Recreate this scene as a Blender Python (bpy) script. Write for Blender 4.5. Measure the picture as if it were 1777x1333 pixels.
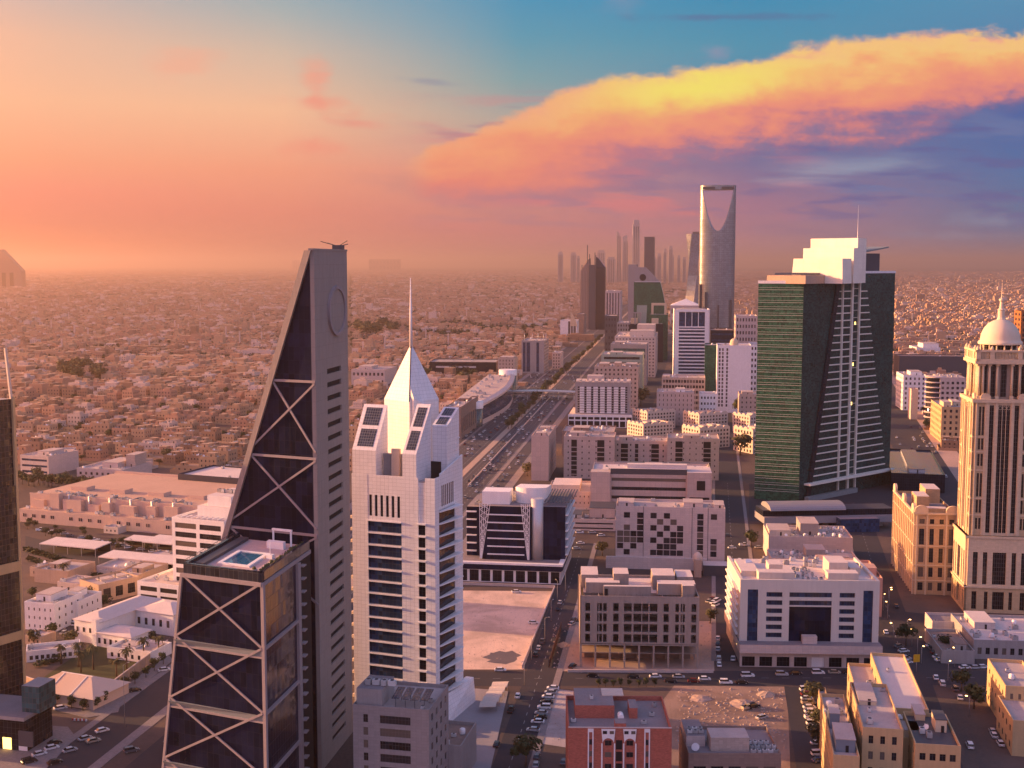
import bpy, math, random
from mathutils import Vector
rad = math.radians
random.seed(7)
scn = bpy.context.scene
COL = scn.collection
for _o in list(bpy.data.objects):
    bpy.data.objects.remove(_o)

# ------------------------------------------------------------------ camera
CAM_H, FPX, CX, CY, HZ = 160.0, 2150.0, 888.5, 666.5, 457.0
PITCH = math.atan((CY - HZ) / FPX)
cam_d = bpy.data.cameras.new("camera")
cam = bpy.data.objects.new("camera", cam_d)
COL.objects.link(cam)
cam.location = (0, 0, CAM_H)
cam.rotation_euler = (math.pi / 2 - PITCH, 0, 0)
cam_d.sensor_width = 36.0
cam_d.lens = 36.0 * FPX / 1777.0
cam_d.clip_start = 1.0
cam_d.clip_end = 90000.0
scn.camera = cam

# ------------------------------------------------------------------ exposure
scn.view_settings.view_transform = 'Standard'
scn.view_settings.look = 'None'
scn.view_settings.exposure = 1.25
scn.view_settings.gamma = 1.0
scn.view_settings.use_curve_mapping = False
scn.cycles.max_bounces = 5
scn.cycles.diffuse_bounces = 2
scn.cycles.glossy_bounces = 2
scn.cycles.transmission_bounces = 2
scn.cycles.volume_bounces = 0
scn.cycles.transparent_max_bounces = 4
scn.cycles.sample_clamp_indirect = 4.0
scn.cycles.use_denoising = True

SUN_AZ, SUN_EL = -75.0, 10.5          # degrees right of the view axis, degrees up

def lin(c):
    return tuple(((v / 255.0) / 12.92 if v <= 10 else ((v / 255.0 + 0.055) / 1.055) ** 2.4) for v in c)

# ------------------------------------------------------------------ sky
class NT:
    def __init__(s, tree):
        s.t = tree; s.n = tree.nodes; s.l = tree.links
    def new(s, kind, **kw):
        n = s.n.new(kind)
        for k, v in kw.items():
            setattr(n, k, v)
        return n
    def put(s, sock, val):
        if isinstance(val, bpy.types.NodeSocket):
            s.l.new(val, sock)
        else:
            sock.default_value = val
    def math(s, op, a, b=0.0, c=None, clamp=False):
        n = s.new('ShaderNodeMath', operation=op, use_clamp=clamp)
        s.put(n.inputs[0], a); s.put(n.inputs[1], b)
        if c is not None: s.put(n.inputs[2], c)
        return n.outputs[0]
    def mr(s, v, a, b, c=0.0, d=1.0, smooth=True):
        n = s.new('ShaderNodeMapRange', interpolation_type='SMOOTHSTEP' if smooth else 'LINEAR')
        s.put(n.inputs[0], v)
        for i, q in enumerate((a, b, c, d)):
            s.put(n.inputs[i + 1], q)
        return n.outputs[0]
    def mix(s, f, a, b, mode='MIX'):
        n = s.new('ShaderNodeMix', data_type='RGBA', blend_type=mode)
        s.put(n.inputs[0], f)
        for sock, v in ((n.inputs[6], a), (n.inputs[7], b)):
            s.put(sock, v if isinstance(v, bpy.types.NodeSocket) else (v[0], v[1], v[2], 1.0))
        return n.outputs[2]
    def ramp(s, f, stops, mode='LINEAR'):
        n = s.new('ShaderNodeValToRGB')
        r = n.color_ramp; r.interpolation = mode
        while len(r.elements) < len(stops): r.elements.new(0.5)
        for e, (p, c) in zip(r.elements, stops):
            e.position = p
        for e, (p, c) in zip(r.elements, stops):
            e.color = (c[0], c[1], c[2], 1.0)
        s.put(n.inputs[0], f)
        return n.outputs[0]
    def curve(s, f, pts):
        n = s.new('ShaderNodeFloatCurve')
        c = n.mapping.curves[0]
        while len(c.points) < len(pts): c.points.new(0.5, 0.5)
        for p, (x, y) in zip(c.points, pts):
            p.location = (x, y)
        n.mapping.update()
        s.put(n.inputs[1], f)
        return n.outputs[0]
    def noise(s, vec, scale, detail=4.0, rough=0.55, dist=0.0):
        n = s.new('ShaderNodeTexNoise')
        s.put(n.inputs['Vector'], vec)
        n.inputs['Scale'].default_value = scale
        n.inputs['Detail'].default_value = detail
        n.inputs['Roughness'].default_value = rough
        n.inputs['Distortion'].default_value = dist
        return n.outputs[0]
    def xyz(s, a, b, c=0.0):
        n = s.new('ShaderNodeCombineXYZ')
        s.put(n.inputs[0], a); s.put(n.inputs[1], b); s.put(n.inputs[2], c)
        return n.outputs[0]

world = bpy.data.worlds.new("World")
scn.world = world
world.use_nodes = True
W = NT(world.node_tree)
W.n.clear()
tc = W.new('ShaderNodeTexCoord')
sp = W.new('ShaderNodeSeparateXYZ'); W.l.new(tc.outputs['Generated'], sp.inputs[0])
AZ = W.math('ARCTAN2', sp.outputs[0], sp.outputs[1])            # radians right of +Y
EL = W.math('ARCSINE', W.math('MINIMUM', sp.outputs[2], 0.99999))
S = W.math('SQRT', W.math('MAXIMUM', W.math('DIVIDE', EL, math.pi / 2), 0.0))

def spos(y): return math.sqrt(max(0.0, (457.0 - y) / 2150.0) / (math.pi / 2))
def sramp(rows, top):
    st = [(spos(y), lin(c)) for y, c in rows] + [(0.50, lin(top[0])), (0.72, lin(top[1])), (1.0, lin(top[2]))]
    return W.ramp(S, st)
HI = ((145, 162, 196), (138, 148, 194), (120, 136, 190))
cols = [
 (-1.60, sramp([(457, (255, 170, 105)), (400, (255, 185, 120)), (300, (255, 205, 145)), (150, (255, 215, 170)), (0, (235, 205, 180))], ((190, 175, 175), (120, 135, 170), (80, 105, 165)))),
 (-0.39, sramp([(457, (255, 140, 96)), (430, (255, 146, 104)), (390, (240, 140, 115)), (340, (255, 150, 125)), (290, (255, 168, 130)), (200, (255, 190, 150)), (100, (245, 190, 160)), (30, (214, 186, 176)), (0, (200, 185, 180))], HI)),
 (-0.18, sramp([(457, (222, 142, 118)), (420, (222, 137, 118)), (370, (235, 142, 122)), (300, (250, 162, 130)), (200, (252, 194, 155)), (110, (215, 190, 170)), (50, (175, 182, 180)), (0, (145, 175, 185))], HI)),
 (0.005, sramp([(457, (190, 130, 122)), (400, (208, 130, 130)), (300, (222, 150, 138)), (210, (175, 170, 162)), (150, (130, 167, 172)), (80, (90, 158, 182)), (0, (60, 150, 190))], HI)),
 (0.19, sramp([(457, (165, 125, 128)), (420, (178, 128, 142)), (360, (168, 120, 148)), (300, (125, 112, 155)), (220, (100, 135, 172)), (100, (72, 150, 180)), (0, (44, 142, 186))], HI)),
 (0.39, sramp([(457, (140, 118, 124)), (435, (122, 120, 146)), (390, (88, 118, 160)), (310, (70, 115, 170)), (220, (62, 98, 166)), (150, (80, 128, 175)), (0, (85, 152, 186))], HI)),
 (1.60, sramp([(457, (150, 120, 140)), (350, (120, 115, 150)), (200, (90, 110, 160)), (0, (90, 120, 170))], HI)),
]
BACK = sramp([(457, (186, 160, 184)), (300, (202, 176, 204)), (0, (200, 184, 220))], ((176, 172, 216), (150, 154, 206), (120, 138, 192)))
sky = cols[0][1]
for (a0, _), (a1, c1) in zip(cols, cols[1:]):
    sky = W.mix(W.mr(AZ, a0, a1, smooth=False), sky, c1)
aabs = W.math('ABSOLUTE', AZ)
sky = W.mix(W.mr(aabs, 1.5, 2.3), sky, BACK)

# the big sunset cloud bank (in directions of the sky, not of the picture)
V = W.math('DIVIDE', W.math('MULTIPLY', W.math('TANGENT', W.math('MINIMUM', EL, 1.2)), 2150.0), W.math('MAXIMUM', W.math('COSINE', AZ), .3))   # height over the horizon
PXU = W.math('MULTIPLY_ADD', W.math('TANGENT', W.math('MINIMUM', W.math('MAXIMUM', AZ, -1.2), 1.2)), 2150.0, 888.5)
X01 = W.math('DIVIDE', W.math('SUBTRACT', PXU, 600.0), 1400.0, clamp=True)
def cx01(p): return (p - 600.0) / 1400.0
top = W.math('MULTIPLY', W.curve(X01, [(0, .30), (cx01(690), .345), (cx01(800), .435), (cx01(900), .52), (cx01(1000), .615), (cx01(1090), .655), (cx01(1200), .665), (cx01(1310), .70), (cx01(1400), .765), (cx01(1500), .77), (cx01(1600), .79), (cx01(1777), .79), (1, .80)]), 500.0)
bot = W.math('MULTIPLY', W.curve(X01, [(0, .26), (cx01(690), .27), (cx01(800), .25), (cx01(950), .30), (cx01(1100), .39), (cx01(1300), .455), (cx01(1500), .50), (cx01(1777), .60), (1, .62)]), 500.0)
cv = W.xyz(W.math('DIVIDE', PXU, 100.0), W.math('DIVIDE', V, 62.0))
cvs = W.xyz(W.math('ADD', W.math('DIVIDE', PXU, 330.0), W.math('DIVIDE', V, 500.0)), W.math('DIVIDE', V, 46.0))
n1 = W.noise(cv, 1.1, 7.0, 0.58, 0.35)
n2 = W.noise(cvs, 1.0, 5.0, 0.55, 0.5)
n3 = W.noise(cvs, 2.3, 4.0, 0.5, 0.2)
nA = W.math('SUBTRACT', n1, 0.5); nB = W.math('SUBTRACT', n2, 0.5); nC = W.math('SUBTRACT', n3, 0.5)
vd = W.math('ADD', V, W.math('ADD', W.math('ADD', W.math('MULTIPLY', nA, -44.0), W.math('MULTIPLY', W.math('SUBTRACT', W.noise(cv, 4.2, 6.0, .6, .4), .5), -22.0)), W.math('MULTIPLY', nB, 26.0)))
T = W.math('DIVIDE', W.math('SUBTRACT', top, vd), W.math('SUBTRACT', top, bot))
edge = W.mr(T, -0.03, 0.13)
TS = W.math('ADD', T, W.math('ADD', W.math('MULTIPLY', nB, 1.0), W.math('ADD', W.math('MULTIPLY', nA, 0.5), W.math('MULTIPLY', W.math('SUBTRACT', W.noise(cv, 3.4, 5.0, .62, .8), .5), .30))))
low = W.math('SUBTRACT', 1.0, W.mr(TS, 0.98, 1.62))
left_f = W.mr(PXU, 690.0, 760.0)
mask = W.math('MULTIPLY', W.math('MULTIPLY', edge, low), left_f)
ccol = W.ramp(W.math('DIVIDE', TS, 2.0), [(0.0, lin((252, 178, 140))), (0.06, lin((255, 200, 130))), (0.14, lin((255, 204, 126))), (0.21, lin((255, 186, 120))), (0.30, lin((252, 164, 120))), (0.42, lin((246, 148, 124))), (0.51, lin((226, 134, 132))), (0.60, lin((172, 116, 146))), (0.71, lin((108, 98, 152))), (1.0, lin((70, 95, 160)))])
pink = W.ramp(W.math('DIVIDE', TS, 2.0), [(0.0, lin((250, 175, 130))), (0.2, lin((252, 160, 120))), (0.4, lin((242, 138, 120))), (0.55, lin((222, 132, 130))), (0.75, lin((165, 125, 145))), (1.0, lin((160, 130, 150)))])
warm = W.math('SUBTRACT', 1.0, W.mr(PXU, 780.0, 1180.0))
ccol = W.mix(warm, ccol, pink)
core = W.math('MULTIPLY', W.mr(W.math('ABSOLUTE', W.math('SUBTRACT', PXU, 1210.0)), 260.0, 0.0), W.mr(W.math('ABSOLUTE', W.math('SUBTRACT', T, 0.3)), 0.42, 0.0))
ccol = W.mix(W.math('MULTIPLY', core, 0.8), ccol, lin((255, 240, 104)))
# streaks under the bank: pink, purple and pale ones
zone = W.math('MULTIPLY', W.mr(PXU, 640.0, 900.0), W.math('MULTIPLY', W.mr(V, 25.0, 110.0), W.math('SUBTRACT', 1.0, W.mr(V, 220.0, 320.0))))
sky = W.mix(W.math('MULTIPLY', zone, W.mr(nB, -0.01, 0.13, 0.0, 0.85)), sky, W.mix(W.mr(PXU, 1250.0, 1500.0), lin((222, 128, 135)), lin((100, 120, 170))))
sky = W.mix(W.math('MULTIPLY', zone, W.mr(nC, 0.0, -0.15, 0.0, 0.75)), sky, W.mix(W.mr(PXU, 1000.0, 1500.0), lin((165, 125, 148)), lin((88, 98, 158))))
pale = W.math('MULTIPLY', W.math('MULTIPLY', W.mr(PXU, 1050.0, 1420.0), W.math('SUBTRACT', 1.0, W.mr(PXU, 1640.0, 1800.0))), W.math('MULTIPLY', W.mr(W.math('ABSOLUTE', W.math('SUBTRACT', V, W.mr(PXU, 1100.0, 1600.0, 132.0, 168.0))), 30.0, 0.0), W.mr(nB, -0.10, 0.14)))
sky = W.mix(mask, sky, ccol)
sky = W.mix(W.math('MULTIPLY', pale, 0.62), sky, lin((160, 172, 192)))
# little pink wisps on the left and thin violet ones in the blue
def puff(px, y, rx, ry, c, a, sl=0.0):
    global sky
    v0 = 457.0 - y
    dx = W.math('DIVIDE', W.math('SUBTRACT', PXU, px), rx)
    dy = W.math('DIVIDE', W.math('ADD', W.math('SUBTRACT', V, v0), W.math('MULTIPLY', dx, sl)), ry)
    r = W.math('SQRT', W.math('ADD', W.math('MULTIPLY', dx, dx), W.math('MULTIPLY', dy, dy)))
    r = W.math('ADD', r, W.math('ADD', W.math('MULTIPLY', nA, 2.6), W.math('MULTIPLY', nB, 2.6)))
    sky = W.mix(W.mr(r, 1.15, -0.15, 0.0, a), sky, lin(c))
puff(545, 135, 30, 34, (252, 162, 134), 0.6)
puff(556, 160, 26, 40, (250, 158, 134), 0.4)
puff(566, 186, 78, 22, (248, 150, 128), 0.65, 5.0)
puff(600, 205, 90, 12, (244, 150, 130), 0.5, 7.0)
puff(625, 220, 80, 11, (238, 145, 130), 0.6, 8.0)
puff(550, 258, 55, 20, (250, 150, 128), 0.6)
puff(330, 120, 60, 24, (255, 172, 142), 0.45)
puff(740, 148, 70, 8, (140, 145, 165), 0.6, 9.0)
puff(1240, 42, 190, 8, (88, 112, 158), 0.7)
puff(1080, 18, 50, 22, (120, 150, 182), 0.6)
puff(1235, 100, 26, 13, (150, 150, 178), 0.6)
puff(660, 320, 90, 16, (205, 140, 135), 0.6, 6.0)
puff(1715, 385, 80, 14, (135, 150, 180), 0.6)
puff(1650, 410, 120, 10, (140, 145, 172), 0.5)

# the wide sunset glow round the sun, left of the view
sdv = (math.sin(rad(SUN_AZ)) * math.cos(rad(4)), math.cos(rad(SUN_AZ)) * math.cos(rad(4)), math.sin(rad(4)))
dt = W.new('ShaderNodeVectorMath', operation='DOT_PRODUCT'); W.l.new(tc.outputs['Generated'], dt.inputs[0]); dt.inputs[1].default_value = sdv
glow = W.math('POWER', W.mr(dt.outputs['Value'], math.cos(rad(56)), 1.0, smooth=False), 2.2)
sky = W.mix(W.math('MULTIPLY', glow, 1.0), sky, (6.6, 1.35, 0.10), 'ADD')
nish = W.new('ShaderNodeTexSky')
nish.sky_type = 'NISHITA'
nish.sun_disc = False
nish.sun_elevation = rad(SUN_EL)
nish.sun_rotation = rad(SUN_AZ)
nish.dust_density = 4.0
bgA = W.new('ShaderNodeBackground'); W.l.new(nish.outputs[0], bgA.inputs[0]); bgA.inputs[1].default_value = 0.05
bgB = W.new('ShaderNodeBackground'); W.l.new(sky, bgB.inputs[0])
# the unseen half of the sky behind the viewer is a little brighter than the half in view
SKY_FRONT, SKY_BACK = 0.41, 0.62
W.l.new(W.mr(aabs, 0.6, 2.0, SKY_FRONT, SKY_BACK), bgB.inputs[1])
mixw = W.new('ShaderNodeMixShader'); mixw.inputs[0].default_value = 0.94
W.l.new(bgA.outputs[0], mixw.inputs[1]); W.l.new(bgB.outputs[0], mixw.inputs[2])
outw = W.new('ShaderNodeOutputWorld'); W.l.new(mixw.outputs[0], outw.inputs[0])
world.cycles.sampling_method = 'MANUAL'
world.cycles.sample_map_resolution = 1024

# ------------------------------------------------------------------ sun
sun_d = bpy.data.lights.new("sun", 'SUN')
sun_d.energy = 5.0
sun_d.angle = rad(0.6)
sun_d.color = (1.0, 0.54, 0.25)
sun = bpy.data.objects.new("sun", sun_d)
COL.objects.link(sun)
_d = Vector((math.sin(rad(SUN_AZ)) * math.cos(rad(SUN_EL)), math.cos(rad(SUN_AZ)) * math.cos(rad(SUN_EL)), math.sin(rad(SUN_EL))))
sun.rotation_euler = _d.to_track_quat('Z', 'Y').to_euler()

# ------------------------------------------------------------------ pixel of the photo -> point of the place
SP, CP = math.sin(PITCH), math.cos(PITCH)
def G(px, py, h=0.0):
    a, b = (px - CX) / FPX, -(py - CY) / FPX
    rx, ry, rz = a, CP + b * SP, -SP + b * CP
    t = (h - CAM_H) / rz
    return (rx * t, ry * t)
def proj(x, y, z):
    D = y * CP - (z - CAM_H) * SP
    U = y * SP + (z - CAM_H) * CP
    return CX + FPX * x / D, CY - FPX * U / D
def along(p, u, px, h=0.0):
    """distance along u from p at which the photo column px is met"""
    k = (px - CX) / FPX
    return (k * (p[1] * CP + (CAM_H - h) * SP) - p[0]) / (u[0] - k * u[1] * CP)
def dist(yb):                    # ground distance of a picture row
    return G(CX, yb)[1]
def hgt(yb, yt, px=CX):          # height of a row above the ground row yb
    X, Y = G(px, yb)
    lo, hi = -5.0, 700.0
    for _ in range(50):
        m = (lo + hi) / 2
        if proj(X, Y, m)[1] > yt: lo = m
        else: hi = m
    return lo

# ------------------------------------------------------------------ materials
MATS = {}
def _mat(name):
    m = bpy.data.materials.new(name); m.use_nodes = True
    t = NT(m.node_tree); t.n.clear()
    out = t.new('ShaderNodeOutputMaterial'); b = t.new('ShaderNodeBsdfPrincipled')
    t.l.new(b.outputs[0], out.inputs[0])
    MATS[name] = m
    return m, t, b
def _var(t, base, var, scale, streak, rnd):
    co = t.new('ShaderNodeTexCoord').outputs['Object']
    n1 = t.noise(co, scale, 5.0, 0.6)
    n2 = t.noise(co, scale * 9.0, 3.0, 0.6)
    f = t.math('MULTIPLY_ADD', t.math('SUBTRACT', n1, 0.5), 2.4 * var, 1.0)
    f = t.math('MULTIPLY', f, t.math('MULTIPLY_ADD', t.math('SUBTRACT', n2, 0.5), 1.6 * var, 1.0))
    if streak:
        mp = t.new('ShaderNodeMapping'); t.l.new(co, mp.inputs[0]); mp.inputs['Scale'].default_value = (1.1, 1.1, 0.05)
        n3 = t.noise(mp.outputs[0], 1.0, 3.0, 0.6)
        f = t.math('MULTIPLY', f, t.math('MULTIPLY_ADD', t.math('SUBTRACT', n3, 0.5), streak, 1.0))
    if rnd:
        oi = t.new('ShaderNodeObjectInfo')
        f = t.math('MULTIPLY', f, t.math('MULTIPLY_ADD', t.math('SUBTRACT', oi.outputs['Random'], 0.5), 2 * rnd, 1.0))
    v = t.new('ShaderNodeVectorMath', operation='SCALE')
    t.put(v.inputs[0], base); t.put(v.inputs['Scale'], f)
    return v.outputs[0]
def surf(name, col, rough=0.85, var=0.10, scale=0.12, streak=0.0, rnd=0.0, spec=0.3, metal=0.0):
    if name in MATS: return MATS[name]
    m, t, b = _mat(name)
    rgb = t.new('ShaderNodeRGB'); rgb.outputs[0].default_value = (*col, 1)
    t.l.new(_var(t, rgb.outputs[0], var, scale, streak, rnd), b.inputs['Base Color'])
    b.inputs['Roughness'].default_value = rough
    b.inputs['Specular IOR Level'].default_value = spec
    b.inputs['Metallic'].default_value = metal
    return m
def panel(name, col, w, h, gap=0.03, gapk=0.6, var=0.07, rough=0.7, metal=0.0, offset=0.0, scale=0.1, streak=0.15, spec=0.3):
    """cladding or masonry in courses w x h metres, laid by the mesh's metric UVs"""
    if name in MATS: return MATS[name]
    m, t, b = _mat(name)
    uv = t.new('ShaderNodeUVMap')
    br = t.new('ShaderNodeTexBrick'); br.offset = offset; br.squash = 1.0
    t.l.new(uv.outputs[0], br.inputs['Vector'])
    br.inputs['Color1'].default_value = (*[c * (1 - var) for c in col], 1)
    br.inputs['Color2'].default_value = (*[c * (1 + var) for c in col], 1)
    br.inputs['Mortar'].default_value = (*[c * gapk for c in col], 1)
    br.inputs['Scale'].default_value = 1.0
    br.inputs['Mortar Size'].default_value = gap
    br.inputs['Mortar Smooth'].default_value = 0.0
    br.inputs['Brick Width'].default_value = w
    br.inputs['Row Height'].default_value = h
    t.l.new(_var(t, br.outputs['Color'], 0.06, scale, streak, 0), b.inputs['Base Color'])
    b.inputs['Roughness'].default_value = rough
    b.inputs['Metallic'].default_value = metal
    b.inputs['Specular IOR Level'].default_value = spec
    return m
def glass(name, col, w=1.5, h=1.9, gap=0.06, mull=(0.05, 0.05, 0.055), rough=0.07, var=0.5, metal=0.0, wav=0.02, spec=0.6, tint=(1, 1, 1), blind=False, blot=.12):
    """curtain wall: panes that differ a little in tint and tilt between thin mullions"""
    if name in MATS: return MATS[name]
    m, t, b = _mat(name)
    uv = t.new('ShaderNodeUVMap').outputs[0]
    br = t.new('ShaderNodeTexBrick'); br.offset = 0.0
    t.l.new(uv, br.inputs['Vector'])
    br.inputs['Color1'].default_value = (*[c * (1 - var) for c in col], 1)
    br.inputs['Color2'].default_value = (*[c * (1 + var) for c in col], 1)
    br.inputs['Mortar'].default_value = (*mull, 1)
    br.inputs['Scale'].default_value = 1.0
    br.inputs['Mortar Size'].default_value = gap
    br.inputs['Brick Width'].default_value = w
    br.inputs['Row Height'].default_value = h
    bc = _var(t, br.outputs['Color'], blot, 0.045, 0, 0)  # broad blotches in the colour imitate mottled reflections
    if blind:
        oi = t.new('ShaderNodeObjectInfo'); bc = t.mix(t.mr(oi.outputs['Random'], .74, .78, 0, .75), bc, (.17, .135, .11)); bc = t.mix(t.mr(oi.outputs['Random'], .30, .26, 0, .5), bc, (.05, .045, .05))
    t.l.new(bc, b.inputs['Base Color'])
    t.l.new(t.math('MULTIPLY_ADD', br.outputs['Fac'], 0.45, rough), b.inputs['Roughness'])
    b.inputs['Metallic'].default_value = metal
    b.inputs['Specular IOR Level'].default_value = spec
    b.inputs['Specular Tint'].default_value = (*tint, 1)
    # each pane tilts by a hair, so reflections break from pane to pane
    sep = t.new('ShaderNodeSeparateXYZ'); t.l.new(uv, sep.inputs[0])
    cell = t.xyz(t.math('FLOOR', t.math('DIVIDE', sep.outputs[0], w)), t.math('FLOOR', t.math('DIVIDE', sep.outputs[1], h)))
    wn = t.new('ShaderNodeTexWhiteNoise'); t.l.new(cell, wn.inputs['Vector'])
    sub = t.new('ShaderNodeVectorMath', operation='SUBTRACT'); t.l.new(wn.outputs['Color'], sub.inputs[0]); sub.inputs[1].default_value = (.5, .5, .5)
    sc = t.new('ShaderNodeVectorMath', operation='SCALE'); t.l.new(sub.outputs[0], sc.inputs[0]); sc.inputs['Scale'].default_value = wav
    geo = t.new('ShaderNodeNewGeometry')
    ad = t.new('ShaderNodeVectorMath', operation='ADD'); t.l.new(geo.outputs['Normal'], ad.inputs[0]); t.l.new(sc.outputs[0], ad.inputs[1])
    nm = t.new('ShaderNodeVectorMath', operation='NORMALIZE'); t.l.new(ad.outputs[0], nm.inputs[0])
    t.l.new(nm.outputs[0], b.inputs['Normal'])
    return m
def lamp(name, col, power):
    if name in MATS: return MATS[name]
    m, t, b = _mat(name)
    b.inputs['Base Color'].default_value = (*col, 1)
    b.inputs['Emission Color'].default_value = (*col, 1)
    b.inputs['Emission Strength'].default_value = power
    return m

# ------------------------------------------------------------------ mesh building
class Fr:
    """an upright face: s runs along it to the right, t outwards, z up"""
    def __init__(s, ox, oy, ang=0.0):
        s.o = (ox, oy); s.u = (math.cos(ang), math.sin(ang)); s.n = (s.u[1], -s.u[0]); s.a = ang
    def p(s, a, t, z):
        return (s.o[0] + s.u[0] * a + s.n[0] * t, s.o[1] + s.u[1] * a + s.n[1] * t, z)
class MB:
    def __init__(s): s.v = []; s.f = []; s.m = []; s.sm = []
    def quad(s, pts, m, smooth=False):
        b = len(s.v); s.v += [tuple(p) for p in pts]; s.f.append(tuple(range(b, b + len(pts)))); s.m.append(m); s.sm.append(smooth)
    def hexa(s, b, t, m, cap=None, bottom=False):
        """b and t: matching rings (counter-clockwise from above)"""
        n = len(b); i = len(s.v); s.v += [tuple(p) for p in b] + [tuple(p) for p in t]
        for k in range(n):
            j = (k + 1) % n
            s.f.append((i + k, i + j, i + n + j, i + n + k)); s.m.append(m); s.sm.append(False)
        s.f.append(tuple(i + n + k for k in range(n))); s.m.append(cap or m); s.sm.append(False)
        if bottom:
            s.f.append(tuple(i + k for k in reversed(range(n)))); s.m.append(m); s.sm.append(False)
    def box(s, x0, x1, y0, y1, z0, z1, m, cap=None, bottom=True):
        r = [(x0, y0), (x1, y0), (x1, y1), (x0, y1)]
        s.hexa([(x, y, z0) for x, y in r], [(x, y, z1) for x, y in r], m, cap, bottom)
    def prism(s, poly, z0, z1, m, cap=None, bottom=False):
        s.hexa([(x, y, z0) for x, y in poly], [(x, y, z1) for x, y in poly], m, cap, bottom)
    def ob(s, fr, a0, a1, t0, t1, z0, z1, m, cap=None):
        """a box on a face frame; t0 < t1, outwards positive"""
        q = [(a0, t1), (a1, t1), (a1, t0), (a0, t0)]
        s.hexa([fr.p(a, t, z0) for a, t in q], [fr.p(a, t, z1) for a, t in q], m, cap, True)
    def bar(s, p, q, w, d, m, nrm=None):
        """a straight square-cut beam from p to q"""
        p, q = Vector(p), Vector(q); ax = (q - p).normalized()
        n = Vector(nrm) if nrm else (Vector((0, 0, 1)) if abs(ax.z) < 0.9 else Vector((1, 0, 0)))
        sd = ax.cross(n).normalized() * (w / 2); up = sd.cross(ax).normalized() * (d / 2)
        a = [p + sd + up, p - sd + up, p - sd - up, p + sd - up]; b = [x + (q - p) for x in a]
        s.hexa(a[::-1], b[::-1], m, None, True)
    def tube(s, path, rads, m, n=8, smooth=True, cap=True):
        rings = []
        for i, (p, r) in enumerate(zip(path, rads)):
            p = Vector(p)
            d = Vector(path[min(i + 1, len(path) - 1)]) - Vector(path[max(i - 1, 0)])
            d.normalize(); x = d.orthogonal().normalized(); y = d.cross(x)
            rings.append([p + (x * math.cos(2 * math.pi * k / n) + y * math.sin(2 * math.pi * k / n)) * r for k in range(n)])
        i0 = len(s.v)
        for r in rings: s.v += [tuple(p) for p in r]
        for a in range(len(rings) - 1):
            for k in range(n):
                j = (k + 1) % n
                s.f.append((i0 + a * n + k, i0 + a * n + j, i0 + (a + 1) * n + j, i0 + (a + 1) * n + k)); s.m.append(m); s.sm.append(smooth)
        if cap:
            s.f.append(tuple(i0 + (len(rings) - 1) * n + k for k in range(n))); s.m.append(m); s.sm.append(False)
            s.f.append(tuple(i0 + k for k in reversed(range(n)))); s.m.append(m); s.sm.append(False)
    def lathe(s, cx, cy, prof, m, n=24, smooth=True):
        i0 = len(s.v)
        for r, z in prof:
            s.v += [(cx + r * math.cos(2 * math.pi * k / n), cy + r * math.sin(2 * math.pi * k / n), z) for k in range(n)]
        for a in range(len(prof) - 1):
            for k in range(n):
                j = (k + 1) % n
                s.f.append((i0 + a * n + k, i0 + a * n + j, i0 + (a + 1) * n + j, i0 + (a + 1) * n + k)); s.m.append(m); s.sm.append(smooth)
        s.f.append(tuple(i0 + (len(prof) - 1) * n + k for k in range(n))); s.m.append(m); s.sm.append(False)
    def mesh(s, name):
        me = bpy.data.meshes.new(name)
        me.from_pydata(s.v, [], s.f)
        slots = {}
        for m in s.m:
            if m not in slots: slots[m] = len(slots); me.materials.append(m)
        me.polygons.foreach_set('material_index', [slots[m] for m in s.m])
        me.polygons.foreach_set('use_smooth', s.sm)
        me.update()
        uv = me.uv_layers.new(name='UVMap').data
        for p in me.polygons:
            n = p.normal
            if abs(n.z) < 0.8:
                l = math.hypot(n.x, n.y); tx, ty = -n.y / l, n.x / l
                for li in p.loop_indices:
                    c = s.v[me.loops[li].vertex_index]; uv[li].uv = (c[0] * tx + c[1] * ty, c[2])
            else:
                for li in p.loop_indices:
                    c = s.v[me.loops[li].vertex_index]; uv[li].uv = (c[0], c[1])
        return me
def setp(o, label=None, cat=None, group=None, kind=None):
    if label: o['label'] = label
    if cat: o['category'] = cat
    if group: o['group'] = group
    if kind: o['kind'] = kind
    return o
def thing(name, label, cat, loc=(0, 0, 0), rz=0.0, group=None):
    o = bpy.data.objects.new(name, None); COL.objects.link(o)
    o.empty_display_size = 0.5
    o.location = loc; o.rotation_euler = (0, 0, rz)
    return setp(o, label, cat, group)
def part(name, mb, parent=None, kind=None, label=None):
    o = bpy.data.objects.new(name, mb.mesh(name) if isinstance(mb, MB) else mb); COL.objects.link(o)
    if parent: o.parent = parent
    if kind: o['kind'] = kind
    if label: o['label'] = label
    return o
def copy_tree(o, parent=None):
    c = o.copy(); COL.objects.link(c)
    if parent: c.parent = parent
    for ch in list(o.children): copy_tree(ch, c)
    return c

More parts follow.
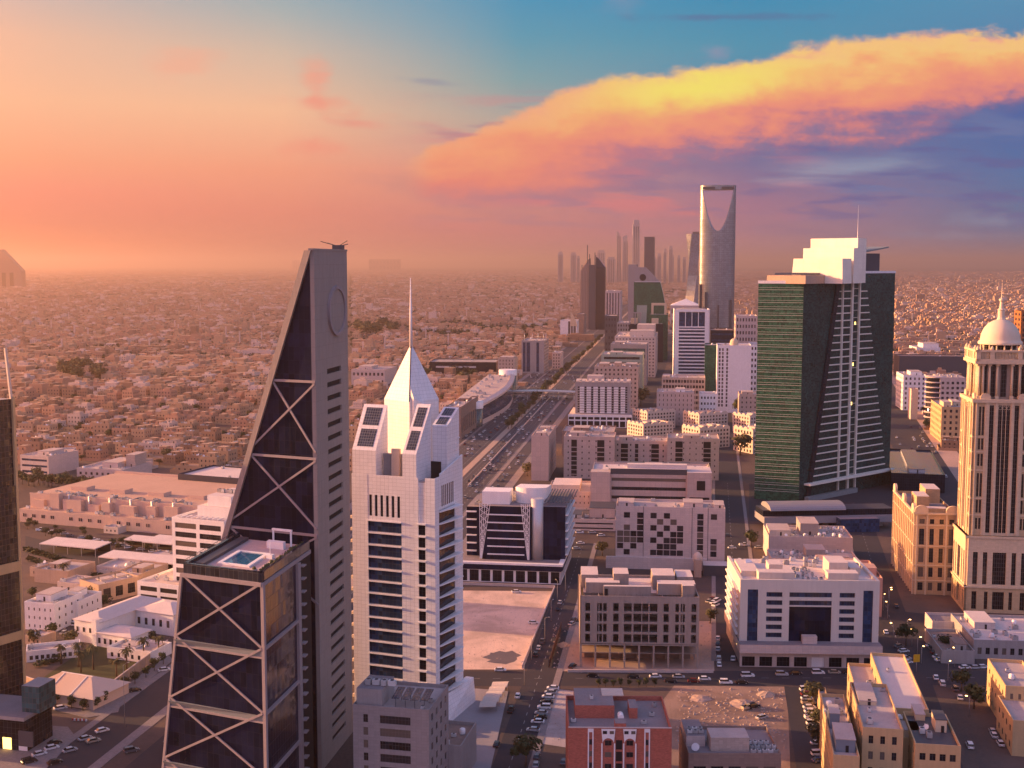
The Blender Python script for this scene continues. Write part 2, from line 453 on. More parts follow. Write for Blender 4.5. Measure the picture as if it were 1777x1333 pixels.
# ------------------------------------------------------------------ common materials
M_WHITE = panel('white_cladding', (0.80, 0.77, 0.77), 1.6, 1.3, 0.035, 0.62, 0.035, 0.55)
M_WHITEP = surf('white_paint', (0.80, 0.77, 0.76), 0.6, 0.05, 0.2, 0.2)
M_CREAM = surf('cream_render', (0.60, 0.50, 0.42), 0.85, 0.08, 0.15, 0.3)
M_BEIGE = panel('beige_stone', (0.47, 0.37, 0.31), 1.2, 0.6, 0.02, 0.7, 0.09, 0.85)
M_PINKB = panel('pinkish_stone', (0.52, 0.40, 0.355), 3.4, 3.6, 0.05, 0.72, 0.05, 0.85)
M_TAN = surf('tan_render', (0.42, 0.31, 0.24), 0.9, 0.1, 0.15, 0.3)
M_GREY = surf('grey_concrete', (0.33, 0.30, 0.29), 0.9, 0.12, 0.15, 0.35)
M_DGREY = surf('dark_grey_metal', (0.07, 0.07, 0.08), 0.5, 0.1, 0.3)
M_ROOF = surf('dusty_roof', (0.44, 0.37, 0.345), 0.95, 0.2, 0.12)
M_ROOFD = surf('grey_roof', (0.24, 0.21, 0.215), 0.95, 0.2, 0.15)
M_ROOFL = surf('pale_roof', (0.62, 0.54, 0.50), 0.9, 0.12, 0.12)
M_GLB = glass('blue_glass', (0.020, 0.046, 0.105), 1.4, 1.8, 0.05, blot=.4, spec=.4, tint=(.35, .5, .9))
M_GLD = glass('dark_glass', (0.010, 0.012, 0.020), 1.5, 1.9, 0.05, rough=0.1, spec=.3, tint=(.5, .55, .8))
M_GLBK = glass('black_glass', (0.008, 0.011, 0.030), 2.0, 4.2, 0.05, rough=0.10, blot=.6, wav=0.03, spec=0.45, mull=(0.010, 0.010, 0.016), tint=(.16, .24, .62))
M_GLG = glass('green_glass', (0.032, 0.105, 0.060), 1.3, 1.05, 0.05, mull=(0.05, 0.09, 0.055), rough=0.13, spec=0.5, tint=(.35, .85, .6), blot=.45)
M_GLT = glass('teal_glass', (0.03, 0.09, 0.10), 1.4, 1.8, 0.06)
M_WIN = glass('window_glass', (0.014, 0.016, 0.022), 1.0, 1.4, 0.05, rough=0.1, spec=.35, blind=True)
M_WINB = glass('blue_window_glass', (0.014, 0.035, 0.085), 1.1, 1.6, 0.05, rough=0.08, spec=.4, tint=(.4, .55, .9))
M_AC = surf('ac_unit_metal', (0.45, 0.44, 0.43), 0.5, 0.15, 1.0, rnd=0.35)
M_DARK = surf('dark_opening', (0.018, 0.016, 0.017), 0.9, 0.2, 0.5)
M_LIT = lamp('lit_window', (1.0, 0.62, 0.16), 1.6)
M_MET = surf('pale_metal', (0.55, 0.54, 0.54), 0.4, 0.08, 0.4, metal=0.4)
M_ASPH = surf('asphalt', (0.046, 0.043, 0.049), 0.9, 0.16, 0.05, spec=0.25)
M_PAVE = panel('pavement_slabs', (0.24, 0.205, 0.20), 0.8, 0.8, 0.02, 0.75, 0.1, 0.9)
M_SAND = surf('bare_sand', (0.43, 0.30, 0.235), 0.95, 0.17, 0.03)
M_LINE = surf('road_paint', (0.36, 0.35, 0.34), 0.8, 0.4, 0.6)
M_YEL = surf('ochre_stone', (0.52, 0.36, 0.19), 0.85, 0.1, 0.2, 0.25)
M_YELP = surf('pale_ochre_trim', (0.60, 0.48, 0.33), 0.85, 0.08, 0.2, 0.2)
M_RED = panel('red_brick_tile', (0.42, 0.13, 0.09), 0.6, 0.2, 0.02, 0.75, 0.2, 0.85, offset=0.5)
M_POOL = surf('pool_water', (0.03, 0.14, 0.24), 0.05, 0.1, 0.5, spec=0.5)
M_SOLAR = glass('solar_panel', (0.03, 0.035, 0.055), 0.9, 0.9, 0.07, mull=(0.13, 0.13, 0.13), rough=0.15)

# ------------------------------------------------------------------ facade helpers
_panes = {}
def pane(parent, fr, a0, a1, z0, z1, t, m, name='window', thick=0.08):
    w, h = round(a1 - a0, 2), round(z1 - z0, 2)
    key = (w, h, m.name, thick, name)
    if key not in _panes:
        b = MB(); b.box(-w / 2, w / 2, -thick, 0, 0, h, m); _panes[key] = b.mesh(name)
    o = bpy.data.objects.new(name, _panes[key]); COL.objects.link(o)
    o.parent = parent
    o.location = fr.p((a0 + a1) / 2, t, z0); o.rotation_euler = (0, 0, fr.a)
    return o
def cells(L, n, ratio, margin=0.0):
    w = (L - 2 * margin) / n
    return [(margin + i * w + w * (1 - ratio) / 2, margin + i * w + w * (1 + ratio) / 2) for i in range(n)]
def storeys(z0, z1, n, ratio):
    h = (z1 - z0) / n
    return [(z0 + i * h + h * (1 - ratio) / 2, z0 + i * h + h * (1 + ratio) / 2) for i in range(n)]
def grid(mb, fr, L, z0, z1, cols, rows, m, dep, a0=0.0, spm=None):
    """a wall with real openings: piers and spandrels standing dep proud of the core"""
    x = a0
    for c0, c1 in cols:
        if c0 - x > 0.01: mb.ob(fr, x, c0, -dep, 0, z0, z1, m)
        z = z0
        for r0, r1 in rows:
            if r0 - z > 0.01: mb.ob(fr, c0, c1, -dep, 0, z, r0, spm or m)
            z = r1
        if z1 - z > 0.01: mb.ob(fr, c0, c1, -dep, 0, z, z1, spm or m)
        x = c1
    if a0 + L - x > 0.01: mb.ob(fr, x, a0 + L, -dep, 0, z0, z1, m)
class Win:
    """collects the panes of one building: the first hundred are parts, the rest one part"""
    def __init__(s, root, name='window'): s.r = root; s.n = 0; s.rest = MB(); s.name = name
    def add(s, fr, a0, a1, z0, z1, t, m):
        s.n += 1
        if s.n <= 100: return pane(s.r, fr, a0, a1, z0, z1, t, m, s.name)
        s.rest.ob(fr, a0, a1, t - 0.08, t, z0, z1, m)
    def done(s):
        if s.rest.f: part(s.name, s.rest, s.r, 'stuff')
def ac_unit(root, x, y, z, big=1.0, name='rooftop_unit'):
    k = 'acmesh%.1f' % big
    if k not in _panes:
        b = MB(); w, d, h = 1.5 * big, 1.0 * big, 1.1 * big
        b.box(-w / 2, w / 2, -d / 2, d / 2, 0.15, h, M_AC)
        b.box(-w / 2 + .1, -w / 2 + .25, -d / 2 + .1, d / 2 - .1, 0, .15, M_DGREY); b.box(w / 2 - .25, w / 2 - .1, -d / 2 + .1, d / 2 - .1, 0, .15, M_DGREY)
        b.lathe(0, 0, [(0.38 * big, h), (0.38 * big, h + .12), (0.30 * big, h + .12), (0.28 * big, h + .03)], M_DGREY, 10, False)
        _panes[k] = b.mesh(name)
    o = bpy.data.objects.new(name, _panes[k]); COL.objects.link(o); o.parent = root
    o.location = (x, y, z); o.rotation_euler = (0, 0, random.choice((0, math.pi / 2)))
    return o
def tank(root, x, y, z):
    if 'tank' not in _panes:
        b = MB(); b.lathe(0, 0, [(0.9, 0.3), (0.95, 0.6), (0.95, 1.7), (0.7, 2.0), (0.2, 2.1)], M_WHITEP, 12)
        b.box(-.8, .8, -.8, .8, 0, .3, M_GREY); _panes['tank'] = b.mesh('water_tank')
    o = bpy.data.objects.new('water_tank', _panes['tank']); COL.objects.link(o); o.parent = root; o.location = (x, y, z)
def dish(root, x, y, z, r=0.9):
    k = 'dish%.1f' % r
    if k not in _panes:
        b = MB(); b.tube([(0, 0, 0), (0, 0, r)], [.06, .06], M_MET, 6)
        n = 12; pr = [(0.02, 0), (r * .5, r * .1), (r, r * .38)]
        bb = MB(); bb.lathe(0, 0, pr, M_WHITEP, n)
        for q in range(len(bb.v)):
            x_, y_, z_ = bb.v[q]; bb.v[q] = (x_, -z_ * .8 + y_ * .5 - .05, r + y_ * .8 + z_ * .5)
        for f, m_ in zip(bb.f, bb.m):
            i0 = len(b.v); b.v += [bb.v[i] for i in f]; b.f.append(tuple(range(i0, i0 + len(f)))); b.m.append(m_); b.sm.append(True)
        _panes[k] = b.mesh('satellite_dish')
    o = bpy.data.objects.new('satellite_dish', _panes[k]); COL.objects.link(o); o.parent = root; o.location = (x, y, z); o.rotation_euler = (0, 0, random.uniform(-1, 1))

def site(px, py, h, pxb, rot=8.0):
    """root of a building whose front-left roof corner sits at picture point (px,py), height h, and whose front runs to column pxb"""
    p = G(px, py, h); a = -rad(rot); u = (math.cos(a), math.sin(a))
    return p, a, along(p, u, pxb, h)
FOOT = []          # (x, y, radius) taken ground
def claim(loc, a, w, d, pad=6.0):
    u = (math.cos(a), math.sin(a)); v = (-u[1], u[0])
    FOOT.append((loc[0], loc[1], u, v, w, d, pad))
def free(x, y, pad=0.0):
    for ox, oy, u, v, w, d, p in FOOT:
        dx, dy = x - ox, y - oy
        s, t = dx * u[0] + dy * u[1], dx * v[0] + dy * v[1]
        p += pad
        if -p < s < w + p and -p < t < d + p: return False
    return True

def building(name, label, cat, st, D, h, wall=None, front=None, right=None, left=None, back=None, roof=None, base=0.0, dep=0.35, par=1.1, win=None, boxes=(), acs=0, group=None, seed=1, plinth=None, extra=None):
    """a flat-roofed block. Faces: dict(n=bays, w=share, fl=storeys, h=share, z0, z1, m=margin, band=bool)"""
    wall = wall or M_BEIGE; roof = roof or M_ROOF; win = win or M_WIN
    (x, y), a, W_ = st
    rs = random.Random(seed * 7 + int(abs(x) * 3))
    root = thing(name, label, cat, (x, y, 0), a, group)
    claim((x, y), a, W_, D)
    mb = MB()
    mb.box(dep, W_ - dep, dep, D - dep, 0, h - par, wall, roof, False)
    wl = Win(root)
    faces = [(Fr(0, 0, 0), W_, 0.0, front), (Fr(W_, 0, math.pi / 2), D - 2 * dep, dep, right), (Fr(W_, D, math.pi), W_, 0.0, back), (Fr(0, D, -math.pi / 2), D - 2 * dep, dep, left)]
    for fr, L, a0, sp_ in faces:
        if not sp_:
            mb.ob(fr, a0, a0 + L, -dep, 0, 0, h, wall); continue
        z0, z1 = sp_.get('z0', base), sp_.get('z1', h - 1.2)
        cs = [(a0 + p, a0 + q) for p, q in (cells(L, sp_['n'], sp_.get('w', .5), sp_.get('m', 0.8)) if 'cols' not in sp_ else [(L * p, L * q) for p, q in sp_['cols']])]
        rw = storeys(z0, z1, sp_['fl'], sp_.get('h', .5))
        grid(mb, fr, L, 0, h, cs, rw, wall, dep, a0, sp_.get('sp'))
        skip = sp_.get('skip')
        for ci, (p, q) in enumerate(cs):
            for ri, (r0, r1) in enumerate(rw):
                if skip and skip(ci, ri):
                    mb.ob(fr, p, q, -dep, -0.003, r0, r1, wall)
                else:
                    wl.add(fr, p, q, r0, r1, -dep + 0.1, sp_.get('win', win))
        if sp_.get('slab'):
            for k in range(sp_['fl'] + 1):
                zz = z0 + (z1 - z0) * k / sp_['fl']
                mb.ob(fr, a0, a0 + L, 0, sp_['slab'], zz - .15, zz + .15, sp_.get('slabm', wall))
    if plinth:
        mb.box(-.25, W_ + .25, -.25, D + .25, 0, plinth, M_GREY)
    part('wall', mb, root)
    wl.done()
    for bx in boxes:                                   # stair rooms: fractions x0,x1,y0,y1 and height
        b = MB(); x0, x1, y0, y1 = bx[0] * W_, bx[1] * W_, bx[2] * D, bx[3] * D
        x0, x1, y0, y1 = max(x0, dep + .02), min(x1, W_ - dep - .02), max(y0, dep + .02), min(y1, D - dep - .02)
        zt = h - par + bx[4]
        b.box(x0, x1, y0, y1, h - par, zt - .25, bx[5] if len(bx) > 5 else wall, None, False)
        b.box(x0 - .15, x1 + .15, y0 - .15, y1 + .15, zt - .25, zt, roof)
        o = part('stair_room', b, root)
        b = MB(); b.box(0, .9, -.06, .02, 0, 2.0, M_DARK); d = part('door', b, o); d.location = (x0 + .5 * (x1 - x0), y0 - .004, h - par + .02)
    for _ in range(acs):
        for _t in range(20):
            ux, uy = rs.uniform(.06, .94) * W_, rs.uniform(.06, .94) * D
            if all(not (b[0] * W_ - 1.6 < ux < b[1] * W_ + 1.6 and b[2] * D - 1.6 < uy < b[3] * D + 1.6) for b in boxes):
                r_ = rs.random()
                if r_ < .8: ac_unit(root, ux, uy, h - par, rs.choice((1.0, 1.0, 1.5)))
                elif r_ < .93: tank(root, ux, uy, h - par)
                else: dish(root, ux, uy, h - par)
                break
    if extra: extra(root, W_, D, h)
    return root

# ================================================================== ground, roads, lots
def struct(name, mb): return part(name, mb, None, 'structure')
def gmat():
    m, t, b = _mat('city_ground'); co = t.new('ShaderNodeTexCoord').outputs['Object']
    n = t.noise(co, .006, 6, .6); n2 = t.noise(co, .09, 5, .65); n3 = t.noise(co, .8, 3, .6)
    c = t.mix(t.mr(n, .38, .62), (.075, .058, .053), (.145, .105, .085)); c = t.mix(t.mr(n2, .45, .7, 0, .65), c, (.075, .064, .062)); c = t.mix(t.mr(n3, .35, .65, 0, .3), c, (.14, .11, .10))
    t.l.new(c, b.inputs['Base Color']); b.inputs['Roughness'].default_value = .95; b.inputs['Specular IOR Level'].default_value = .1
    return m
g = MB(); g.quad([(-42000, -6000, 0), (42000, -6000, 0), (42000, 62000, 0), (-42000, 62000, 0)], gmat()); struct('ground', g)
roads = []
def strip(name, pts, off0, off1, z, m, solid=False):
    """a strip between two offsets (right positive) from a centre line"""
    b = MB()
    for (x0, y0), (x1, y1) in zip(pts, pts[1:]):
        l = math.hypot(x1 - x0, y1 - y0); nx, ny = (y1 - y0) / l, -(x1 - x0) / l
        q = [(x0 + nx * off0, y0 + ny * off0), (x0 + nx * off1, y0 + ny * off1), (x1 + nx * off1, y1 + ny * off1), (x1 + nx * off0, y1 + ny * off0)]
        if solid: b.prism(q, 0, z, m)
        else: b.quad([(p[0], p[1], z) for p in q], m)
    return struct(name, b)
def dashes(name, pts, offs, dash, gap, w=.18, z=.05, ymax=2200):
    b = MB()
    for (x0, y0), (x1, y1) in zip(pts, pts[1:]):
        l = math.hypot(x1 - x0, y1 - y0); ux, uy = (x1 - x0) / l, (y1 - y0) / l
        for o in offs:
            s = 0.0
            while s < l and y0 + uy * s < ymax:
                q = []
                for a, e in ((s, -w / 2), (s, w / 2), (min(s + dash, l), w / 2), (min(s + dash, l), -w / 2)): q.append((x0 + ux * a + uy * (o + e), y0 + uy * a - ux * (o + e), z))
                b.quad(q, M_LINE); s += dash + gap
    struct(name, b)
def taken(pts, half):
    for (x0, y0), (x1, y1) in zip(pts, pts[1:]): a = math.atan2(y1 - y0, x1 - x0); FOOT.append((x0, y0, (math.cos(a), math.sin(a)), (-math.sin(a), math.cos(a)), math.dist((x0, y0), (x1, y1)), 0, half))
def hl(x, y, deg, y0, y1): k = math.tan(rad(deg)); return [(x + (y0 - y) * k, y0), (x + (y1 - y) * k, y1)]
HWY = hl(-47, 898, 7.6, 560, 9000); taken(HWY, 50)
M_HWY = surf('highway_asphalt', (.062, .058, .066), .85, .14, .02, spec=.3)
strip('highway', HWY, -44, 44, .03, M_HWY)
strip('highway_median', HWY, 1.5, 7, .14, M_TAN, True); strip('pavement', HWY, 30.5, 33.5, .14, M_PAVE, True); strip('pavement', HWY, 43.8, 50, .13, M_PAVE, True); strip('pavement', HWY, -50, -43.8, .13, M_PAVE, True); strip('pavement', HWY, -25, -23, .14, M_PAVE, True)
dashes('lane_marking', HWY, (-18.5, -14.5, -10.5, -6.5, 13.5, 17.5, 21.5, 25.5), 4, 7, .22); dashes('edge_line', HWY, (-22.5, -2.3, 9.8, 29.8), 40, .01, .2)
OLA = hl(128, 712, 9.2, 486, 3600); taken(OLA, 13); strip('road', OLA, -9, 9, .03, M_ASPH); strip('pavement', OLA, 9, 11, .13, M_PAVE, True); strip('pavement', OLA, -11, -9, .13, M_PAVE, True); dashes('lane_marking', OLA, (0,), 4, 6, ymax=900)
SID = hl(173, 1543, 8.6, 1250, 4200); taken(SID, 12); strip('road', SID, -9, 9, .03, M_ASPH)
STR = hl(20, 540, 7.5, 300, 700); taken(STR, 9); strip('road', STR, -5.5, 6, .031, M_ASPH); strip('pavement', STR, 6, 8.5, .13, M_PAVE, True); dashes('lane_marking', STR, (0,), 3, 5, ymax=900)
RGT = hl(153, 463, 12, 300, 820); taken(RGT, 10); strip('road', RGT, -8, 8, .03, M_ASPH); strip('pavement', RGT, -11, -8, .13, M_PAVE, True); dashes('lane_marking', RGT, (0,), 3, 5, ymax=900)
BLV = hl(298, 853, 13.6, 800, 2600); taken(BLV, 22); strip('road', BLV, -18, 18, .028, M_ASPH); strip('dirt_strip', BLV, 18, 34, .02, M_SAND)
ROW = [G(1412, 1345), G(1384, 1192)]; strip('road', ROW, -5, 6, .029, M_ASPH)
CRS = [G(640, 1178), G(1800, 1176)]; taken(CRS, 12); strip('road', CRS, -8.5, 8.5, .034, M_ASPH); dashes('lane_marking', CRS, (0,), 3, 5)
FRT = [G(760, 1015), G(1000, 1013)]; strip('road', FRT, -5, 5, .027, M_ASPH)
MID = [G(985, 960), G(1275, 955)]; taken(MID, 10); strip('road', MID, -9, 9, .026, M_ASPH)
LFT = hl(-133, 440, 9.8, 260, 620); taken(LFT, 12); strip('road', LFT, -8, 8, .03, M_ASPH); strip('pavement', LFT, 8.0, 12.0, .14, M_PAVE, True); strip('pavement', LFT, -11, -8, .14, M_PAVE, True)
LF2 = hl(-112, 400, 9.8, 260, 520); strip('road', LF2, -8, 7, .028, M_ASPH)
LF3 = [(-330, 452), (-140, 436)]; strip('road', LF3, -10, 9, .029, M_ASPH)
def tracks(name, col):
    m, t, b = _mat(name); co = t.new('ShaderNodeTexCoord').outputs['Object']
    w = t.new('ShaderNodeTexWave'); t.l.new(co, w.inputs[0]); w.inputs['Scale'].default_value = .05; w.inputs['Distortion'].default_value = 14; w.inputs['Detail'].default_value = 3; w.inputs['Detail Scale'].default_value = .35
    k = t.math('MULTIPLY', t.mr(w.outputs['Fac'], .40, .5), t.mr(w.outputs['Fac'], .62, .5)); n = t.noise(co, .045, 6, .62, .6); n2 = t.noise(co, .5, 4, .7)
    c = t.mix(t.mr(n, .36, .64), [v * .8 for v in col], [min(v * 1.18, .8) for v in col]); c = t.mix(t.math('MULTIPLY', k, .2), c, [v * .6 for v in col]); c = t.mix(t.mr(n2, .55, .75, 0, .4), c, [v * .55 for v in col])
    t.l.new(c, b.inputs['Base Color']); b.inputs['Roughness'].default_value = .95; b.inputs['Specular IOR Level'].default_value = .1
    return m
def lot(name, px, z, m): b = MB(); b.quad([(*G(*p), z) for p in px], m); return struct(name, b)
def plaza(name, px, z, m): b = MB(); b.prism([G(*p) for p in px], 0, z, m); return struct(name, b)
lot('sand_lot', [(640, 1162), (908, 1162), (958, 1026), (640, 1024)], .021, tracks('lot_sand', (.60, .45, .35)))
pd = MB(); c = G(873, 1141); n = 18; rs = random.Random(1)
pd.quad([(c[0] + (7 + rs.uniform(-2, 2)) * math.cos(2 * math.pi * i / n), c[1] + (9 + rs.uniform(-2, 2)) * math.sin(2 * math.pi * i / n), .03) for i in range(n)], surf('damp_sand', (.14, .115, .11), .5, .15, .3)); struct('puddle', pd)
lot('building_site_ground', [(952, 1168), (1240, 1168), (1236, 1078), (976, 1080)], .022, M_SAND)
lot('rubble_lot', [(1060, 1330), (1372, 1345), (1366, 1192), (1170, 1190)], .022, tracks('rubble', (.30, .205, .155)))
lot('vacant_lot', [(935, 1290), (1000, 1300), (1000, 1200), (968, 1196)], .023, tracks('grey_sand', (.44, .36, .335)))
plaza('forecourt', [(742, 1340), (850, 1340), (882, 1200), (760, 1190)], .12, surf('forecourt_paving', (.30, .27, .275), .9, .12, .1))
plaza('plaza', [(-60, 1345), (70, 1345), (132, 1280), (118, 1262), (60, 1258), (-60, 1262)], .13, M_PAVE)
plaza('corner_pavement', [(-40, 1200), (150, 1246), (205, 1236), (210, 1222), (300, 1146), (292, 1136), (168, 1228), (140, 1232), (-40, 1186)], .12, M_PAVE)
lot('garden', [(60, 1186), (165, 1212), (262, 1132), (160, 1118)], .02, surf('garden_lawn', (.05, .055, .022), .95, .3, .3))
lot('tower_forecourt', [(1300, 905), (1560, 905), (1560, 840), (1300, 840)], .024, M_ASPH)
lot('service_yard', [(44, 930), (300, 995), (300, 1010), (44, 960)], .02, M_ASPH)
lot('parking_lot', [(1550, 1060), (1660, 1070), (1700, 1160), (1590, 1165)], .025, M_ASPH)

def V2(p, u, s): return (p[0] + u[0] * s, p[1] + u[1] * s)
def d2(deg): return (math.sin(rad(deg)), math.cos(rad(deg)))      # heading, degrees right of the view axis
def at3(p, z): return (p[0], p[1], z)

# ================================================================== dark wedge tower with the concrete slab (left foreground)
M_CONC = panel('ribbed_concrete', (0.31, 0.265, 0.235), 1.15, 4.2, 0.05, 0.80, 0.035, 0.85, streak=0.3)
M_CONB = surf('concrete_beam', (0.31, 0.265, 0.265), 0.8, 0.08, 0.3, 0.2)
M_LEDGE = surf('grey_green_ledge', (0.22, 0.25, 0.25), 0.5, 0.08, 0.3)
def wedge_tower():
    uf, ue = (math.cos(rad(24)), -math.sin(rad(24))), d2(9.5)
    HR = 75.4                                             # roof of the front block
    C = G(455, 1003, HR - 1.5)
    root = thing('wedge_tower', 'dark glass tower with X-braced front, rooftop pool and tall sharp wedge behind', 'tower', (C[0], C[1], 0))
    claim((C[0] - 34, C[1]), -rad(10), 48, 75)
    def L(p): return (p[0] - C[0], p[1] - C[1])
    c0 = (0.0, 0.0)
    ln = -along(C, uf, 318, HR); BLt = V2(c0, uf, -ln); BLb = V2(c0, uf, -ln - 11)
    PC = G(548, 664, 123.6); pc = L(PC)                   # near corner of the concrete slab
    DEP = (pc[1] - 2 * 0) / ue[1] if False else 40.0
    # front block ----------------------------------------------------
    CR = V2(c0, ue, DEP); BRt = V2(BLt, ue, DEP); BRb = V2(BLb, ue, DEP)
    b = MB()
    b.hexa([at3(BLb, 0), at3(c0, 0), at3(CR, 0), at3(BRb, 0)], [at3(BLt, HR - 4.2), at3(c0, HR - 4.2), at3(CR, HR - 4.2), at3(BRt, HR - 4.2)], M_GLBK)
    part('glass_block', b, root)
    # roof rim: dark glass upstand round a sunk deck
    rim = MB()
    M_RIM = glass('rim_glass', (0.02, 0.025, 0.035), 1.6, 3.0, 0.04, rough=0.12)
    def wallseg(p, q, th, z0, z1, m):
        ax = Vector((q[0] - p[0], q[1] - p[1], 0)); l = ax.length; f = Fr(p[0], p[1], math.atan2(ax.y, ax.x)); rim.ob(f, 0, l, -th, 0, z0, z1, m)
    wallseg(BLt, c0, 1.0, HR - 4.2, HR, M_RIM); wallseg(c0, CR, 1.0, HR - 4.2, HR, M_RIM); wallseg(BRt, BLt, 1.0, HR - 4.2, HR, M_RIM)
    part('roof_rim', rim, root)
    dk = MB()
    q = [V2(V2(BLt, uf, 1), ue, 1), V2(V2(c0, uf, -1), ue, 1), V2(V2(CR, uf, -1), ue, -1), V2(V2(BRt, uf, 1), ue, -1)]
    M_DECK = panel('roof_deck', (0.50, 0.38, 0.36), 1.2, 1.2, 0.02, 0.85, 0.05, 0.9)
    dk.prism(q, HR - 4.2, HR - 1.4, M_DECK)
    deck = part('roof_deck', dk, root)
    fd = Fr(BLt[0], BLt[1], math.atan2(uf[1], uf[0]))      # s along the front, t outwards
    def P(s, d, z): p = V2(V2(BLt, uf, s), ue, d); return (p[0], p[1], z)
    # pool
    pl = MB(); z = HR - 1.4
    s0, s1, e0, e1 = 8.0, 19.0, 8.0, 24.0
    for a, b_, c, d_ in ((s0, s1, e0, e0 + .9), (s0, s1, e1 - .9, e1), (s0, s0 + 1.2, e0 + .9, e1 - .9), (s1 - 1.2, s1, e0 + .9, e1 - .9)):
        pl.hexa([P(a, c, z), P(b_, c, z), P(b_, d_, z), P(a, d_, z)], [P(a, c, z + .5), P(b_, c, z + .5), P(b_, d_, z + .5), P(a, d_, z + .5)], M_WHITEP)
    pool = part('pool', pl, root)
    wt = MB(); wt.quad([P(s0 + 1.2, e0 + .9, z + .22), P(s1 - 1.2, e0 + .9, z + .22), P(s1 - 1.2, e1 - .9, z + .22), P(s0 + 1.2, e1 - .9, z + .22)], M_POOL)
    part('pool_water', wt, pool)
    tr = MB(); tr.hexa([P(2.2, 4, z), P(5.2, 4, z), P(5.2, 38, z), P(2.2, 38, z)], [P(2.2, 4, z + .9), P(5.2, 4, z + .9), P(5.2, 38, z + .9), P(2.2, 38, z + .9)], M_DGREY)
    part('roof_channel', tr, root)
    pg = MB()                                             # white frame and low wall at the back of the deck
    pg.hexa([P(15, 31, z), P(21, 31, z), P(21, 33, z), P(15, 33, z)], [P(15, 31, z + 2.2), P(21, 31, z + 2.2), P(21, 33, z + 2.2), P(15, 33, z + 2.2)], M_WHITEP)
    part('deck_wall', pg, root)
    pf = MB(); pf.bar(P(16, 34.5, z), P(16, 34.5, z + 5.2), .5, .5, M_WHITEP); pf.bar(P(22.4, 34.5, z), P(22.4, 34.5, z + 5.2), .5, .5, M_WHITEP); pf.bar(P(15.7, 34.5, z + 5.2), P(22.7, 34.5, z + 5.2), .7, .6, M_WHITEP)
    part('portal_frame', pf, root)
    for s, e in ((24, 14), (24.6, 20), (22, 5), (25, 26), (24, 30), (25.2, 33)):
        bb = MB(); bb.lathe(0, 0, [(.9, 0), (1.0, .5), (.95, .6), (.5, .6)], M_GREY, 10); bb.lathe(0, 0, [(.5, .6), (.6, 1.0), (.3, 1.4)], surf('box_plant', (0.10, 0.10, 0.04), .9, .3, 2), 7, False)
        o = part('planter', bb, root); o.location = P(s, e, z)
    mst = MB(); mst.tube([P(21, 20, z), P(21, 20, z + 5)], [.16, .1], M_WHITEP, 6); mst.hexa([P(20, 19, z), P(22, 19, z), P(22, 21, z), P(20, 21, z)], [P(20, 19, z + 1.2), P(22, 19, z + 1.2), P(22, 21, z + 1.2), P(20, 21, z + 1.2)], M_WHITEP)
    part('mast', mst, root)
    hg = MB(); rs = random.Random(3); M_SHRUB = surf('deck_shrub', (0.085, 0.085, 0.035), 0.9, .35, 1.5)
    for i in range(420):
        s, e = ln - 1.7 + rs.uniform(-.5, .5), rs.uniform(1.5, 38); p = Vector(P(s, e, z + rs.uniform(.2, 1.5))); w = rs.uniform(.2, .5)
        a = Vector((rs.uniform(-1, 1), rs.uniform(-1, 1), rs.uniform(-1, 1))).normalized() * w; c = a.orthogonal().normalized() * w
        hg.quad([p + a, p + c, p - a, p - c], M_SHRUB)
    part('hedge', hg, root)
    rl = MB()
    for k in range(34):
        p = P(.5, 1 + k * 1.13, HR); rl.bar(p, (p[0], p[1], HR + 1.0), .08, .08, M_DGREY)
    rl.bar(P(.5, 1, HR + 1), P(.5, 38.5, HR + 1), .1, .1, M_DGREY); part('railing', rl, root)
    # X bracing on the front: tiers
    def Fp(f, z, out=.35):                                # f 0 left edge .. 1 corner, on the leaning front
        t = z / HR; bl = (BLb[0] + (BLt[0] - BLb[0]) * t, BLb[1] + (BLt[1] - BLb[1]) * t)
        p = (bl[0] + (c0[0] - bl[0]) * f, bl[1] + (c0[1] - bl[1]) * f); nx, ny = uf[1], -uf[0]
        return (p[0] + nx * out, p[1] + ny * out, z)
    nf = (uf[1], -uf[0], 0)
    zs = [HR - 3.2, 53.9, 35.4, 16.9, -1.6]
    for i, (za, zb) in enumerate(zip(zs, zs[1:])):
        x = MB(); x.bar(Fp(0.01, za), Fp(.985, zb + .3), .62, .35, M_CONB, nf); x.bar(Fp(.01, zb + .3, .42), Fp(.985, za, .42), .62, .35, M_CONB, nf)
        part('cross_brace', x, root)
        if i:
            g = MB(); g.hexa([Fp(0, za - 2.6, .0), Fp(1, za - 2.6, .0), Fp(1, za - 2.6, -.6), Fp(0, za - 2.6, -.6)], [Fp(0, za - .8, .9), Fp(1, za - .8, .15), Fp(1, za - .8, -.6), Fp(0, za - .8, -.6)], M_LEDGE, None, True)
            g.bar(Fp(0, za - 2.6, .2), Fp(1, za - 2.6, .2), .5, .5, M_CONB, nf)
            part('ledge_band', g, root)
    t = MB(); t.bar(Fp(0, HR - 3.4, .3), Fp(1, HR - 3.4, .3), 1.1, .8, M_CONB, nf); t.bar(at3(V2(c0, ue, 0), HR - 3.4), at3(V2(c0, ue, DEP), HR - 3.4), .8, 1.1, M_CONB)
    part('top_beam', t, root)
    cl = MB(); cl.bar((0.1, -.1, 0), (0.1, -.1, HR - 3), 1.0, .9, M_CONB, nf); part('corner_column', cl, root)
    cl = MB(); cl.bar(Fp(0, 0, .1), Fp(0, HR - 3, .1), .8, .9, M_CONB, nf); part('edge_column', cl, root)
    # right-hand side: column, beams, floor slabs over a dark sheet
    se = along(C, ue, 516, 40)
    fr = Fr(c0[0], c0[1], math.atan2(ue[1], ue[0]))
    cl = MB(); cl.ob(fr, se, se + 2.4, -.4, .8, 0, HR - 4.2, M_CONB); part('side_column', cl, root)
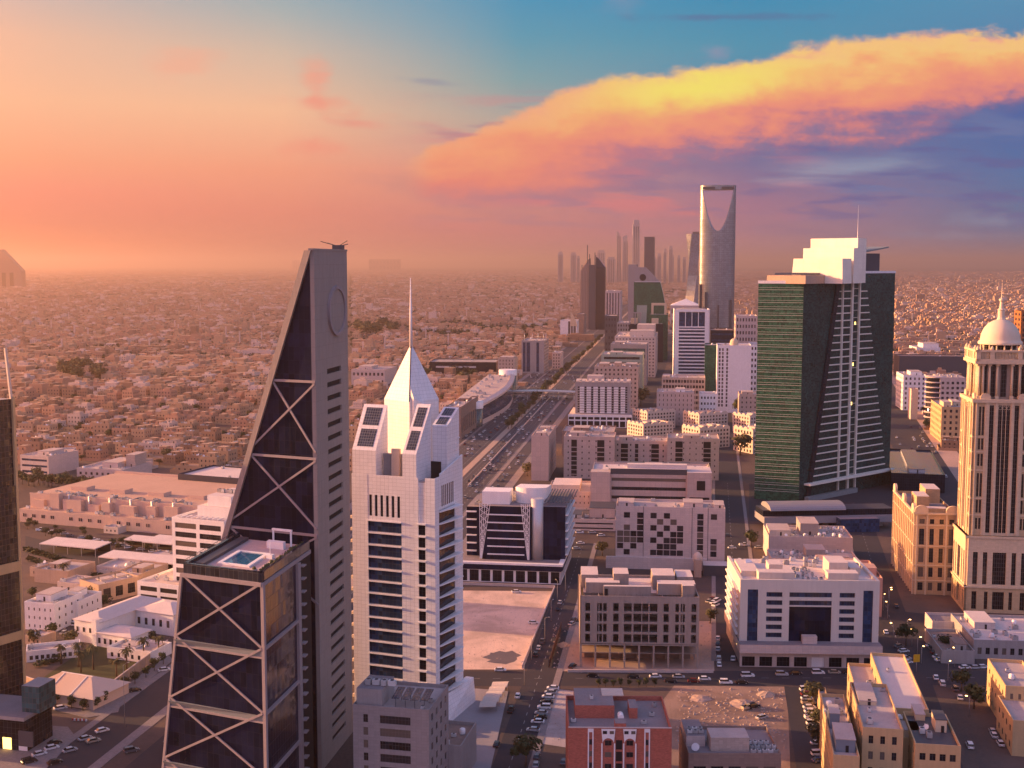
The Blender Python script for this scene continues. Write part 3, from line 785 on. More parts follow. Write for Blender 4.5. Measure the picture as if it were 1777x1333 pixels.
    for za in zs[1:-1]:
        x = MB(); x.bar(fr.p(0, .3, za), fr.p(se, .3, za), .9, .8, M_CONB); part('side_beam', x, root)
    bb = MB(); bb.ob(fr, se + 2.4, DEP, 0, .25, 0, HR - 4.2, M_DARK); part('recess_shade_sheet', bb, root)  # dark sheet proud of the wall; the bay's shade is its colour
    for k in range(18):
        zz = HR - 5.5 - k * 3.95
        if zz > 0:
            s = MB(); s.ob(fr, se + 2.4, DEP - 8, .25, 1.7, zz - .22, zz + .22, M_CONB); part('floor_slab', s, root)
    # wedge ---------------------------------------------------------
    TOP = 163.9
    a_w = math.atan2(uf[1], uf[0])
    slope_s = -along(PC, uf, 400, HR)                     # length of the wedge foot at deck level
    def wl_(z): return 1.3 + (TOP - z) * (slope_s - 1.3) / (TOP - HR)
    def Wp(s, z, out=0.0, d=0.0):                         # s to the left of the slab corner
        p = V2(V2(pc, uf, -s), ue, d); return (p[0] + nf[0] * out, p[1] + nf[1] * out, z)
    TH = 15.0
    w = MB()
    w.hexa([Wp(wl_(0), 0), Wp(.8, 0), Wp(.8, 0, 0, TH), Wp(wl_(0), 0, 0, TH)], [Wp(wl_(TOP - 2), TOP - 2), Wp(.8, TOP - 2), Wp(.8, TOP - 2, 0, TH), Wp(wl_(TOP - 2), TOP - 2, 0, TH)], M_GLBK)
    part('glass_wedge', w, root)
    sl = MB()
    sl.hexa([Wp(wl_(0) + 1.6, 0, 1.2), Wp(wl_(0), 0, 1.2), Wp(wl_(0), 0, 0, TH), Wp(wl_(0) + 1.6, 0, 0, TH)], [Wp(wl_(TOP) + 1.4, TOP, 1.2), Wp(wl_(TOP) - .9, TOP, 1.2), Wp(wl_(TOP) - .9, TOP, 0, TH), Wp(wl_(TOP) + 1.4, TOP, 0, TH)], M_CONC)
    part('sloping_edge', sl, root)
    wz = [123.8, 99.9, HR + .5, 52.0]
    for za, zb in zip(wz, wz[1:]):
        x = MB(); x.bar(Wp(wl_(za), za - .2, .3), Wp(.2, zb + 2.0, .3), .62, .4, M_CONB, nf); x.bar(Wp(wl_(zb), zb + 2.0, .38), Wp(.2, za - .6, .38), .62, .4, M_CONB, nf)
        part('cross_brace', x, root)
        h_ = MB(); h_.bar(Wp(wl_(za), za, .3), Wp(0, za, .3), .75, .5, M_CONB, nf); part('tier_beam', h_, root)
    # concrete slab with the disc and the row of slots
    e_len = along(PC, ue, 606, 100)
    fe = Fr(pc[0], pc[1], math.atan2(ue[1], ue[0])); PT = 1.3
    s0_, s1_ = along(PC, ue, 569, 110), along(PC, ue, 593, 110)
    rows = []
    z = 126.8
    while z > 4: rows.append((z - 1.7, z)); z -= 4.28
    rows = rows[::-1]
    k = MB()
    k.ob(fe, 0, e_len, -PT, -.7, 0, TOP, M_CONC)
    grid(k, fe, e_len, 0, TOP, [(s0_, s1_)], rows, M_CONC, .7)
    k.ob(fe, -.5, e_len + .3, -PT - .3, .15, TOP, TOP + .6, M_CONC)
    part('concrete_slab', k, root)
    for r0, r1 in rows: pane(root, fe, s0_, s1_, r0, r1, -.62, M_DARK)
    cs = along(PC, ue, 583, 144); cz = hgt_at(V2(PC, ue, cs), 539); R_ = 8.0
    rg = MB(); n = 40
    for i in range(n):
        a, b_ = 2 * math.pi * i / n, 2 * math.pi * (i + 1) / n
        def rp(r, ang, o): return fe.p(cs + r * math.cos(ang) * 1.12, o, cz + r * math.sin(ang))
        rg.quad([rp(R_, a, 0.8), rp(R_, b_, 0.8), rp(R_ - 1.0, b_, 0.8), rp(R_ - 1.0, a, 0.8)][::-1], M_CONB)
        rg.quad([rp(R_, a, 0), rp(R_, b_, 0), rp(R_, b_, 0.8), rp(R_, a, 0.8)][::-1], M_CONB, True)
        rg.quad([rp(R_ - 1, a, 0.8), rp(R_ - 1, b_, 0.8), rp(R_ - 1, b_, .35), rp(R_ - 1, a, .35)][::-1], M_CONB, True)
    rg.quad([rp(R_ - 1, 2 * math.pi * i / n, .35) for i in range(n)], M_CONC)
    part('ring_emblem', rg, root)
    cr = MB(); p0 = fe.p(e_len - 4, -1.6, TOP + .6)
    cr.box(p0[0] - 1.6, p0[0] + 1.6, p0[1] - 3, p0[1] + 3, TOP + .6, TOP + 2.0, M_DGREY)
    for dx, dy, dz in ((-5.5, -2, 2.0), (-4, 3, 1.6), (3.2, -2, 2.2), (2.6, 4, 1.2)):
        cr.bar((p0[0], p0[1], TOP + 1.6), (p0[0] + dx, p0[1] + dy, TOP + 1.2 + dz), .22, .22, M_DGREY)
    part('maintenance_cradle', cr, root)
def hgt_at(p, y):
    lo, hi = -5., 900.
    for _ in range(50):
        m = (lo + hi) / 2
        if proj(p[0], p[1], m)[1] > y: lo = m
        else: hi = m
    return lo
wedge_tower()

# ================================================================== white spired tower
def white_tower():
    rot = 21.0; a = -rad(rot)
    C = G(757, 1259)
    u, v = (math.cos(a), math.sin(a)), (-math.sin(a), math.cos(a))
    Wd = -along(C, u, 611, 40) ; Wd = abs(along(C, u, 613, 40)); Dp = 24.0
    o = V2(C, u, -Wd)
    root = thing('spired_tower', 'white panelled tower with blue window bays, sloping skylights, pyramid cap and needle spire', 'tower', (*o, 0), a)
    claim(o, a, Wd, Dp)
    def loc(px, py_or_h):                                  # front-face s of a photo column
        return Wd + along(C, u, px, py_or_h)
    HP = hgt_at(C, 834)                                    # parapet
    HF = HP + .5
    fr, fR, fL, fB = Fr(0, 0), Fr(Wd, 0, math.pi / 2), Fr(0, Dp, -math.pi / 2), Fr(Wd, Dp, math.pi)
    b0, b1 = loc(640, 40), loc(698, 40); n0, n1 = loc(727, 40), loc(739, 40)
    ztop_bay = hgt_at(V2(C, u, -Wd * .7), 903); zslot1, zslot0 = hgt_at(V2(C, u, -Wd * .7), 859), hgt_at(V2(C, u, -Wd * .7), 896)
    core = MB(); core.box(.6, Wd - .6, .6, Dp - .6, 0, HP - 1.2, M_WHITE)
    wl = MB()
    nslot = 6; sw = (b1 - b0) / nslot
    slots = [(b0 + i * sw + .55, b0 + (i + 1) * sw - .55) for i in range(nslot)]
    # white piers of the front
    for p, q in ((0, b0), (b1, n0), (n1, Wd)): wl.ob(fr, p, q, -.6, 0.0, 0, HF, M_WHITE)
    wl.ob(fr, b0, b1, -.6, -.05, ztop_bay, zslot0, M_WHITE); wl.ob(fr, b0, b1, -.6, -.05, zslot1, HF, M_WHITE)
    x = b0
    for p, q in slots: wl.ob(fr, x, p, -.6, -.05, zslot0, zslot1, M_WHITE); x = q
    wl.ob(fr, x, b1, -.6, -.05, zslot0, zslot1, M_WHITE)
    core_o = part('core', core, root)
    for p, q in slots: pane(root, fr, p, q, zslot0, zslot1, -.5, M_GLD, 'slot_window')
    # window bays between the slabs
    fh = 4.32; zz = []
    z = ztop_bay
    while z > 5: zz.append(z); z -= fh
    for z in zz:
        pane(root, fr, b0, b1, z - fh + .35, z - .35, -.45, M_GLB)
        s = MB(); s.ob(fr, b0, b1, -.45, .45, z - .35, z + .05, M_WHITEP); part('floor_slab', s, root)
        pane(root, fr, n0, n1, z - fh + .4, z - .2, -.4, M_GLD)
        s = MB(); s.ob(fr, n0 - .1, n1 + .5, -.4, 1.0, z - .2, z + .25, M_WHITEP); part('balcony', s, root)
    # left corner balconies catching the sun
    for z in zz:
        s = MB(); s.ob(fL, Dp - 8, Dp - 1.2, 0, 1.5, z - .3, z + .7, M_CREAM); part('balcony', s, root)
    # right side: pier, glass with long slabs, chamfer, second pier
    r0, r1 = 3.4, 17.0
    wl.ob(fR, .6, r0, -.6, 0, 0, HF, M_WHITE); wl.ob(fR, r1, Dp - .6, -.6, 0, 0, HF, M_WHITE)
    RT = HF - 11.5
    wl.ob(fR, r0, r1, -.6, 0, RT, HF, M_WHITE)
    for i in range(7):
        p = r0 + 2.2 + i * 1.55; pane(root, fR, p, p + .62, RT + 1.0, HF - 3.2, .01, M_GLD, 'slot_window')
    z = RT - .6
    while z > 6:
        pane(root, fR, r0, r1, z - fh + .3, z, -.3, M_GLD)
        s = MB(); s.hexa([fR.p(r0, 0, z - .15), fR.p(r0, .4, z - .15), fR.p(r1 - 2, 2.6, z - .15), fR.p(r1 + 1.5, 2.6, z - .15), fR.p(r1 + 1.5, 0, z - .15)][::-1], [fR.p(r0, 0, z + .3), fR.p(r0, .4, z + .3), fR.p(r1 - 2, 2.6, z + .3), fR.p(r1 + 1.5, 2.6, z + .3), fR.p(r1 + 1.5, 0, z + .3)][::-1], M_WHITEP, None, True); part('floor_slab', s, root)
        z -= fh
    wl.ob(fL, .6, Dp - .6, -.6, 0, 0, HF, M_WHITE); wl.ob(fB, 0, Wd, -.6, 0, 0, HF, M_WHITE)
    part('wall', wl, root)
    sk = MB(); sk.hexa([fR.p(-.2, 3.6, 0), fR.p(Dp + 3, 3.6, 0), fR.p(Dp + 3, -.2, 0), fR.p(-.2, -.2, 0)], [fR.p(-.2, .3, 9), fR.p(Dp + 3, 2.8, 9), fR.p(Dp + 3, -.2, 9), fR.p(-.2, -.2, 9)], M_WHITE); part('flared_base', sk, root)
    rf = MB(); rf.box(.7, Wd - .7, .7, Dp - .7, HP - 1.2, HP - .9, M_ROOF); part('roof', rf, root)
    # raised right-rear parapet and wing
    rp = MB(); rp.hexa([(Wd - .6, 5, HF - .01), (Wd, 5, HF - .01), (Wd, Dp, HF - .01), (Wd - .6, Dp, HF - .01)], [(Wd - .6, 5, HF + 1.0), (Wd, 5, HF + 1.0), (Wd, Dp, HF + 5), (Wd - .6, Dp, HF + 5)], M_WHITE); part('parapet', rp, root)
    # two sloping wings with skylights
    def wing(s0, s1, d0, d1, zf, zb, nm='skylight_wing'):
        w = MB(); zb0 = HP - 1.0
        w.hexa([(s0, d0, zb0), (s1, d0, zb0), (s1, d1, zb0), (s0, d1, zb0)], [(s0, d0, zf), (s1, d0, zf), (s1, d1, zb), (s0, d1, zb)], M_WHITE)
        wo = part(nm, w, root)
        n_ = Vector((0, -(zb - zf), d1 - d0)).normalized() * .06
        def q(f0, f1, g0, g1):
            pts = []
            for s, g in ((f0, g0), (f1, g0), (f1, g1), (f0, g1)):
                pts.append((s0 + (s1 - s0) * s + n_.x, d0 + (d1 - d0) * g + n_.y, zf + (zb - zf) * g + n_.z))
            b = MB(); b.quad(pts, M_SOLAR); part('skylight', b, wo)
        q(.16, .84, .08, .46); q(.16, .84, .54, .93)
        return wo
    zf = hgt_at(V2(C, u, -Wd + 4), 781); zb = hgt_at(V2(C, u, -Wd + 6), 722)
    wing(0.3, loc(652, 90) , 0.1, 9.5, zf, zb + 3)
    wing(loc(698, 90), loc(722, 90), 0.1, 12.5, zf - .5, zb + 3.5)
    wing(loc(722, 90) + .2, Wd - 1.0, 12.8, Dp - .7, zb - 4, zb + 1.5, 'rear_wing')
    # shaft with pyramid cap
    S_ = G(709, 697, 111.0); sc = V2(S_, d2(2), 9.0)
    dx, dy = sc[0] - o[0], sc[1] - o[1]; lx, ly = dx * u[0] + dy * u[1], dx * v[0] + dy * v[1]
    ang = -a + rad(45 - 2); R_ = 9.9
    def ring(r, z, off=0.0): return [(lx + r * math.cos(ang - a * 0 + rad(off) + math.pi / 2 * k - math.pi * .75), ly + r * math.sin(ang + rad(off) + math.pi / 2 * k - math.pi * .75), z) for k in range(4)]
    ang = rad(rot) + rad(45); ang = rad(rot - 0) + 0.0
    def ring(r, z): return [(lx + r * math.cos(ang + math.pi / 2 * k - math.pi / 2), ly + r * math.sin(ang + math.pi / 2 * k - math.pi / 2), z) for k in range(4)]
    sh = MB(); sh.hexa(ring(R_, HP - 1), ring(R_, 111.0), M_WHITE); part('shaft', sh, root)
    py = MB(); py.hexa(ring(R_ + .02, 111.0), ring(.55, 130.0), M_WHITE); cap = part('pyramid_cap', py, root)
    r1_ = ring(R_ + .05, 111.0)[0]; r2_ = ring(.6, 130)[0]
    sm = MB(); sm.bar(r1_, r2_, .35, .3, M_DGREY); part('seam', sm, cap)
    gb = MB(); e0, e1 = Vector(ring(R_, 100)[0]), Vector(ring(R_, 100)[1])
    m0, m1 = e0 + (e1 - e0) * .06, e0 + (e1 - e0) * .52; nn = (e1 - e0).normalized().cross(Vector((0, 0, 1))) * 1.4
    gb.hexa([tuple(Vector((p.x, p.y, HP))) for p in (m0 + nn, m1 + nn, m1, m0)], [(*(m0 + nn)[:2], 112.5), (*(m1 + nn)[:2], 109.0), (*m1[:2], 109.2), (*m0[:2], 115.5)], M_WHITE); part('buttress', gb, root)
    sp_ = MB(); sp_.tube([(lx, ly, 129), (lx, ly, 142), (lx, ly, 154.8)], [.62, .45, .12], M_WHITEP, 8); part('spire', sp_, root)
    bx = MB(); bx.box(loc(655, 85), loc(698, 85), 4.5, 6.0, HP - 1, HP + 7.5, M_GREY); bx.box(loc(672, 85), loc(686, 85), 3.3, 4.4, HP - 1, HP + 9.5, M_CREAM); part('plant_room', bx, root)
    gy = MB(); gy.box(loc(735, 85), loc(752, 85), 6, 6.6, HP - 1, HP + 5.5, M_DARK); part('opening', gy, root)
    for k in range(4):
        b = MB(); b.bar((Wd - 5 + k * .3, Dp - 8 + k * 1.5, HP + 6 + k * 2), (Wd - .5 + k * .2, Dp - 6 + k * 1.2, HP + 6 + k * 2), .3, .3, M_WHITEP); part('roof_beam', b, root)
white_tower()

# ================================================================== green glass tower on the right
def green_tower():
    Cc = G(1386, 871); Lc = G(1309, 866)
    h = 146.5
    u1 = Vector((Cc[0] - Lc[0], Cc[1] - Lc[1])).normalized(); w1 = (Vector(Cc) - Vector(Lc)).length
    u2 = d2(50); w2 = along(Cc, u2, 1547, 60)
    root = thing('green_glass_tower', 'huge green glass tower with white floor fins and stepped cream roof blocks', 'tower', (*Cc, 0))
    claim((Cc[0] - 30, Cc[1]), 0, w2 * .77 + 34, 80)
    l0 = (-u1.x * w1, -u1.y * w1)
    n2 = (-u2[1], u2[0])
    r0 = (u2[0] * w2, u2[1] * w2); b0 = (r0[0] - u1.x * w1, r0[1] - u1.y * w1)
    b0 = (l0[0] + u2[0] * w2, l0[1] + u2[1] * w2)
    f1 = Fr(l0[0], l0[1], math.atan2(u1.y, u1.x)); f2 = Fr(0, 0, math.atan2(u2[1], u2[0]))
    sp_ = along(Cc, u2, 1474, 60)
    hr = hgt_at(V2(Cc, u2, w2), 474)
    def cut(s, z0, z1, name):
        pass
    m = MB(); p1 = (u2[0] * sp_, u2[1] * sp_); q1 = (l0[0] + p1[0], l0[1] + p1[1])
    m.prism([l0, (0, 0), p1, q1], 0, h, M_GLG, M_ROOFD)
    part('left_glass_block', m, root)
    M_GLG2 = glass('shade_toned_green_glass', (0.018, 0.052, 0.048), 1.3, 1.05, 0.05, mull=(0.02, 0.035, 0.035), rough=0.1, spec=0.45, tint=(.4, .7, .8), wav=.035, blot=.6)  # the green glass again, darkened in its colour for the shaded side
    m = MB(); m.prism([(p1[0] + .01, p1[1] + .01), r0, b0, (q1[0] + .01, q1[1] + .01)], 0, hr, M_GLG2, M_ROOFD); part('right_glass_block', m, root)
    # facing sheet of the shaded face with its shade put into darker glass
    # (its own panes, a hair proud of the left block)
    m = MB(); m.ob(f2, .15, sp_, 0, .12, 0, h - .01, M_GLG2); part('shade_toned_curtain_wall', m, root)
    # floor lines of the sunny face
    M_FIN = surf('white_fin', (0.78, 0.72, 0.60), 0.5, 0.05, 0.3)
    k = 0; z = h - 4.2
    while z > 6:
        b = MB(); b.ob(f1, 0, w1, 0, .2, z, z + .17, M_FIN); b.ob(f1, 0, w1, 0, .2, z + 1.5, z + 1.62, M_FIN); part('floor_line', b, root)
        z -= 4.25
    # parapets
    b = MB(); b.ob(f1, -.2, w1 + .2, -.5, .35, h, h + 2.0, M_WHITEP); b.ob(f2, -.2, along(Cc, u2, 1454, h), -.5, .35, h, h + 2.0, M_WHITEP); part('parapet', b, root)
    b = MB(); s_r = along(Cc, u2, 1490, hr); b.ob(f2, s_r, w2 + .2, -.5, .3, hr, hr + 1.6, M_WHITEP); part('parapet', b, root)
    # wedge of dark glass leaning across the shaded face
    sa, sb = along(Cc, u2, 1453, h), along(Cc, u2, 1400, 10)
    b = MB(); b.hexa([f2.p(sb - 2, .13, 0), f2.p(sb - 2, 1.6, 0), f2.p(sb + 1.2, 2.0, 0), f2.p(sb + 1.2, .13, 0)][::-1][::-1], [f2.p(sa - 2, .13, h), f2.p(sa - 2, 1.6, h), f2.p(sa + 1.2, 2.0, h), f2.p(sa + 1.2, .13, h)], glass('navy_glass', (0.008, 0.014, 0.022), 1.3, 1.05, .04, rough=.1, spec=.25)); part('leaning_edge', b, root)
    # fins: left group from the leaning edge to the first mullion, right group beyond
    m1, m2, m3 = along(Cc, u2, 1455, 60), along(Cc, u2, 1471, 60), along(Cc, u2, 1484, 60)
    z = h - 6
    zt = h - 2
    i = 0
    while z > 9:
        t = z / h; s0 = sb + (sa - sb) * t + 1.6
        b = MB()
        b.ob(f2, s0, m2, .12, .9, z, z + .75, M_FIN)
        s1 = along(Cc, u2, 1502 + (1 - t) * 36, z); b.ob(f2, m3, min(s1, w2 - .5), .12, .9, z - .2, z + .55, M_FIN)
        b.ob(f2, m2 + .8, m3, .12, .6, z + 1.9, z + 2.2, M_FIN)
        part('floor_fin', b, root); z -= 5.0; i += 1
    for s_, w_, top in ((m1, .9, h + 4), (m2, 1.6, h + 14), (m3, 1.1, h + 12)):
        b = MB(); b.ob(f2, s_, s_ + w_, .0, 1.5, 0, top, M_FIN); part('mullion', b, root)
    for px, py in ((1481, 562), (1479, 633), (1478, 701), (1476, 771)):
        s_ = along(Cc, u2, px, 80); zz = hgt_at(V2(Cc, u2, s_), py + 2); b = MB(); b.ob(f2, s_ - .7, s_ + .7, .14, .3, zz, zz + 2.2, M_LIT); part('lit_window', b, root)
    # roofscape
    def top_at(px, py, s, inn): return 0
    dpth = Vector((-n2[0], -n2[1]))
    def rb(pxa, pxb, d, z0, z1, m, nm, slope=0.0, thick=12.0):
        """roof block, face parallel to the sunny side, d metres behind it"""
        base = (l0[0] + u2[0] * d + Cc[0], l0[1] + u2[1] * d + Cc[1]); u = (math.cos(rad(44)), -math.sin(rad(44)))
        a_, c_ = along(base, u, pxa, z1), along(base, u, pxb, z1)
        f = Fr(base[0] - Cc[0], base[1] - Cc[1], math.atan2(u[1], u[0])); b = MB()
        b.hexa([f.p(a_, 0, z0), f.p(c_, 0, z0), f.p(c_, -thick, z0), f.p(a_, -thick, z0)], [f.p(a_ + slope, 0, z1), f.p(c_ - slope * .3, 0, z1), f.p(c_ - slope * .3, -thick, z1), f.p(a_ + slope, -thick, z1)], m)
        return part(nm, b, root)
    M_CRM = panel('cream_roof_panel', (0.84, 0.76, 0.64), 6, 4, 0.06, .85, .03, .6)
    def zt_(px, py, d): 
        base = (l0[0] + u2[0] * d + Cc[0], l0[1] + u2[1] * d + Cc[1]); s = along(base, (u1.x, u1.y), px, 150); return hgt_at(V2(base, (u1.x, u1.y), s), py)
    rb(1374, 1463, 32, h, zt_(1420, 449, 32), M_CRM, 'roof_step', 1.4)
    rb(1394, 1482, 48, h, zt_(1440, 431, 48), M_CRM, 'roof_step')
    rb(1407, 1489, 64, h, zt_(1450, 414, 64), M_CRM, 'roof_step')
    # sloping louvred penthouse at the front left
    z2 = zt_(1390, 478, 8)
    pb = rb(1331, 1398, 7, h, z2, M_TAN, 'louvred_penthouse', 0, 26)
    lv = MB()
    for i in range(6):
        for j in range(4):
            d = 9 + i * 4.2; base = V2(l0, u2, d); f = Fr(base[0], base[1], f1.a); s = 5 + j * 6 + i * .8
            lv.hexa([f.p(s, 0, z2 + .3), f.p(s + 5, 0, z2 + .3), f.p(s + 5, -3, z2 + 1.4), f.p(s, -3, z2 + 1.4)], [f.p(s, 0, z2 + .5), f.p(s + 5, 0, z2 + .5), f.p(s + 5, -3, z2 + 1.7), f.p(s, -3, z2 + 1.7)], M_DGREY)
    part('louvres', lv, pb)
    # dark plant block and canopy on the right
    base = V2((0, 0), u2, along(Cc, u2, 1490, hr)); z3 = hgt_at(V2(Cc, u2, w2 * .8), 440)
    bb = MB(); s_a, s_b = along(Cc, u2, 1496, hr), along(Cc, u2, 1528, hr); bb.ob(f2, s_a, s_b, -14, -1, hr, z3, M_DGREY); part('plant_block', bb, root)
    cn = MB(); s_c = along(Cc, u2, 1538, hr); cn.hexa([f2.p(s_a - 1, 1.5, z3 + .3), f2.p(s_c, 1.5, z3 + 4), f2.p(s_c, -15, z3 + 4), f2.p(s_a - 1, -15, z3 + .3)], [f2.p(s_a - 1, 1.5, z3 + 1.5), f2.p(s_c, 1.5, z3 + 5), f2.p(s_c, -15, z3 + 5), f2.p(s_a - 1, -15, z3 + 1.5)], M_LEDGE, None, True); part('canopy', cn, root)
    an = MB(); p = f2.p(m3 + .5, -2, 0); zt2 = hgt_at((Cc[0] + p[0], Cc[1] + p[1]), 356); an.tube([(p[0], p[1], h), (p[0], p[1], h + 25), (p[0], p[1], zt2)], [.5, .3, .1], M_MET, 6); part('antenna', an, root)
    # white lattice column at the far right edge and the foot
    b = MB(); b.ob(f2, w2 + 1, w2 + 3.0, -5, -3, 0, hr - 34, M_LEDGE); part('side_mast', b, root)
    b = MB(); b.ob(f2, 4, along(Cc, u2, 1478, 6), 1.7, 5, 0, 3.2, M_LEDGE); b.ob(f2, 4, along(Cc, u2, 1540, 6), .95, 6, 11, 12.2, M_FIN); part('entrance_canopy', b, root)
green_tower()

# ================================================================== domed stone tower at the right edge
def domed_tower():
    C = G(1672, 1062); a = -rad(8); u, v = (math.cos(a), math.sin(a)), (-math.sin(a), math.cos(a))
    Wd, Dp = 30.0, 28.0
    root = thing('domed_tower', 'tall stone tower with tall dark window strips, columned loggia and a cream dome with spire', 'tower', (*C, 0), a)
    claim(C, a, Wd, Dp)
    ST = panel('tower_stone', (0.53, 0.38, 0.22), 1.6, .9, .02, .78, .07, .85); ST2 = panel('tower_pale_stone', (0.63, 0.49, 0.33), 1.6, .9, .02, .82, .06, .85)
    GLt = glass('tower_glass', (0.016, 0.012, 0.012), 1.0, 2.0, .07, mull=(.1, .08, .07), rough=.12)
    Z1 = hgt(1062, 1040); zc = 0
    zb = 38.0; zs = 104.0; zl = 122.0; zbal = 129.0            # base storeys, shaft, loggia, balustrade
    k = (hgt_at(V2(C, u, 16), 606)) / zbal
    zb, zs, zl, zbal = zb * k, zs * k, zl * k, zbal * k
    core = MB()
    core.box(1, Wd - 1, 1, Dp - 1, 0, zb, ST); part('base_block', core, root)
    cs = MB(); ins = 1.6; cs.box(ins + .7, Wd - ins - .7, ins + .7, Dp - ins - .7, zb, zs, ST); part('shaft_core', cs, root)
    def face(fr, L, main):
        """one side: fr at the base corner"""
        w = MB()
        cx = L / 2
        def both(f): 
            f(1); f(-1)
        # base: arched centre window, tall slots
        def col(c, hw): return (c - hw, c + hw)
        bc = sorted([col(cx, 3.0), col(cx - 6.3, 1.0), col(cx + 6.3, 1.0), col(cx - 10.6, 1.1), col(cx + 10.6, 1.1)])
        grid(w, fr, L - 2.0, 12.5 * k, zb, bc, [(14 * k, 30 * k)], ST2, 1.0, 1.0)
        gc = sorted([col(cx, 2.6), col(cx - 5.4, .8), col(cx + 5.4, .8), col(cx - 10.6, 1.1), col(cx + 10.6, 1.1)])
        grid(w, fr, L, 0, 12.4 * k, gc, [(1.5, 10.5 * k)], ST, 1.0, 0.0)
        for p, q in bc: pane(root, fr, p, q, 14 * k, 30 * k, -.9, GLt)
        for p, q in gc: pane(root, fr, p, q, 1.5, 10.5 * k, -.9, GLt)
        w.ob(fr, -.5, L + .5, -1.2, .6, 12.4 * k, 13.2 * k, ST2); w.ob(fr, -.3, L + .3, -1.2, .5, zb - 1.1, zb, ST2)
        # shaft
        i0 = ins; LL = L - ins
        mid = [(cx - 6.4, cx - 4.5), (cx - 2.6, cx - .95), (cx - .75, cx + .75), (cx + .95, cx + 2.6), (cx + 4.5, cx + 6.4)]
        fs = Fr(*fr.p(0, -ins, 0)[:2], fr.a)
        sd = [(cx - 11.0, cx - 10.0), (cx - 9.6, cx - 8.6)]; sd2 = [(2 * cx - q, 2 * cx - p) for p, q in sd][::-1]
        srows = [(zb + 3 * k, zb + 8.5 * k), (zb + 11 * k, zb + 17.5 * k), (zb + 19 * k, zb + 30.5 * k), (zb + 34 * k, zb + 40 * k), (zb + 42 * k, zb + 47.5 * k), (zb + 49 * k, zb + 63 * k)]
        grid(w, fs, cx - 7.2 - i0, zb, zs, sd, srows, ST, .7, i0)
        grid(w, fs, LL - (cx + 7.2), zb, zs, sd2, srows, ST, .7, cx + 7.2)
        grid(w, fs, 14.4, zb, zs, mid, [(zb + 1.2, zs - 2.2)], ST2, .85, cx - 7.2)
        for p, q in sd + sd2:
            for r0, r1 in srows: pane(root, fs, p, q, r0, r1, -.6, GLt)
        for p, q in mid: pane(root, fs, p, q, zb + 1.2, zs - 2.2, -.6, GLt)
        for c in (cx - 7.2, cx + 7.2, cx - 3.5, cx + 3.5): w.ob(fs, c - .55, c + .55, 0, .5, zb, zs - 1, ST2)
        for c in (cx - 8.1, cx + 8.1, cx - 12.0, cx + 12.0): w.ob(fs, c - .3, c + .3, 0, .35, zb, zs - 1, ST2)
        for z in (zb + 10 * k, zb + 18.2 * k, zb + 32 * k, zb + 41 * k, zb + 48.2 * k):
            w.ob(fs, i0, cx - 7.8, 0, .3, z - .25, z + .25, ST2); w.ob(fs, cx + 7.8, LL, 0, .3, z - .25, z + .25, ST2)
        # tracery rings over the middle lights
        for c in (cx - 1.8, cx, cx + 1.8):
            n = 12
            for i in range(n):
                t0, t1 = 2 * math.pi * i / n, 2 * math.pi * (i + 1) / n
                w.bar(fs.p(c + .75 * math.cos(t0), -.1, zs - 3.4 + .75 * math.sin(t0)), fs.p(c + .75 * math.cos(t1), -.1, zs - 3.4 + .75 * math.sin(t1)), .18, .18, ST2)
        w.ob(fs, i0 - .6, LL + .6, -.8, .9, zs - 1, zs + .6, ST2)
        # loggia
        fl = Fr(*fr.p(0, -ins - 1.4, 0)[:2], fr.a); j0 = i0 + 1.4; JL = L - j0
        for c in (j0 + .8, j0 + 2.6, cx - 6.6, cx - 3.2, cx + 3.2, cx + 6.6, JL - 2.6, JL - .8):
            w.ob(fl, c - .75, c + .75, -1.2, .15, zs + .6, zs + 2.0, ST2); 
            p = fl.p(c, -.5, 0); w.tube([(p[0], p[1], zs + 2), (p[0], p[1], zl - 1.4)], [.62, .5], ST2, 10); w.ob(fl, c - .8, c + .8, -1.25, .2, zl - 1.4, zl - .4, ST2)
        # arched pediment caps in front of the loggia foot
        for c in (cx - 8.2, cx + 8.2):
            n = 8
            pr = [fl.p(c - 2.2, .9, zs + .6)] + [fl.p(c + 2.2 * math.cos(math.pi - math.pi * i / n), .9, zs + 1.6 + 1.6 * math.sin(math.pi * i / n)) for i in range(n + 1)] + [fl.p(c + 2.2, .9, zs + .6)]
            w.quad(pr[::-1], ST2); bk = [fl.p(*z) for z in ((c - 2.2, .2, zs + .6), (c + 2.2, .2, zs + .6))]
            tp = [(p[0], p[1]) for p in pr]
            for i in range(len(pr) - 1):
                A, B = pr[i], pr[i + 1]; nn = fl.n
                w.quad([A, B, (B[0] - nn[0] * .8, B[1] - nn[1] * .8, B[2]), (A[0] - nn[0] * .8, A[1] - nn[1] * .8, A[2])], ST2)
        for c in ((cx - 4.9), cx, (cx + 4.9), cx - 8.6, cx + 8.6):
            pane(root, fl, c - 1.25, c + 1.25, zs + 1.4, zl - 1.0, -2.2, GLt, 'loggia_window')
        # attic with balusters
        w.ob(fl, j0 - 1.3, JL + 1.3, -1.6, 1.4, zl - .4, zl + .9, ST2)
        bars = []
        x = j0 - .8
        w.ob(fl, j0 - .9, JL + .9, -.6, .9, zl + .9, zl + 1.8, ST2)
        for g0, g1 in ((cx - 11.0, cx - 7.0), (cx - 5, cx + 5), (cx + 7, cx + 11.0)):
            n = int((g1 - g0) / .62)
            for i in range(n): w.ob(fl, g0 + i * .62, g0 + i * .62 + .34, -.5, .6, zl + 1.8, zl + 5.0, ST2)
        for g0, g1 in ((j0 - .9, cx - 11.0), (cx - 7, cx - 5), (cx + 5, cx + 7), (cx + 11.0, JL + .9)): w.ob(fl, g0, g1, -.6, .95, zl + 1.8, zl + 5.0, ST2)
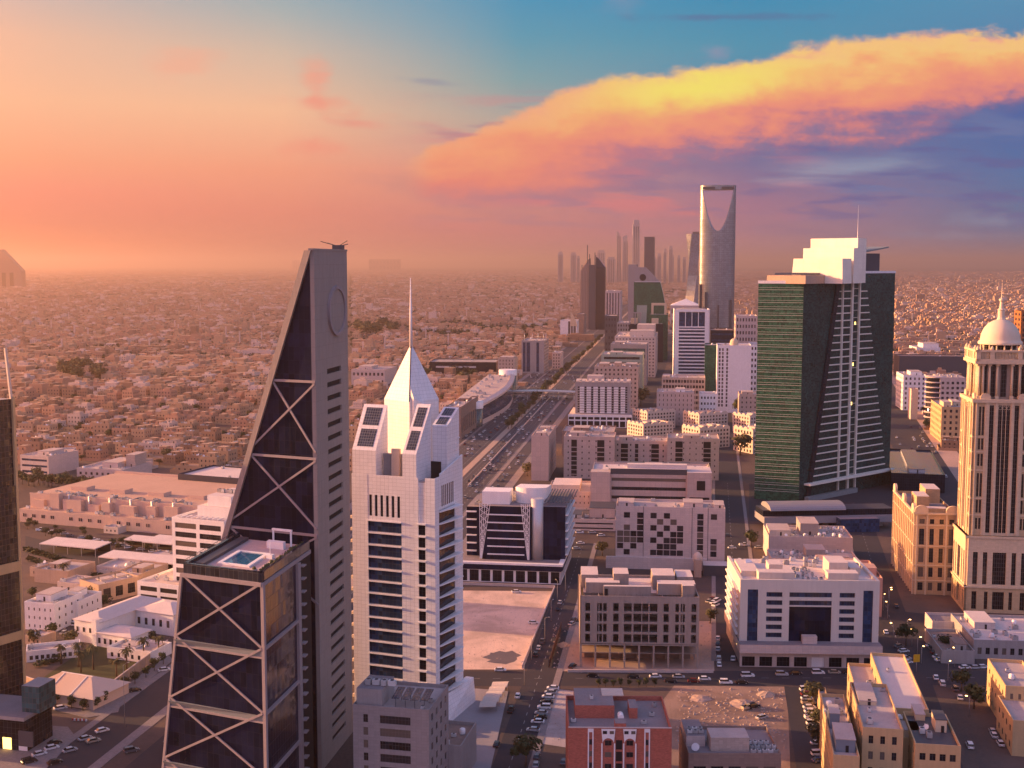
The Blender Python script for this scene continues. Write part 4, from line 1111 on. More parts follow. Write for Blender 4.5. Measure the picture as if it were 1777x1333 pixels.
        w.ob(fl, j0 - 1.2, JL + 1.2, -.8, 1.2, zl + 5.0, zl + 5.9, ST2)
        for c in (j0 - .3, cx - 6, cx + 6, JL + .3): 
            p = fl.p(c, .2, 0); w.lathe(p[0], p[1], [(.7, zl + 5.9), (.8, zl + 6.6), (.45, zl + 7.2), (.1, zl + 7.9)], ST2, 8)
        return w
    for nm, fr, L in (('front_facade', Fr(0, 0), Wd), ('left_facade', Fr(0, Dp, -math.pi / 2), Dp), ('right_facade', Fr(Wd, 0, math.pi / 2), Dp)):
        part(nm, face(fr, L, True), root)
    lg = MB(); q = ins + 1.4 + 2.4; lg.box(q, Wd - q, q, Dp - q, zs, zl + 3.5, M_TAN); part('loggia_core', lg, root)
    cxx, cyy = Wd / 2, Dp / 2; zt = zl + 3.5
    dz = hgt_at(V2(V2(C, u, cxx), v, cyy), 597) ; R_ = 9.3
    dr = MB(); dr.lathe(cxx, cyy, [(R_ - .4, zt), (R_ - .4, dz - 6), (R_, dz - 5.5), (R_ - 1.2, dz - 5.5)], ST2, 32, False); part('drum_base', dr, root)
    dr = MB(); dr.lathe(cxx, cyy, [(R_ - 2.2, dz - 5.6), (R_ - 2.2, dz)], GLt, 32); part('drum_window', dr, root)
    dr = MB()
    for i in range(16):
        t = 2 * math.pi * i / 16; dr.tube([(cxx + (R_ - .9) * math.cos(t), cyy + (R_ - .9) * math.sin(t), dz - 5.5), (cxx + (R_ - .9) * math.cos(t), cyy + (R_ - .9) * math.sin(t), dz)], [.42, .38], ST2, 8)
    part('drum_columns', dr, root)
    M_DOME = surf('dome_plaster', (0.64, 0.53, 0.40), .7, .05, .3, .15)
    dm = MB(); prof = [(R_ + .3, dz), (R_ + .5, dz + .6), (R_ + .1, dz + 1.4), (R_ - .4, dz + 1.6)]
    for i in range(1, 15): t = math.pi / 2 * i / 15; prof.append(((R_ - .5) * math.cos(t), dz + 1.6 + (R_ + .6) * math.sin(t)))
    zd = dz + 1.6 + R_ + .6
    prof += [(1.5, zd - .2)]
    dm.lathe(cxx, cyy, prof, M_DOME, 40); part('dome', dm, root)
    z_t = hgt_at(V2(V2(C, u, cxx), v, cyy), 491)
    fn = MB(); fn.lathe(cxx, cyy, [(2.0, zd - .3), (1.5, zd + 1), (1.5, zd + 4), (1.8, zd + 4.2), (1.0, zd + 5), (.7, zd + 8), (1.2, zd + 8.4), (1.2, zd + 9.2), (.3, zd + 9.6), (.2, zd + 12), (.06, z_t)], M_DOME, 12, False); part('finial', fn, root)
domed_tower()

# ================================================================== far tower with the great opening
def arch_tower():
    Y = 2400.0
    pl, pr = 1212.0, 1273.0
    k = Y / FPX; cx = ((pl + pr) / 2 - CX) * k; Wh = (pr - pl) / 2 * k
    H = hgt_at((cx, Y), 322); zo = hgt_at((cx, Y), 401)
    root = thing('arch_tower', 'tall silvery tower with a curved opening under its flat top, standing in the haze', 'tower', (cx, Y, 0), -rad(8))
    claim((cx - 60, Y - 40), 0, 120, 100)
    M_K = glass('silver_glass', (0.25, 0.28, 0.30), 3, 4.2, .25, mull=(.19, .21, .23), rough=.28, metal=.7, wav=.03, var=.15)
    M_KD = surf('tower_reveal', (0.07, 0.07, 0.075), .6, .05, .05)
    Dh = 17.0
    def arc(x): return Dh * max(0.0, 1 - (x / Wh) ** 2) ** .5 + 0.6
    n = 16
    b = MB()
    xs = [-Wh * math.cos(math.pi * i / n) for i in range(n + 1)]
    ring = [(x, -arc(x)) for x in xs] + [(x, arc(x)) for x in reversed(xs)]
    def flare(z): return 1.0
    i0 = len(b.v)
    for zz in (0, zo):
        b.v += [(x, y, zz) for x, y in ring]
    m = len(ring)
    for q in range(m):
        j = (q + 1) % m; b.f.append((q, j, m + j, m + q)); b.m.append(M_K); b.sm.append(True)
    part('tower_body', b, root)
    zt = H - 8.5; wt = Wh * .86
    def wo(z): t = (z - zo) / (zt - zo); return wt * max(0.0, t) ** .50
    for sgn in (-1, 1):
        b = MB(); N = 18; K = 10; rings = []
        for i in range(N + 1):
            t = (i / N) ** 1.6; z = zo + (zt - zo) * t; w0 = wo(z)
            w0 = max(w0, .02)
            xs = [w0 + (Wh - w0) * math.sin(math.pi / 2 * j / K) for j in range(K + 1)]
            rings.append([(sgn * x, -arc(x), z) for x in xs] + [(sgn * x, arc(x), z) for x in reversed(xs)])
        m = len(rings[0])
        for r in rings: b.v += r
        for i in range(N):
            for q in range(m):
                j = (q + 1) % m; f = (i * m + q, i * m + j, (i + 1) * m + j, (i + 1) * m + q)
                b.f.append(f if sgn > 0 else f[::-1]); b.m.append(M_KD if q == m - 1 else M_K); b.sm.append(q != m - 1)
        part('tower_horn', b, root)
    b = MB(); xs = [-Wh * math.cos(math.pi * i / n) for i in range(n + 1)]
    ring = [(x, -arc(x)) for x in xs] + [(x, arc(x)) for x in reversed(xs)]
    b.prism(ring, zt, H, M_K, M_KD, True); part('sky_bridge', b, root)
    b = MB(); b.box(-wt, wt, -Dh - .3, -Dh + 1.2, zt + .2, H - 3.2, M_KD); part('bridge_soffit', b, root)
    # two lower glass fins at the foot of the tower
    for x in (-Wh * .92, -Wh * .62, .1 * Wh, .82 * Wh):
        b = MB(); b.box(x - 1.6, x + 1.6, -arc(x) - 4, -arc(x) + 2, 0, (110, 95, 70, 80)[(-Wh * .92, -Wh * .62, .1 * Wh, .82 * Wh).index(x)] + 10, M_KD); part('dark_rib', b, root)
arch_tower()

def ST(px, yb, pxb, rot=8.0): return site(px, yb, 0.0, pxb, rot)
def BH(yb, yt, px=CX): return hgt(yb, yt, px)
def F(n, fl, w=.5, h=.5, **k): return dict(n=n, fl=fl, w=w, h=h, **k)
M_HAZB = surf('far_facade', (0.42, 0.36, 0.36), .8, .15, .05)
M_BROWN = panel('brown_stone', (0.27, 0.19, 0.155), 1.5, .9, .02, .75, .09, .85)
M_PALEP = panel('pale_pink_panel', (0.56, 0.46, 0.42), 2.4, 1.2, .03, .75, .05, .75)
M_GRNW = surf('pale_green_wall', (0.30, 0.36, 0.30), .8, .08, .15, .2)

# ------------------------------------------------------------------ black office on a white podium
def black_office():
    (x, y), a, W_ = ST(792, 1008, 973, 8)
    root = thing('black_glass_office', 'black glass office with white lattice ribs and curved white roof shells on a pale podium', 'office building', (x, y, 0), a)
    D = 58; claim((x, y), a, W_, D); hp = BH(1008, 975, 973)
    b = MB(); fr, fR = Fr(0, 0), Fr(W_, 0, math.pi / 2)
    b.box(.6, W_ - .6, .6, D, 0, hp, M_WHITEP, M_ROOFD)
    n = 9; cs = [(i * W_ / n + .9, (i + 1) * W_ / n - .35) for i in range(n)]
    grid(b, fr, W_, 0, hp - 3.2, cs, [(.3, 6.2)], M_WHITEP, .6)
    grid(b, fR, D, 0, hp - 3.2, [(2 + i * 6, 7 + i * 6) for i in range(9)], [(.3, 6.0)], M_WHITEP, .6)
    part('podium', b, root)
    for p, q in cs: pane(root, fr, p, q, .3, 6.2, -.5, M_GLD)
    for i in range(9): pane(root, fR, 2 + i * 6, 7 + i * 6, .3, 6.0, -.5, M_GLD)
    c = MB(); c.ob(fr, -.6, W_ + .8, -.58, .9, hp - 3.2, hp - .5, M_GLBK); c.ob(fR, .6, D, -.58, .8, hp - 3.2, hp - .5, M_GLBK); part('dark_band', c, root)
    c = MB(); c.ob(fr, -.8, W_ + 1.2, -1.2, 1.2, hp - .5, hp + .5, M_WHITEP); c.ob(fR, 1.25, D, -1.2, 1.2, hp - .5, hp + .5, M_WHITEP); part('cornice', c, root)
    u, v = (math.cos(a), math.sin(a)), (-math.sin(a), math.cos(a))
    y0 = 8.0; base = V2((x, y), v, y0)
    def sx(px, h): return along(base, u, px, h)
    ht = hgt_at(V2(base, u, 30), 876)
    s0, s1, s2, s3 = sx(806, 20), sx(837, 20), sx(922, 20), sx(980, 20)
    core = MB(); core.box(s1, s2, y0, D - 6, hp, ht - 1, M_GLBK, M_ROOFD); core.box(s0, s1, y0 + 7, D - 10, hp, ht - 3, M_GLBK, M_ROOFD); core.box(s2, s3, y0 + 3, D - 4, hp, ht - 1.2, M_GLBK, M_ROOFD)
    part('glass_block', core, root)
    ff = Fr(0, y0); nfl = 6; hh = (ht - 2 - hp - 2) / nfl
    for i in range(nfl):
        z = hp + 2.5 + i * hh
        s = MB(); s.ob(ff, s1 + 2.6, s2 - 3.5, 0, .7, z, z + .55, M_WHITEP); part('floor_fin', s, root)
        s = MB(); f2 = Fr(0, y0 + 7); s.ob(f2, s0, s1 - 4, 0, 1.8, z, z + .5, M_WHITEP); part('floor_fin', s, root)
        s = MB(); f3 = Fr(s3, 0, math.pi / 2); s.ob(f3, y0 + 3, D - 6, 0, 1.4, z, z + .5, M_WHITEP); part('floor_fin', s, root)
    for c0, c1, m in ((s1 - 1.2, s1 + 4.2, 1), (s2 - 5.2, s2 - .8, -1)):     # lattice ribs, wide on top
        l = MB(); zt, zb = ht + .5, hp + .4
        foot = (c0 + .6) if m == 1 else (c1 - .6)
        for k in range(5):
            f = k / 4; xt = c0 + (c1 - c0) * f; l.bar((xt, y0 - .9, zt), (foot + (f - .5) * .8, y0 - .9, zb), .28, .28, M_WHITEP)
        for k in range(9):
            z = zb + (zt - zb) * (k + 1) / 9; g = (z - zb) / (zt - zb); l0_, l1_ = foot + (c0 - foot) * g, foot + (c1 - foot) * g
            z2 = z - (zt - zb) / 9; g2 = (z2 - zb) / (zt - zb); 
            l.bar((l0_, y0 - .9, z), (foot + (c1 - foot) * g2, y0 - .9, z2), .2, .2, M_WHITEP); l.bar((l1_, y0 - .9, z), (foot + (c0 - foot) * g2, y0 - .9, z2), .2, .2, M_WHITEP)
        part('lattice_rib', l, root)
    sh = MB(); sh.box(sx(834, 38), sx(882, 38), y0 + 5, y0 + 17, ht - 1, ht + 5.5, M_WHITEP); part('roof_shell', sh, root)
    cy = MB(); xa, xb = sx(888, 38), sx(944, 38); xm = (xa + xb) / 2; rr = (xb - xa) / 2; n = 14
    base_r = [(xm + rr * math.cos(math.pi + math.pi * i / n), y0 + 15 - .8 * rr * math.sin(math.pi * i / n)) for i in range(n + 1)]
    base_r = base_r + [(xb, y0 + 34), (xa, y0 + 34)]
    cy.hexa([(p, q, ht - 1.1) for p, q in base_r], [(p, q, ht + 8 - (.10 * (q - y0))) for p, q in base_r], M_WHITEP); part('roof_shell', cy, root)
    cy = MB(); cy.tube([(s2 + 2.6, y0 + 3, hp), (s2 + 2.6, y0 + 3, ht + 3)], [3.2, 3.2], M_MET, 18); part('white_cylinder', cy, root)
    tr = MB()
    for k in range(10): tr.ob(Fr(0, 0), s2 + 6 + k * 1.5, s2 + 6.5 + k * 1.5, -D + 8, -y0 - 5, ht + .6, ht + 1.0, M_DGREY)
    part('roof_pergola', tr, root)
    rs = random.Random(4)
    for _ in range(14): ac_unit(root, rs.uniform(s1 + 2, s2 - 4), y0 + rs.uniform(18, 36), ht - 1, 1.5)
    for _ in range(5): ac_unit(root, rs.uniform(s0 + 2, s1 - 2), y0 + rs.uniform(10, 30), ht - 3, 1.5)
black_office()

# ------------------------------------------------------------------ chequered hotel-like block
CHK = ["1101001010", "0110110101", "1001011110", "0100101011", "1011010110", "0110101101", "1000011010"]
def checker_skip(c, r):
    if c in (4, 10): return True
    if c in (12,): return False
    if c in (11, 13, 15): return True
    return "0111010110110101"[(c * 3 + r * 5 + (c * r) % 3) % 16] == '0'
def chk_extra(root, W_, D, h):
    b = MB(); fr = Fr(0, 0)
    for s in (W_ * .255, W_ * .70, W_ * .845): b.ob(fr, s - .12, s + .12, 0.01, .1, 3, h, M_DGREY)
    part('joint_line', b, root)
    for p, q in ((.07, .12), (.13, .22), (.36, .43)):
        pane(root, fr, p * W_, q * W_, 1.2, 4.2, .01, M_DARK)
    b = MB(); b.box(W_ * .80, W_ * 1.02, -12, -2, 0, 5.5, M_DGREY, M_ROOFL); part('shop_annex', b, root)
    b = MB(); b.box(-5, W_ * .84, -1.6, -.01, 0, 6.2, M_PALEP, M_ROOFL); part('plinth_wing', b, root)
building('chequered_block', 'pale office block with scattered square dark windows in chequered pattern', 'office building', ST(1068, 985, 1257, 7), 22, BH(985, 878, 1068), M_PALEP,
    front=F(16, 7, .92, .9, z0=7, z1=30, m=.6, skip=checker_skip), right=F(5, 7, .4, .5, z0=7, z1=30), left=F(5, 7, .4, .5, z0=7, z1=30), boxes=[(.02, .16, .2, .8, 2.2), (.62, .8, .3, .8, 2.6), (.9, .99, .2, .8, 2.0)], acs=10, extra=chk_extra, roof=M_ROOF)

# ------------------------------------------------------------------ long pink complex behind it
def cx_extra(root, W_, D, h):
    b = MB(); b.box(W_ * .16, W_ * .80, -.02, 10, h, h + 3.6, M_DGREY, M_ROOFL); b.box(W_ * .3, W_ * .80, 3, 9, h + 3.6, h + 6, M_ROOFL, M_ROOFL); part('roof_gallery', b, root)
    b = MB(); b.box(-.3, W_ * .16, -3, 8, 0, h + 1.6, M_PINKB, M_ROOF); part('corner_block', b, root)
    b = MB(); b.box(W_ * .80, W_ + .3, -3, 20, 0, h + 2.2, M_PINKB, M_ROOFL); part('corner_block', b, root)
    fr = Fr(0, -3); pane(root, fr, W_ * .88, W_ * .95, h - 9, h - 3, .01, M_DARK); pane(root, fr, W_ * .82, W_ * .985, 9, 13, .01, M_GLD)
building('pink_complex', 'long pinkish stone complex with ribbon windows and a roof gallery, behind the chequered block', 'institution building', ST(1026, 893, 1233, 6), 46, BH(893, 822, 1026), M_PINKB,
    front=dict(cols=[(.17, .79)], n=1, fl=4, h=.36, z0=3, z1=26), boxes=[(.45, .6, .5, .8, 3)], acs=16, extra=cx_extra, roof=M_ROOFL)
def wing_extra(root, W_, D, h):
    b = MB(); b.box(W_ * .1, W_ * .72, 4, 30, h - 1, h + 3.4, M_CREAM, M_ROOFL); part('skylight_box', b, root)
building('pink_wing', 'lower pink wing with broad white roof box left of the long stone complex', 'institution building', ST(950, 888, 1027, 6), 40, BH(888, 852, 950), M_PINKB, front=F(10, 3, .25, .25), acs=4, roof=M_ROOF, extra=wing_extra)
building('low_black_roof_hall', 'low hall with black flat roof and pale edge before the pink complex', 'hall', ST(982, 920, 1068, 6), 34, BH(920, 900, 982), M_PALEP, front=F(1, 2, .96, .3), boxes=[(.05, .3, .25, .7, 2, M_CREAM), (.46, .98, .3, .9, 6, M_PINKB)], acs=5, roof=M_DGREY)

# ------------------------------------------------------------------ brown apartment row
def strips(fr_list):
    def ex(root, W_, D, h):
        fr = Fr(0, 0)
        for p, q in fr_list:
            b = MB(); b.ob(fr, p * W_, q * W_, .004, .06, 2, h - 2.5, M_DARK); part('recess_shade_strip', b, root)  # dark strip on a flat wall, recess shade put into its colour
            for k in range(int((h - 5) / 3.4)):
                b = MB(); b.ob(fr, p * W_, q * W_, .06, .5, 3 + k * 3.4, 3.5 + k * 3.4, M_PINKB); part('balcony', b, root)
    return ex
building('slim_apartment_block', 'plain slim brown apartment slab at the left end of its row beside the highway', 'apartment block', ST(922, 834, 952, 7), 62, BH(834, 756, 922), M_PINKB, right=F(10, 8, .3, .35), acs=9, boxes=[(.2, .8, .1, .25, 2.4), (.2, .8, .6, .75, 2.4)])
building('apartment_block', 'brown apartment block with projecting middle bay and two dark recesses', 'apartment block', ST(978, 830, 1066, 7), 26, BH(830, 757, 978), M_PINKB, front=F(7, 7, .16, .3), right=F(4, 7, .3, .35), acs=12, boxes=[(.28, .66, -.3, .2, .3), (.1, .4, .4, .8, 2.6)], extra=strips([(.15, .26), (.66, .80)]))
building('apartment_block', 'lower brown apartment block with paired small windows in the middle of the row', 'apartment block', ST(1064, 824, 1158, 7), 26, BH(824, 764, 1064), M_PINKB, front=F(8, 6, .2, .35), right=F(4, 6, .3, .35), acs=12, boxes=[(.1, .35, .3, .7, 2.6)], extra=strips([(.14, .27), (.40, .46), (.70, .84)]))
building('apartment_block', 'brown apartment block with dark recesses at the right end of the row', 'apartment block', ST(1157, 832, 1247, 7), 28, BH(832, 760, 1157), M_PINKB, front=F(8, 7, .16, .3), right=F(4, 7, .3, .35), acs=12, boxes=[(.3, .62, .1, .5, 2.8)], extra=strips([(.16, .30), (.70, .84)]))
building('long_dark_roof', 'long low wing with dark roof behind the pink complex', 'hall', ST(1062, 868, 1232, 7), 30, BH(868, 812, 1062), M_GREY, acs=8, boxes=[(.15, .35, .4, .8, 2, M_PINKB), (.7, .8, .2, .6, 3, M_CREAM)], roof=M_DGREY)
building('annex_block', 'low roofs and parapets behind the slim apartment slab', 'annex', ST(975, 790, 1066, 7), 40, BH(790, 748, 975), M_BROWN, front=F(8, 4, .4, .4), acs=14, boxes=[(.2, .5, .3, .7, 2.6)])

# ------------------------------------------------------------------ low sunlit apartments with arched gables
def gables(root, W_, D, h):
    for k in range(4):
        b = MB(); x = W_ * (k + .5) / 4; n = 8; r = W_ / 11
        pr = [(x + r * math.cos(math.pi - math.pi * i / n), h - .05 + 1.7 * math.sin(math.pi * i / n)) for i in range(n + 1)]
        lo, hi = [(p, -.15, z) for p, z in pr], [(p, .5, z) for p, z in pr]
        b.quad(lo[::-1][::-1], M_CREAM); b.quad(hi[::-1], M_CREAM)
        for i in range(n): b.quad([lo[i + 1], lo[i], hi[i], hi[i + 1]], M_CREAM)
        part('arched_gable', b, root)
    for k in range(4):
        b = MB(); y = D * (k + .5) / 4; r = D / 11; n = 8
        pr = [(y + r * math.cos(math.pi * i / n), h - .05 + 1.7 * math.sin(math.pi * i / n)) for i in range(n + 1)]
        lo, hi = [(-.15, p, z) for p, z in pr], [(.5, p, z) for p, z in pr]
        b.quad(lo, M_CREAM); b.quad(hi[::-1], M_CREAM)
        for i in range(n): b.quad([lo[i], lo[i + 1], hi[i + 1], hi[i]][::-1], M_CREAM)
        part('arched_gable', b, root)
def yellow(px, yb, pxb, yt, lab):
    building('gabled_apartments', lab, 'apartment block', ST(px, yb, pxb, -28), 26, BH(yb, yt, px), M_CREAM, front=F(9, 5, .55, .55), left=F(6, 5, .5, .6), acs=6, boxes=[(.3, .45, .3, .6, 2.2), (.65, .8, .4, .7, 2.2)], extra=gables, group='low gabled apartment blocks')
yellow(1123, 746, 1172, 715, 'sunlit low apartments with arched gables, left block of the farther pair row')
yellow(1213, 750, 1263, 719, 'low gabled apartments, right block of the farther row, before the white slab tower')
yellow(1116, 770, 1168, 737, 'brightest yellow-lit gabled apartments, left block of the nearer row')
yellow(1214, 780, 1266, 744, 'low gabled apartments, right block of the nearer row beside dark trees')
yellow(1301, 754, 1345, 722, 'gabled apartments half hidden behind the green glass tower, farther one')
yellow(1306, 788, 1350, 746, 'gabled apartments half hidden behind the green glass tower, nearer one')

# ------------------------------------------------------------------ white hotel on its podium
def hotel():
    (x, y), a, W_ = ST(986, 741, 1097, 7)
    root = thing('white_hotel', 'white hotel of stacked bands and dark window columns on a colonnaded podium', 'hotel', (x, y, 0), a)
    D = 62; claim((x, y), a, W_, D); hp = BH(741, 719, 986); h = BH(741, 664, 986)
    fr = Fr(0, 0); b = MB(); b.box(.5, W_ - .5, .5, D, 0, hp, M_PALEP, M_ROOF)
    cs = cells(W_, 10, .82); grid(b, fr, W_, 0, hp, cs, [(.4, hp - 6.4), (hp - 5.0, hp - 2.4)], M_WHITEP, .5); part('podium', b, root)
    for p, q in cs: pane(root, fr, p, q, .4, hp - 6.4, -.4, M_GLD); pane(root, fr, p, q, hp - 5, hp - 2.4, -.4, M_GLD)
    i0, i1 = W_ * .10, W_ * .955; y0 = 8
    f2 = Fr(0, y0); b = MB(); b.box(i0 + .4, i1 - .4, y0 + .4, D - 8, hp, h - 1, M_WHITEP, M_ROOF)
    n = 11; cs = [(i0 + p, i0 + q) for p, q in cells(i1 - i0, 8, .28)]
    rw = storeys(hp + 1, h - 4, n, .62); grid(b, f2, i1 - i0, hp, h, cs, rw, M_GREY, .4, i0)
    fR = Fr(i1, 0, math.pi / 2); cr = [(y0 + 4 + k * 8, y0 + 7.5 + k * 8) for k in range(5)]; grid(b, fR, D - 8 - y0 - .4, hp, h, cr, rw, M_PALEP, .4, y0 + .4); part('wall', b, root)
    wl = Win(root)
    for p, q in cs:
        for r0, r1 in rw: wl.add(f2, p, q, r0, r1, -.3, M_GLD)
    for p, q in cr:
        for r0, r1 in rw: wl.add(fR, p, q, r0, r1, -.3, M_GLD)
    wl.done()
    for r0, r1 in rw:
        for (p, q), (p2, q2) in zip(cs, cs[1:]):
            s = MB(); s.ob(f2, q + .25, p2 - .25, 0, 1.3, r0 - .7, r0 + .95, M_WHITEP); part('balcony', s, root)
    for k in range(9):
        b = MB(); xx = i0 + 2 + k * (i1 - i0 - 4) / 8; b.hexa([(xx - 1.4, y0 + 2, h - 1), (xx + 1.4, y0 + 2, h - 1), (xx + 1.4, y0 + 10, h - 1), (xx - 1.4, y0 + 10, h - 1)], [(xx - 1.4, y0 + 2, h + 1), (xx + 1.4, y0 + 2, h + 1), (xx + 1.4, y0 + 10, h + 2.4), (xx - 1.4, y0 + 10, h + 2.4)], M_CREAM); part('roof_monitor', b, root)
    rs = random.Random(2)
    for _ in range(16): ac_unit(root, rs.uniform(i0 + 3, i1 - 3), rs.uniform(y0 + 13, D - 12), h - 1, 1.5)
    b = MB(); b.box(i0 + 10, i0 + 26, D - 30, D - 14, h - 1, h + 4, M_PALEP, M_ROOF); part('stair_room', b, root)
hotel()

# ------------------------------------------------------------------ blocks along the boulevard behind the hotel
building('boulevard_block', 'beige block with pitched brown roof rooms just behind the white hotel', 'office block', ST(1031, 706, 1107, 8), 50, BH(706, 636, 1031), M_BEIGE, front=F(10, 9, .4, .45), right=F(6, 9, .4, .4), acs=8, boxes=[(.1, .32, .1, .6, 4, M_TAN), (.45, .6, .1, .5, 5, M_TAN), (.7, .95, .3, .8, 3, M_TAN)])
building('boulevard_block', 'pale green office block with stepped front among the boulevard blocks', 'office block', ST(1043, 690, 1114, 8), 60, BH(690, 615, 1043), M_GRNW, front=F(1, 8, .9, .45), right=F(5, 8, .5, .5), acs=6, boxes=[(.2, .5, .2, .6, 3)])
building('boulevard_block', 'grey boulevard block with a dark teal window band below its top', 'office block', ST(1059, 668, 1122, 8), 60, BH(668, 597, 1059), M_GREY, front=dict(n=1, fl=2, cols=[(.08, .95)], h=.6, z0=34, z1=50, win=M_GLT), right=F(6, 10, .4, .4), acs=6, boxes=[(.1, .4, .2, .6, 3)])
building('boulevard_block', 'long cream ministry block with many small windows and roof cabins', 'office block', ST(1066, 654, 1137, 8), 130, BH(654, 584, 1066), M_CREAM, front=F(12, 12, .4, .4), right=F(16, 12, .35, .4), acs=10, boxes=[(.35, .95, .2, .5, 8, M_CREAM), (.5, .95, .55, .95, 14, M_CREAM)])
def saddle(root, W_, D, h):
    for x0 in (.05, .66):
        b = MB(); b.box(W_ * x0, W_ * (x0 + .2), 2, 8, h, h + 9, M_YELP, None); part('bright_kiosk', b, root)
    b = MB(); b.hexa([(W_ * .22, 6, h - 1), (W_ * .5, 6, h - 1), (W_ * .5, 7.5, h - 1), (W_ * .22, 7.5, h - 1)], [(W_ * .22, 6, h + 30), (W_ * .52, 6, h + 30), (W_ * .30, 7.5, h + 14), (W_ * .22, 7.5, h + 30)], M_GRNW); part('sail_wall', b, root)
    b = MB(); fr = Fr(0, 0)
    for k in range(3): b.bar((1 + k * W_ * .16, -1, h - 1), (1 + k * W_ * .16, -1, h + 18), 2, 2, M_GREY)
    b.bar((0, -1, h + 18), (W_ * .36, -1, h + 18), 2, 2, M_GREY); part('portal_frame', b, root)
building('dark_portal_block', 'dark glass block with a grey portal frame and bright kiosks on top', 'office block', ST(1091, 628, 1150, 8), 60, BH(628, 562, 1091), M_GLD, right=None, acs=4, extra=saddle, roof=M_DGREY)
def frame_top(root, W_, D, h):
    b = MB()
    for s in (.1, .8): b.box(W_ * s, W_ * (s + .12), 3, 8, h, h + 15, M_YELP)
    b.box(W_ * .1, W_ * .92, 3, 8, h + 15, h + 19, M_YELP); part('gate_frame', b, root)
building('gate_top_block', 'dark green block crowned by a lit yellow gate frame', 'office block', ST(1126, 625, 1158, 8), 60, BH(625, 546, 1126), M_GLG, acs=2, extra=frame_top, roof=M_DGREY)
# big dark sail building with pale cut-off head
def sail():
    (x, y), a, W_ = ST(1099, 612, 1157, 8)
    root = thing('sail_office', 'dark green curved-shoulder office with a pale trapezoid head in the hazy distance', 'office building', (x, y, 0), a); claim((x, y), a, W_, 40)
    h = BH(612, 489, 1120); b = MB()
    n = 10; pr = [(0, 0), (W_, 0)] + [(W_ * (1.0 - .22 * (i / n) ** 2), h * (.3 + .7 * i / n)) for i in range(n + 1)] + [(W_ * .0, h)]
    b.quad([(p, 0, z) for p, z in pr], M_GLG); b.quad([(p, 30, z) for p, z in pr][::-1], M_GLG)
    for (p, z), (q, w) in zip(pr, pr[1:] + pr[:1]): b.quad([(p, 0, z), (p, 30, z), (q, 30, w), (q, 0, w)], M_MET if q >= W_ * .7 and p >= W_ * .7 else M_GLG)
    part('glass_body', b, root)
    h2 = BH(612, 464, 1120); b = MB(); b.hexa([(1, 4, h), (W_ * .76, 4, h), (W_ * .76, 24, h), (1, 24, h)], [(1, 4, h2), (W_ * .34, 4, h2), (W_ * .34, 24, h2), (1, 24, h2)], M_GREY); hd = part('pale_head', b, root)
    b = MB(); b.tube([(W_ * .26, 3.6, h + (h2 - h) * .3), (W_ * .26, 4.2, h + (h2 - h) * .3)], [6, 6], M_DARK, 16); part('roundel', b, hd)
    b = MB(); b.bar((W_ * .02, -.6, h), (W_ * .79, -.6, h), 3, 1.5, M_MET); part('ledge', b, root)
sail()
def dark_twin():
    (x, y), a, W_ = ST(1007, 572, 1049, 8)
    root = thing('dark_twin_tower', 'dark brown faceted tower with stepped pointed crown and masts beside the highway', 'tower', (x, y, 0), a); claim((x, y), a, W_, 50)
    k = BH(572, 470, 1007); h = k; b = MB()
    b.box(0, W_ * .36, 2, 46, 0, h, M_BROWN); b.box(W_ * .60, W_, 6, 46, 0, h + 8, M_GLD); part('tower_body', b, root)
    b = MB(); b.hexa([(W_ * .34, -2, 0), (W_ * .62, -2, 0), (W_ * .62, 40, 0), (W_ * .34, 40, 0)], [(W_ * .34, -2, h + 14), (W_ * .62, -2, h + 14), (W_ * .62, 40, h + 14), (W_ * .34, 40, h + 14)], M_DGREY); part('glass_spine', b, root)
    b = MB()
    b.hexa([(0, 2, h), (W_ * .36, 2, h), (W_ * .36, 46, h), (0, 46, h)], [(W_ * .20, 8, h + 22), (W_ * .36, 8, h + 30), (W_ * .36, 40, h + 30), (W_ * .20, 40, h + 22)], M_BROWN)
    b.hexa([(W_ * .6, 6, h + 8), (W_, 6, h + 8), (W_, 46, h + 8), (W_ * .6, 46, h + 8)], [(W_ * .6, 10, h + 34), (W_ * .72, 10, h + 30), (W_ * .72, 40, h + 30), (W_ * .6, 40, h + 34)], M_GLD); part('crown', b, root)
    b = MB()
    for s, z in ((.27, 62), (.36, 40), (.58, 44), (.62, 38), (.05, 14)): b.bar((W_ * s, 6, h), (W_ * s, 6, h + z), 1.6, 1.6, M_DGREY)
    part('mast', b, root)
    fr = Fr(0, 2)
    for i in range(5):
        b = MB(); b.ob(fr, 2 + i * W_ * .066, 3.2 + i * W_ * .066, 0, .6, 0, h, M_TAN); part('pilaster', b, root)
dark_twin()
# white sail-topped office and glass block west of the highway
def sailtop(root, W_, D, h):
    b = MB(); n = 8
    pr = [(W_ * .62, h - 12), (W_ * 1.0, h - 12)] + [(W_ * (1.0 - .38 * (i / n)), h - 12 + 30 * (i / n) ** .6) for i in range(n + 1)]
    lo = [(p, -1, z) for p, z in pr]; hi = [(p, 4, z) for p, z in pr]
    b.quad(lo, M_YELP); b.quad(hi[::-1], M_YELP)
    for i in range(len(pr)): j = (i + 1) % len(pr); b.quad([lo[j], lo[i], hi[i], hi[j]], M_YELP)
    part('sail_fin', b, root)
building('sail_top_office', 'pale office with a bright curved sail fin, left of the highway', 'office building', ST(972, 588, 1001, 8), 50, BH(588, 556, 972), M_WHITEP, front=dict(n=3, fl=1, cols=[(.48, .60), (.64, .76), (.80, .94)], h=.96, z0=3, z1=38), right=F(8, 8, .4, .5), extra=sailtop, acs=3)
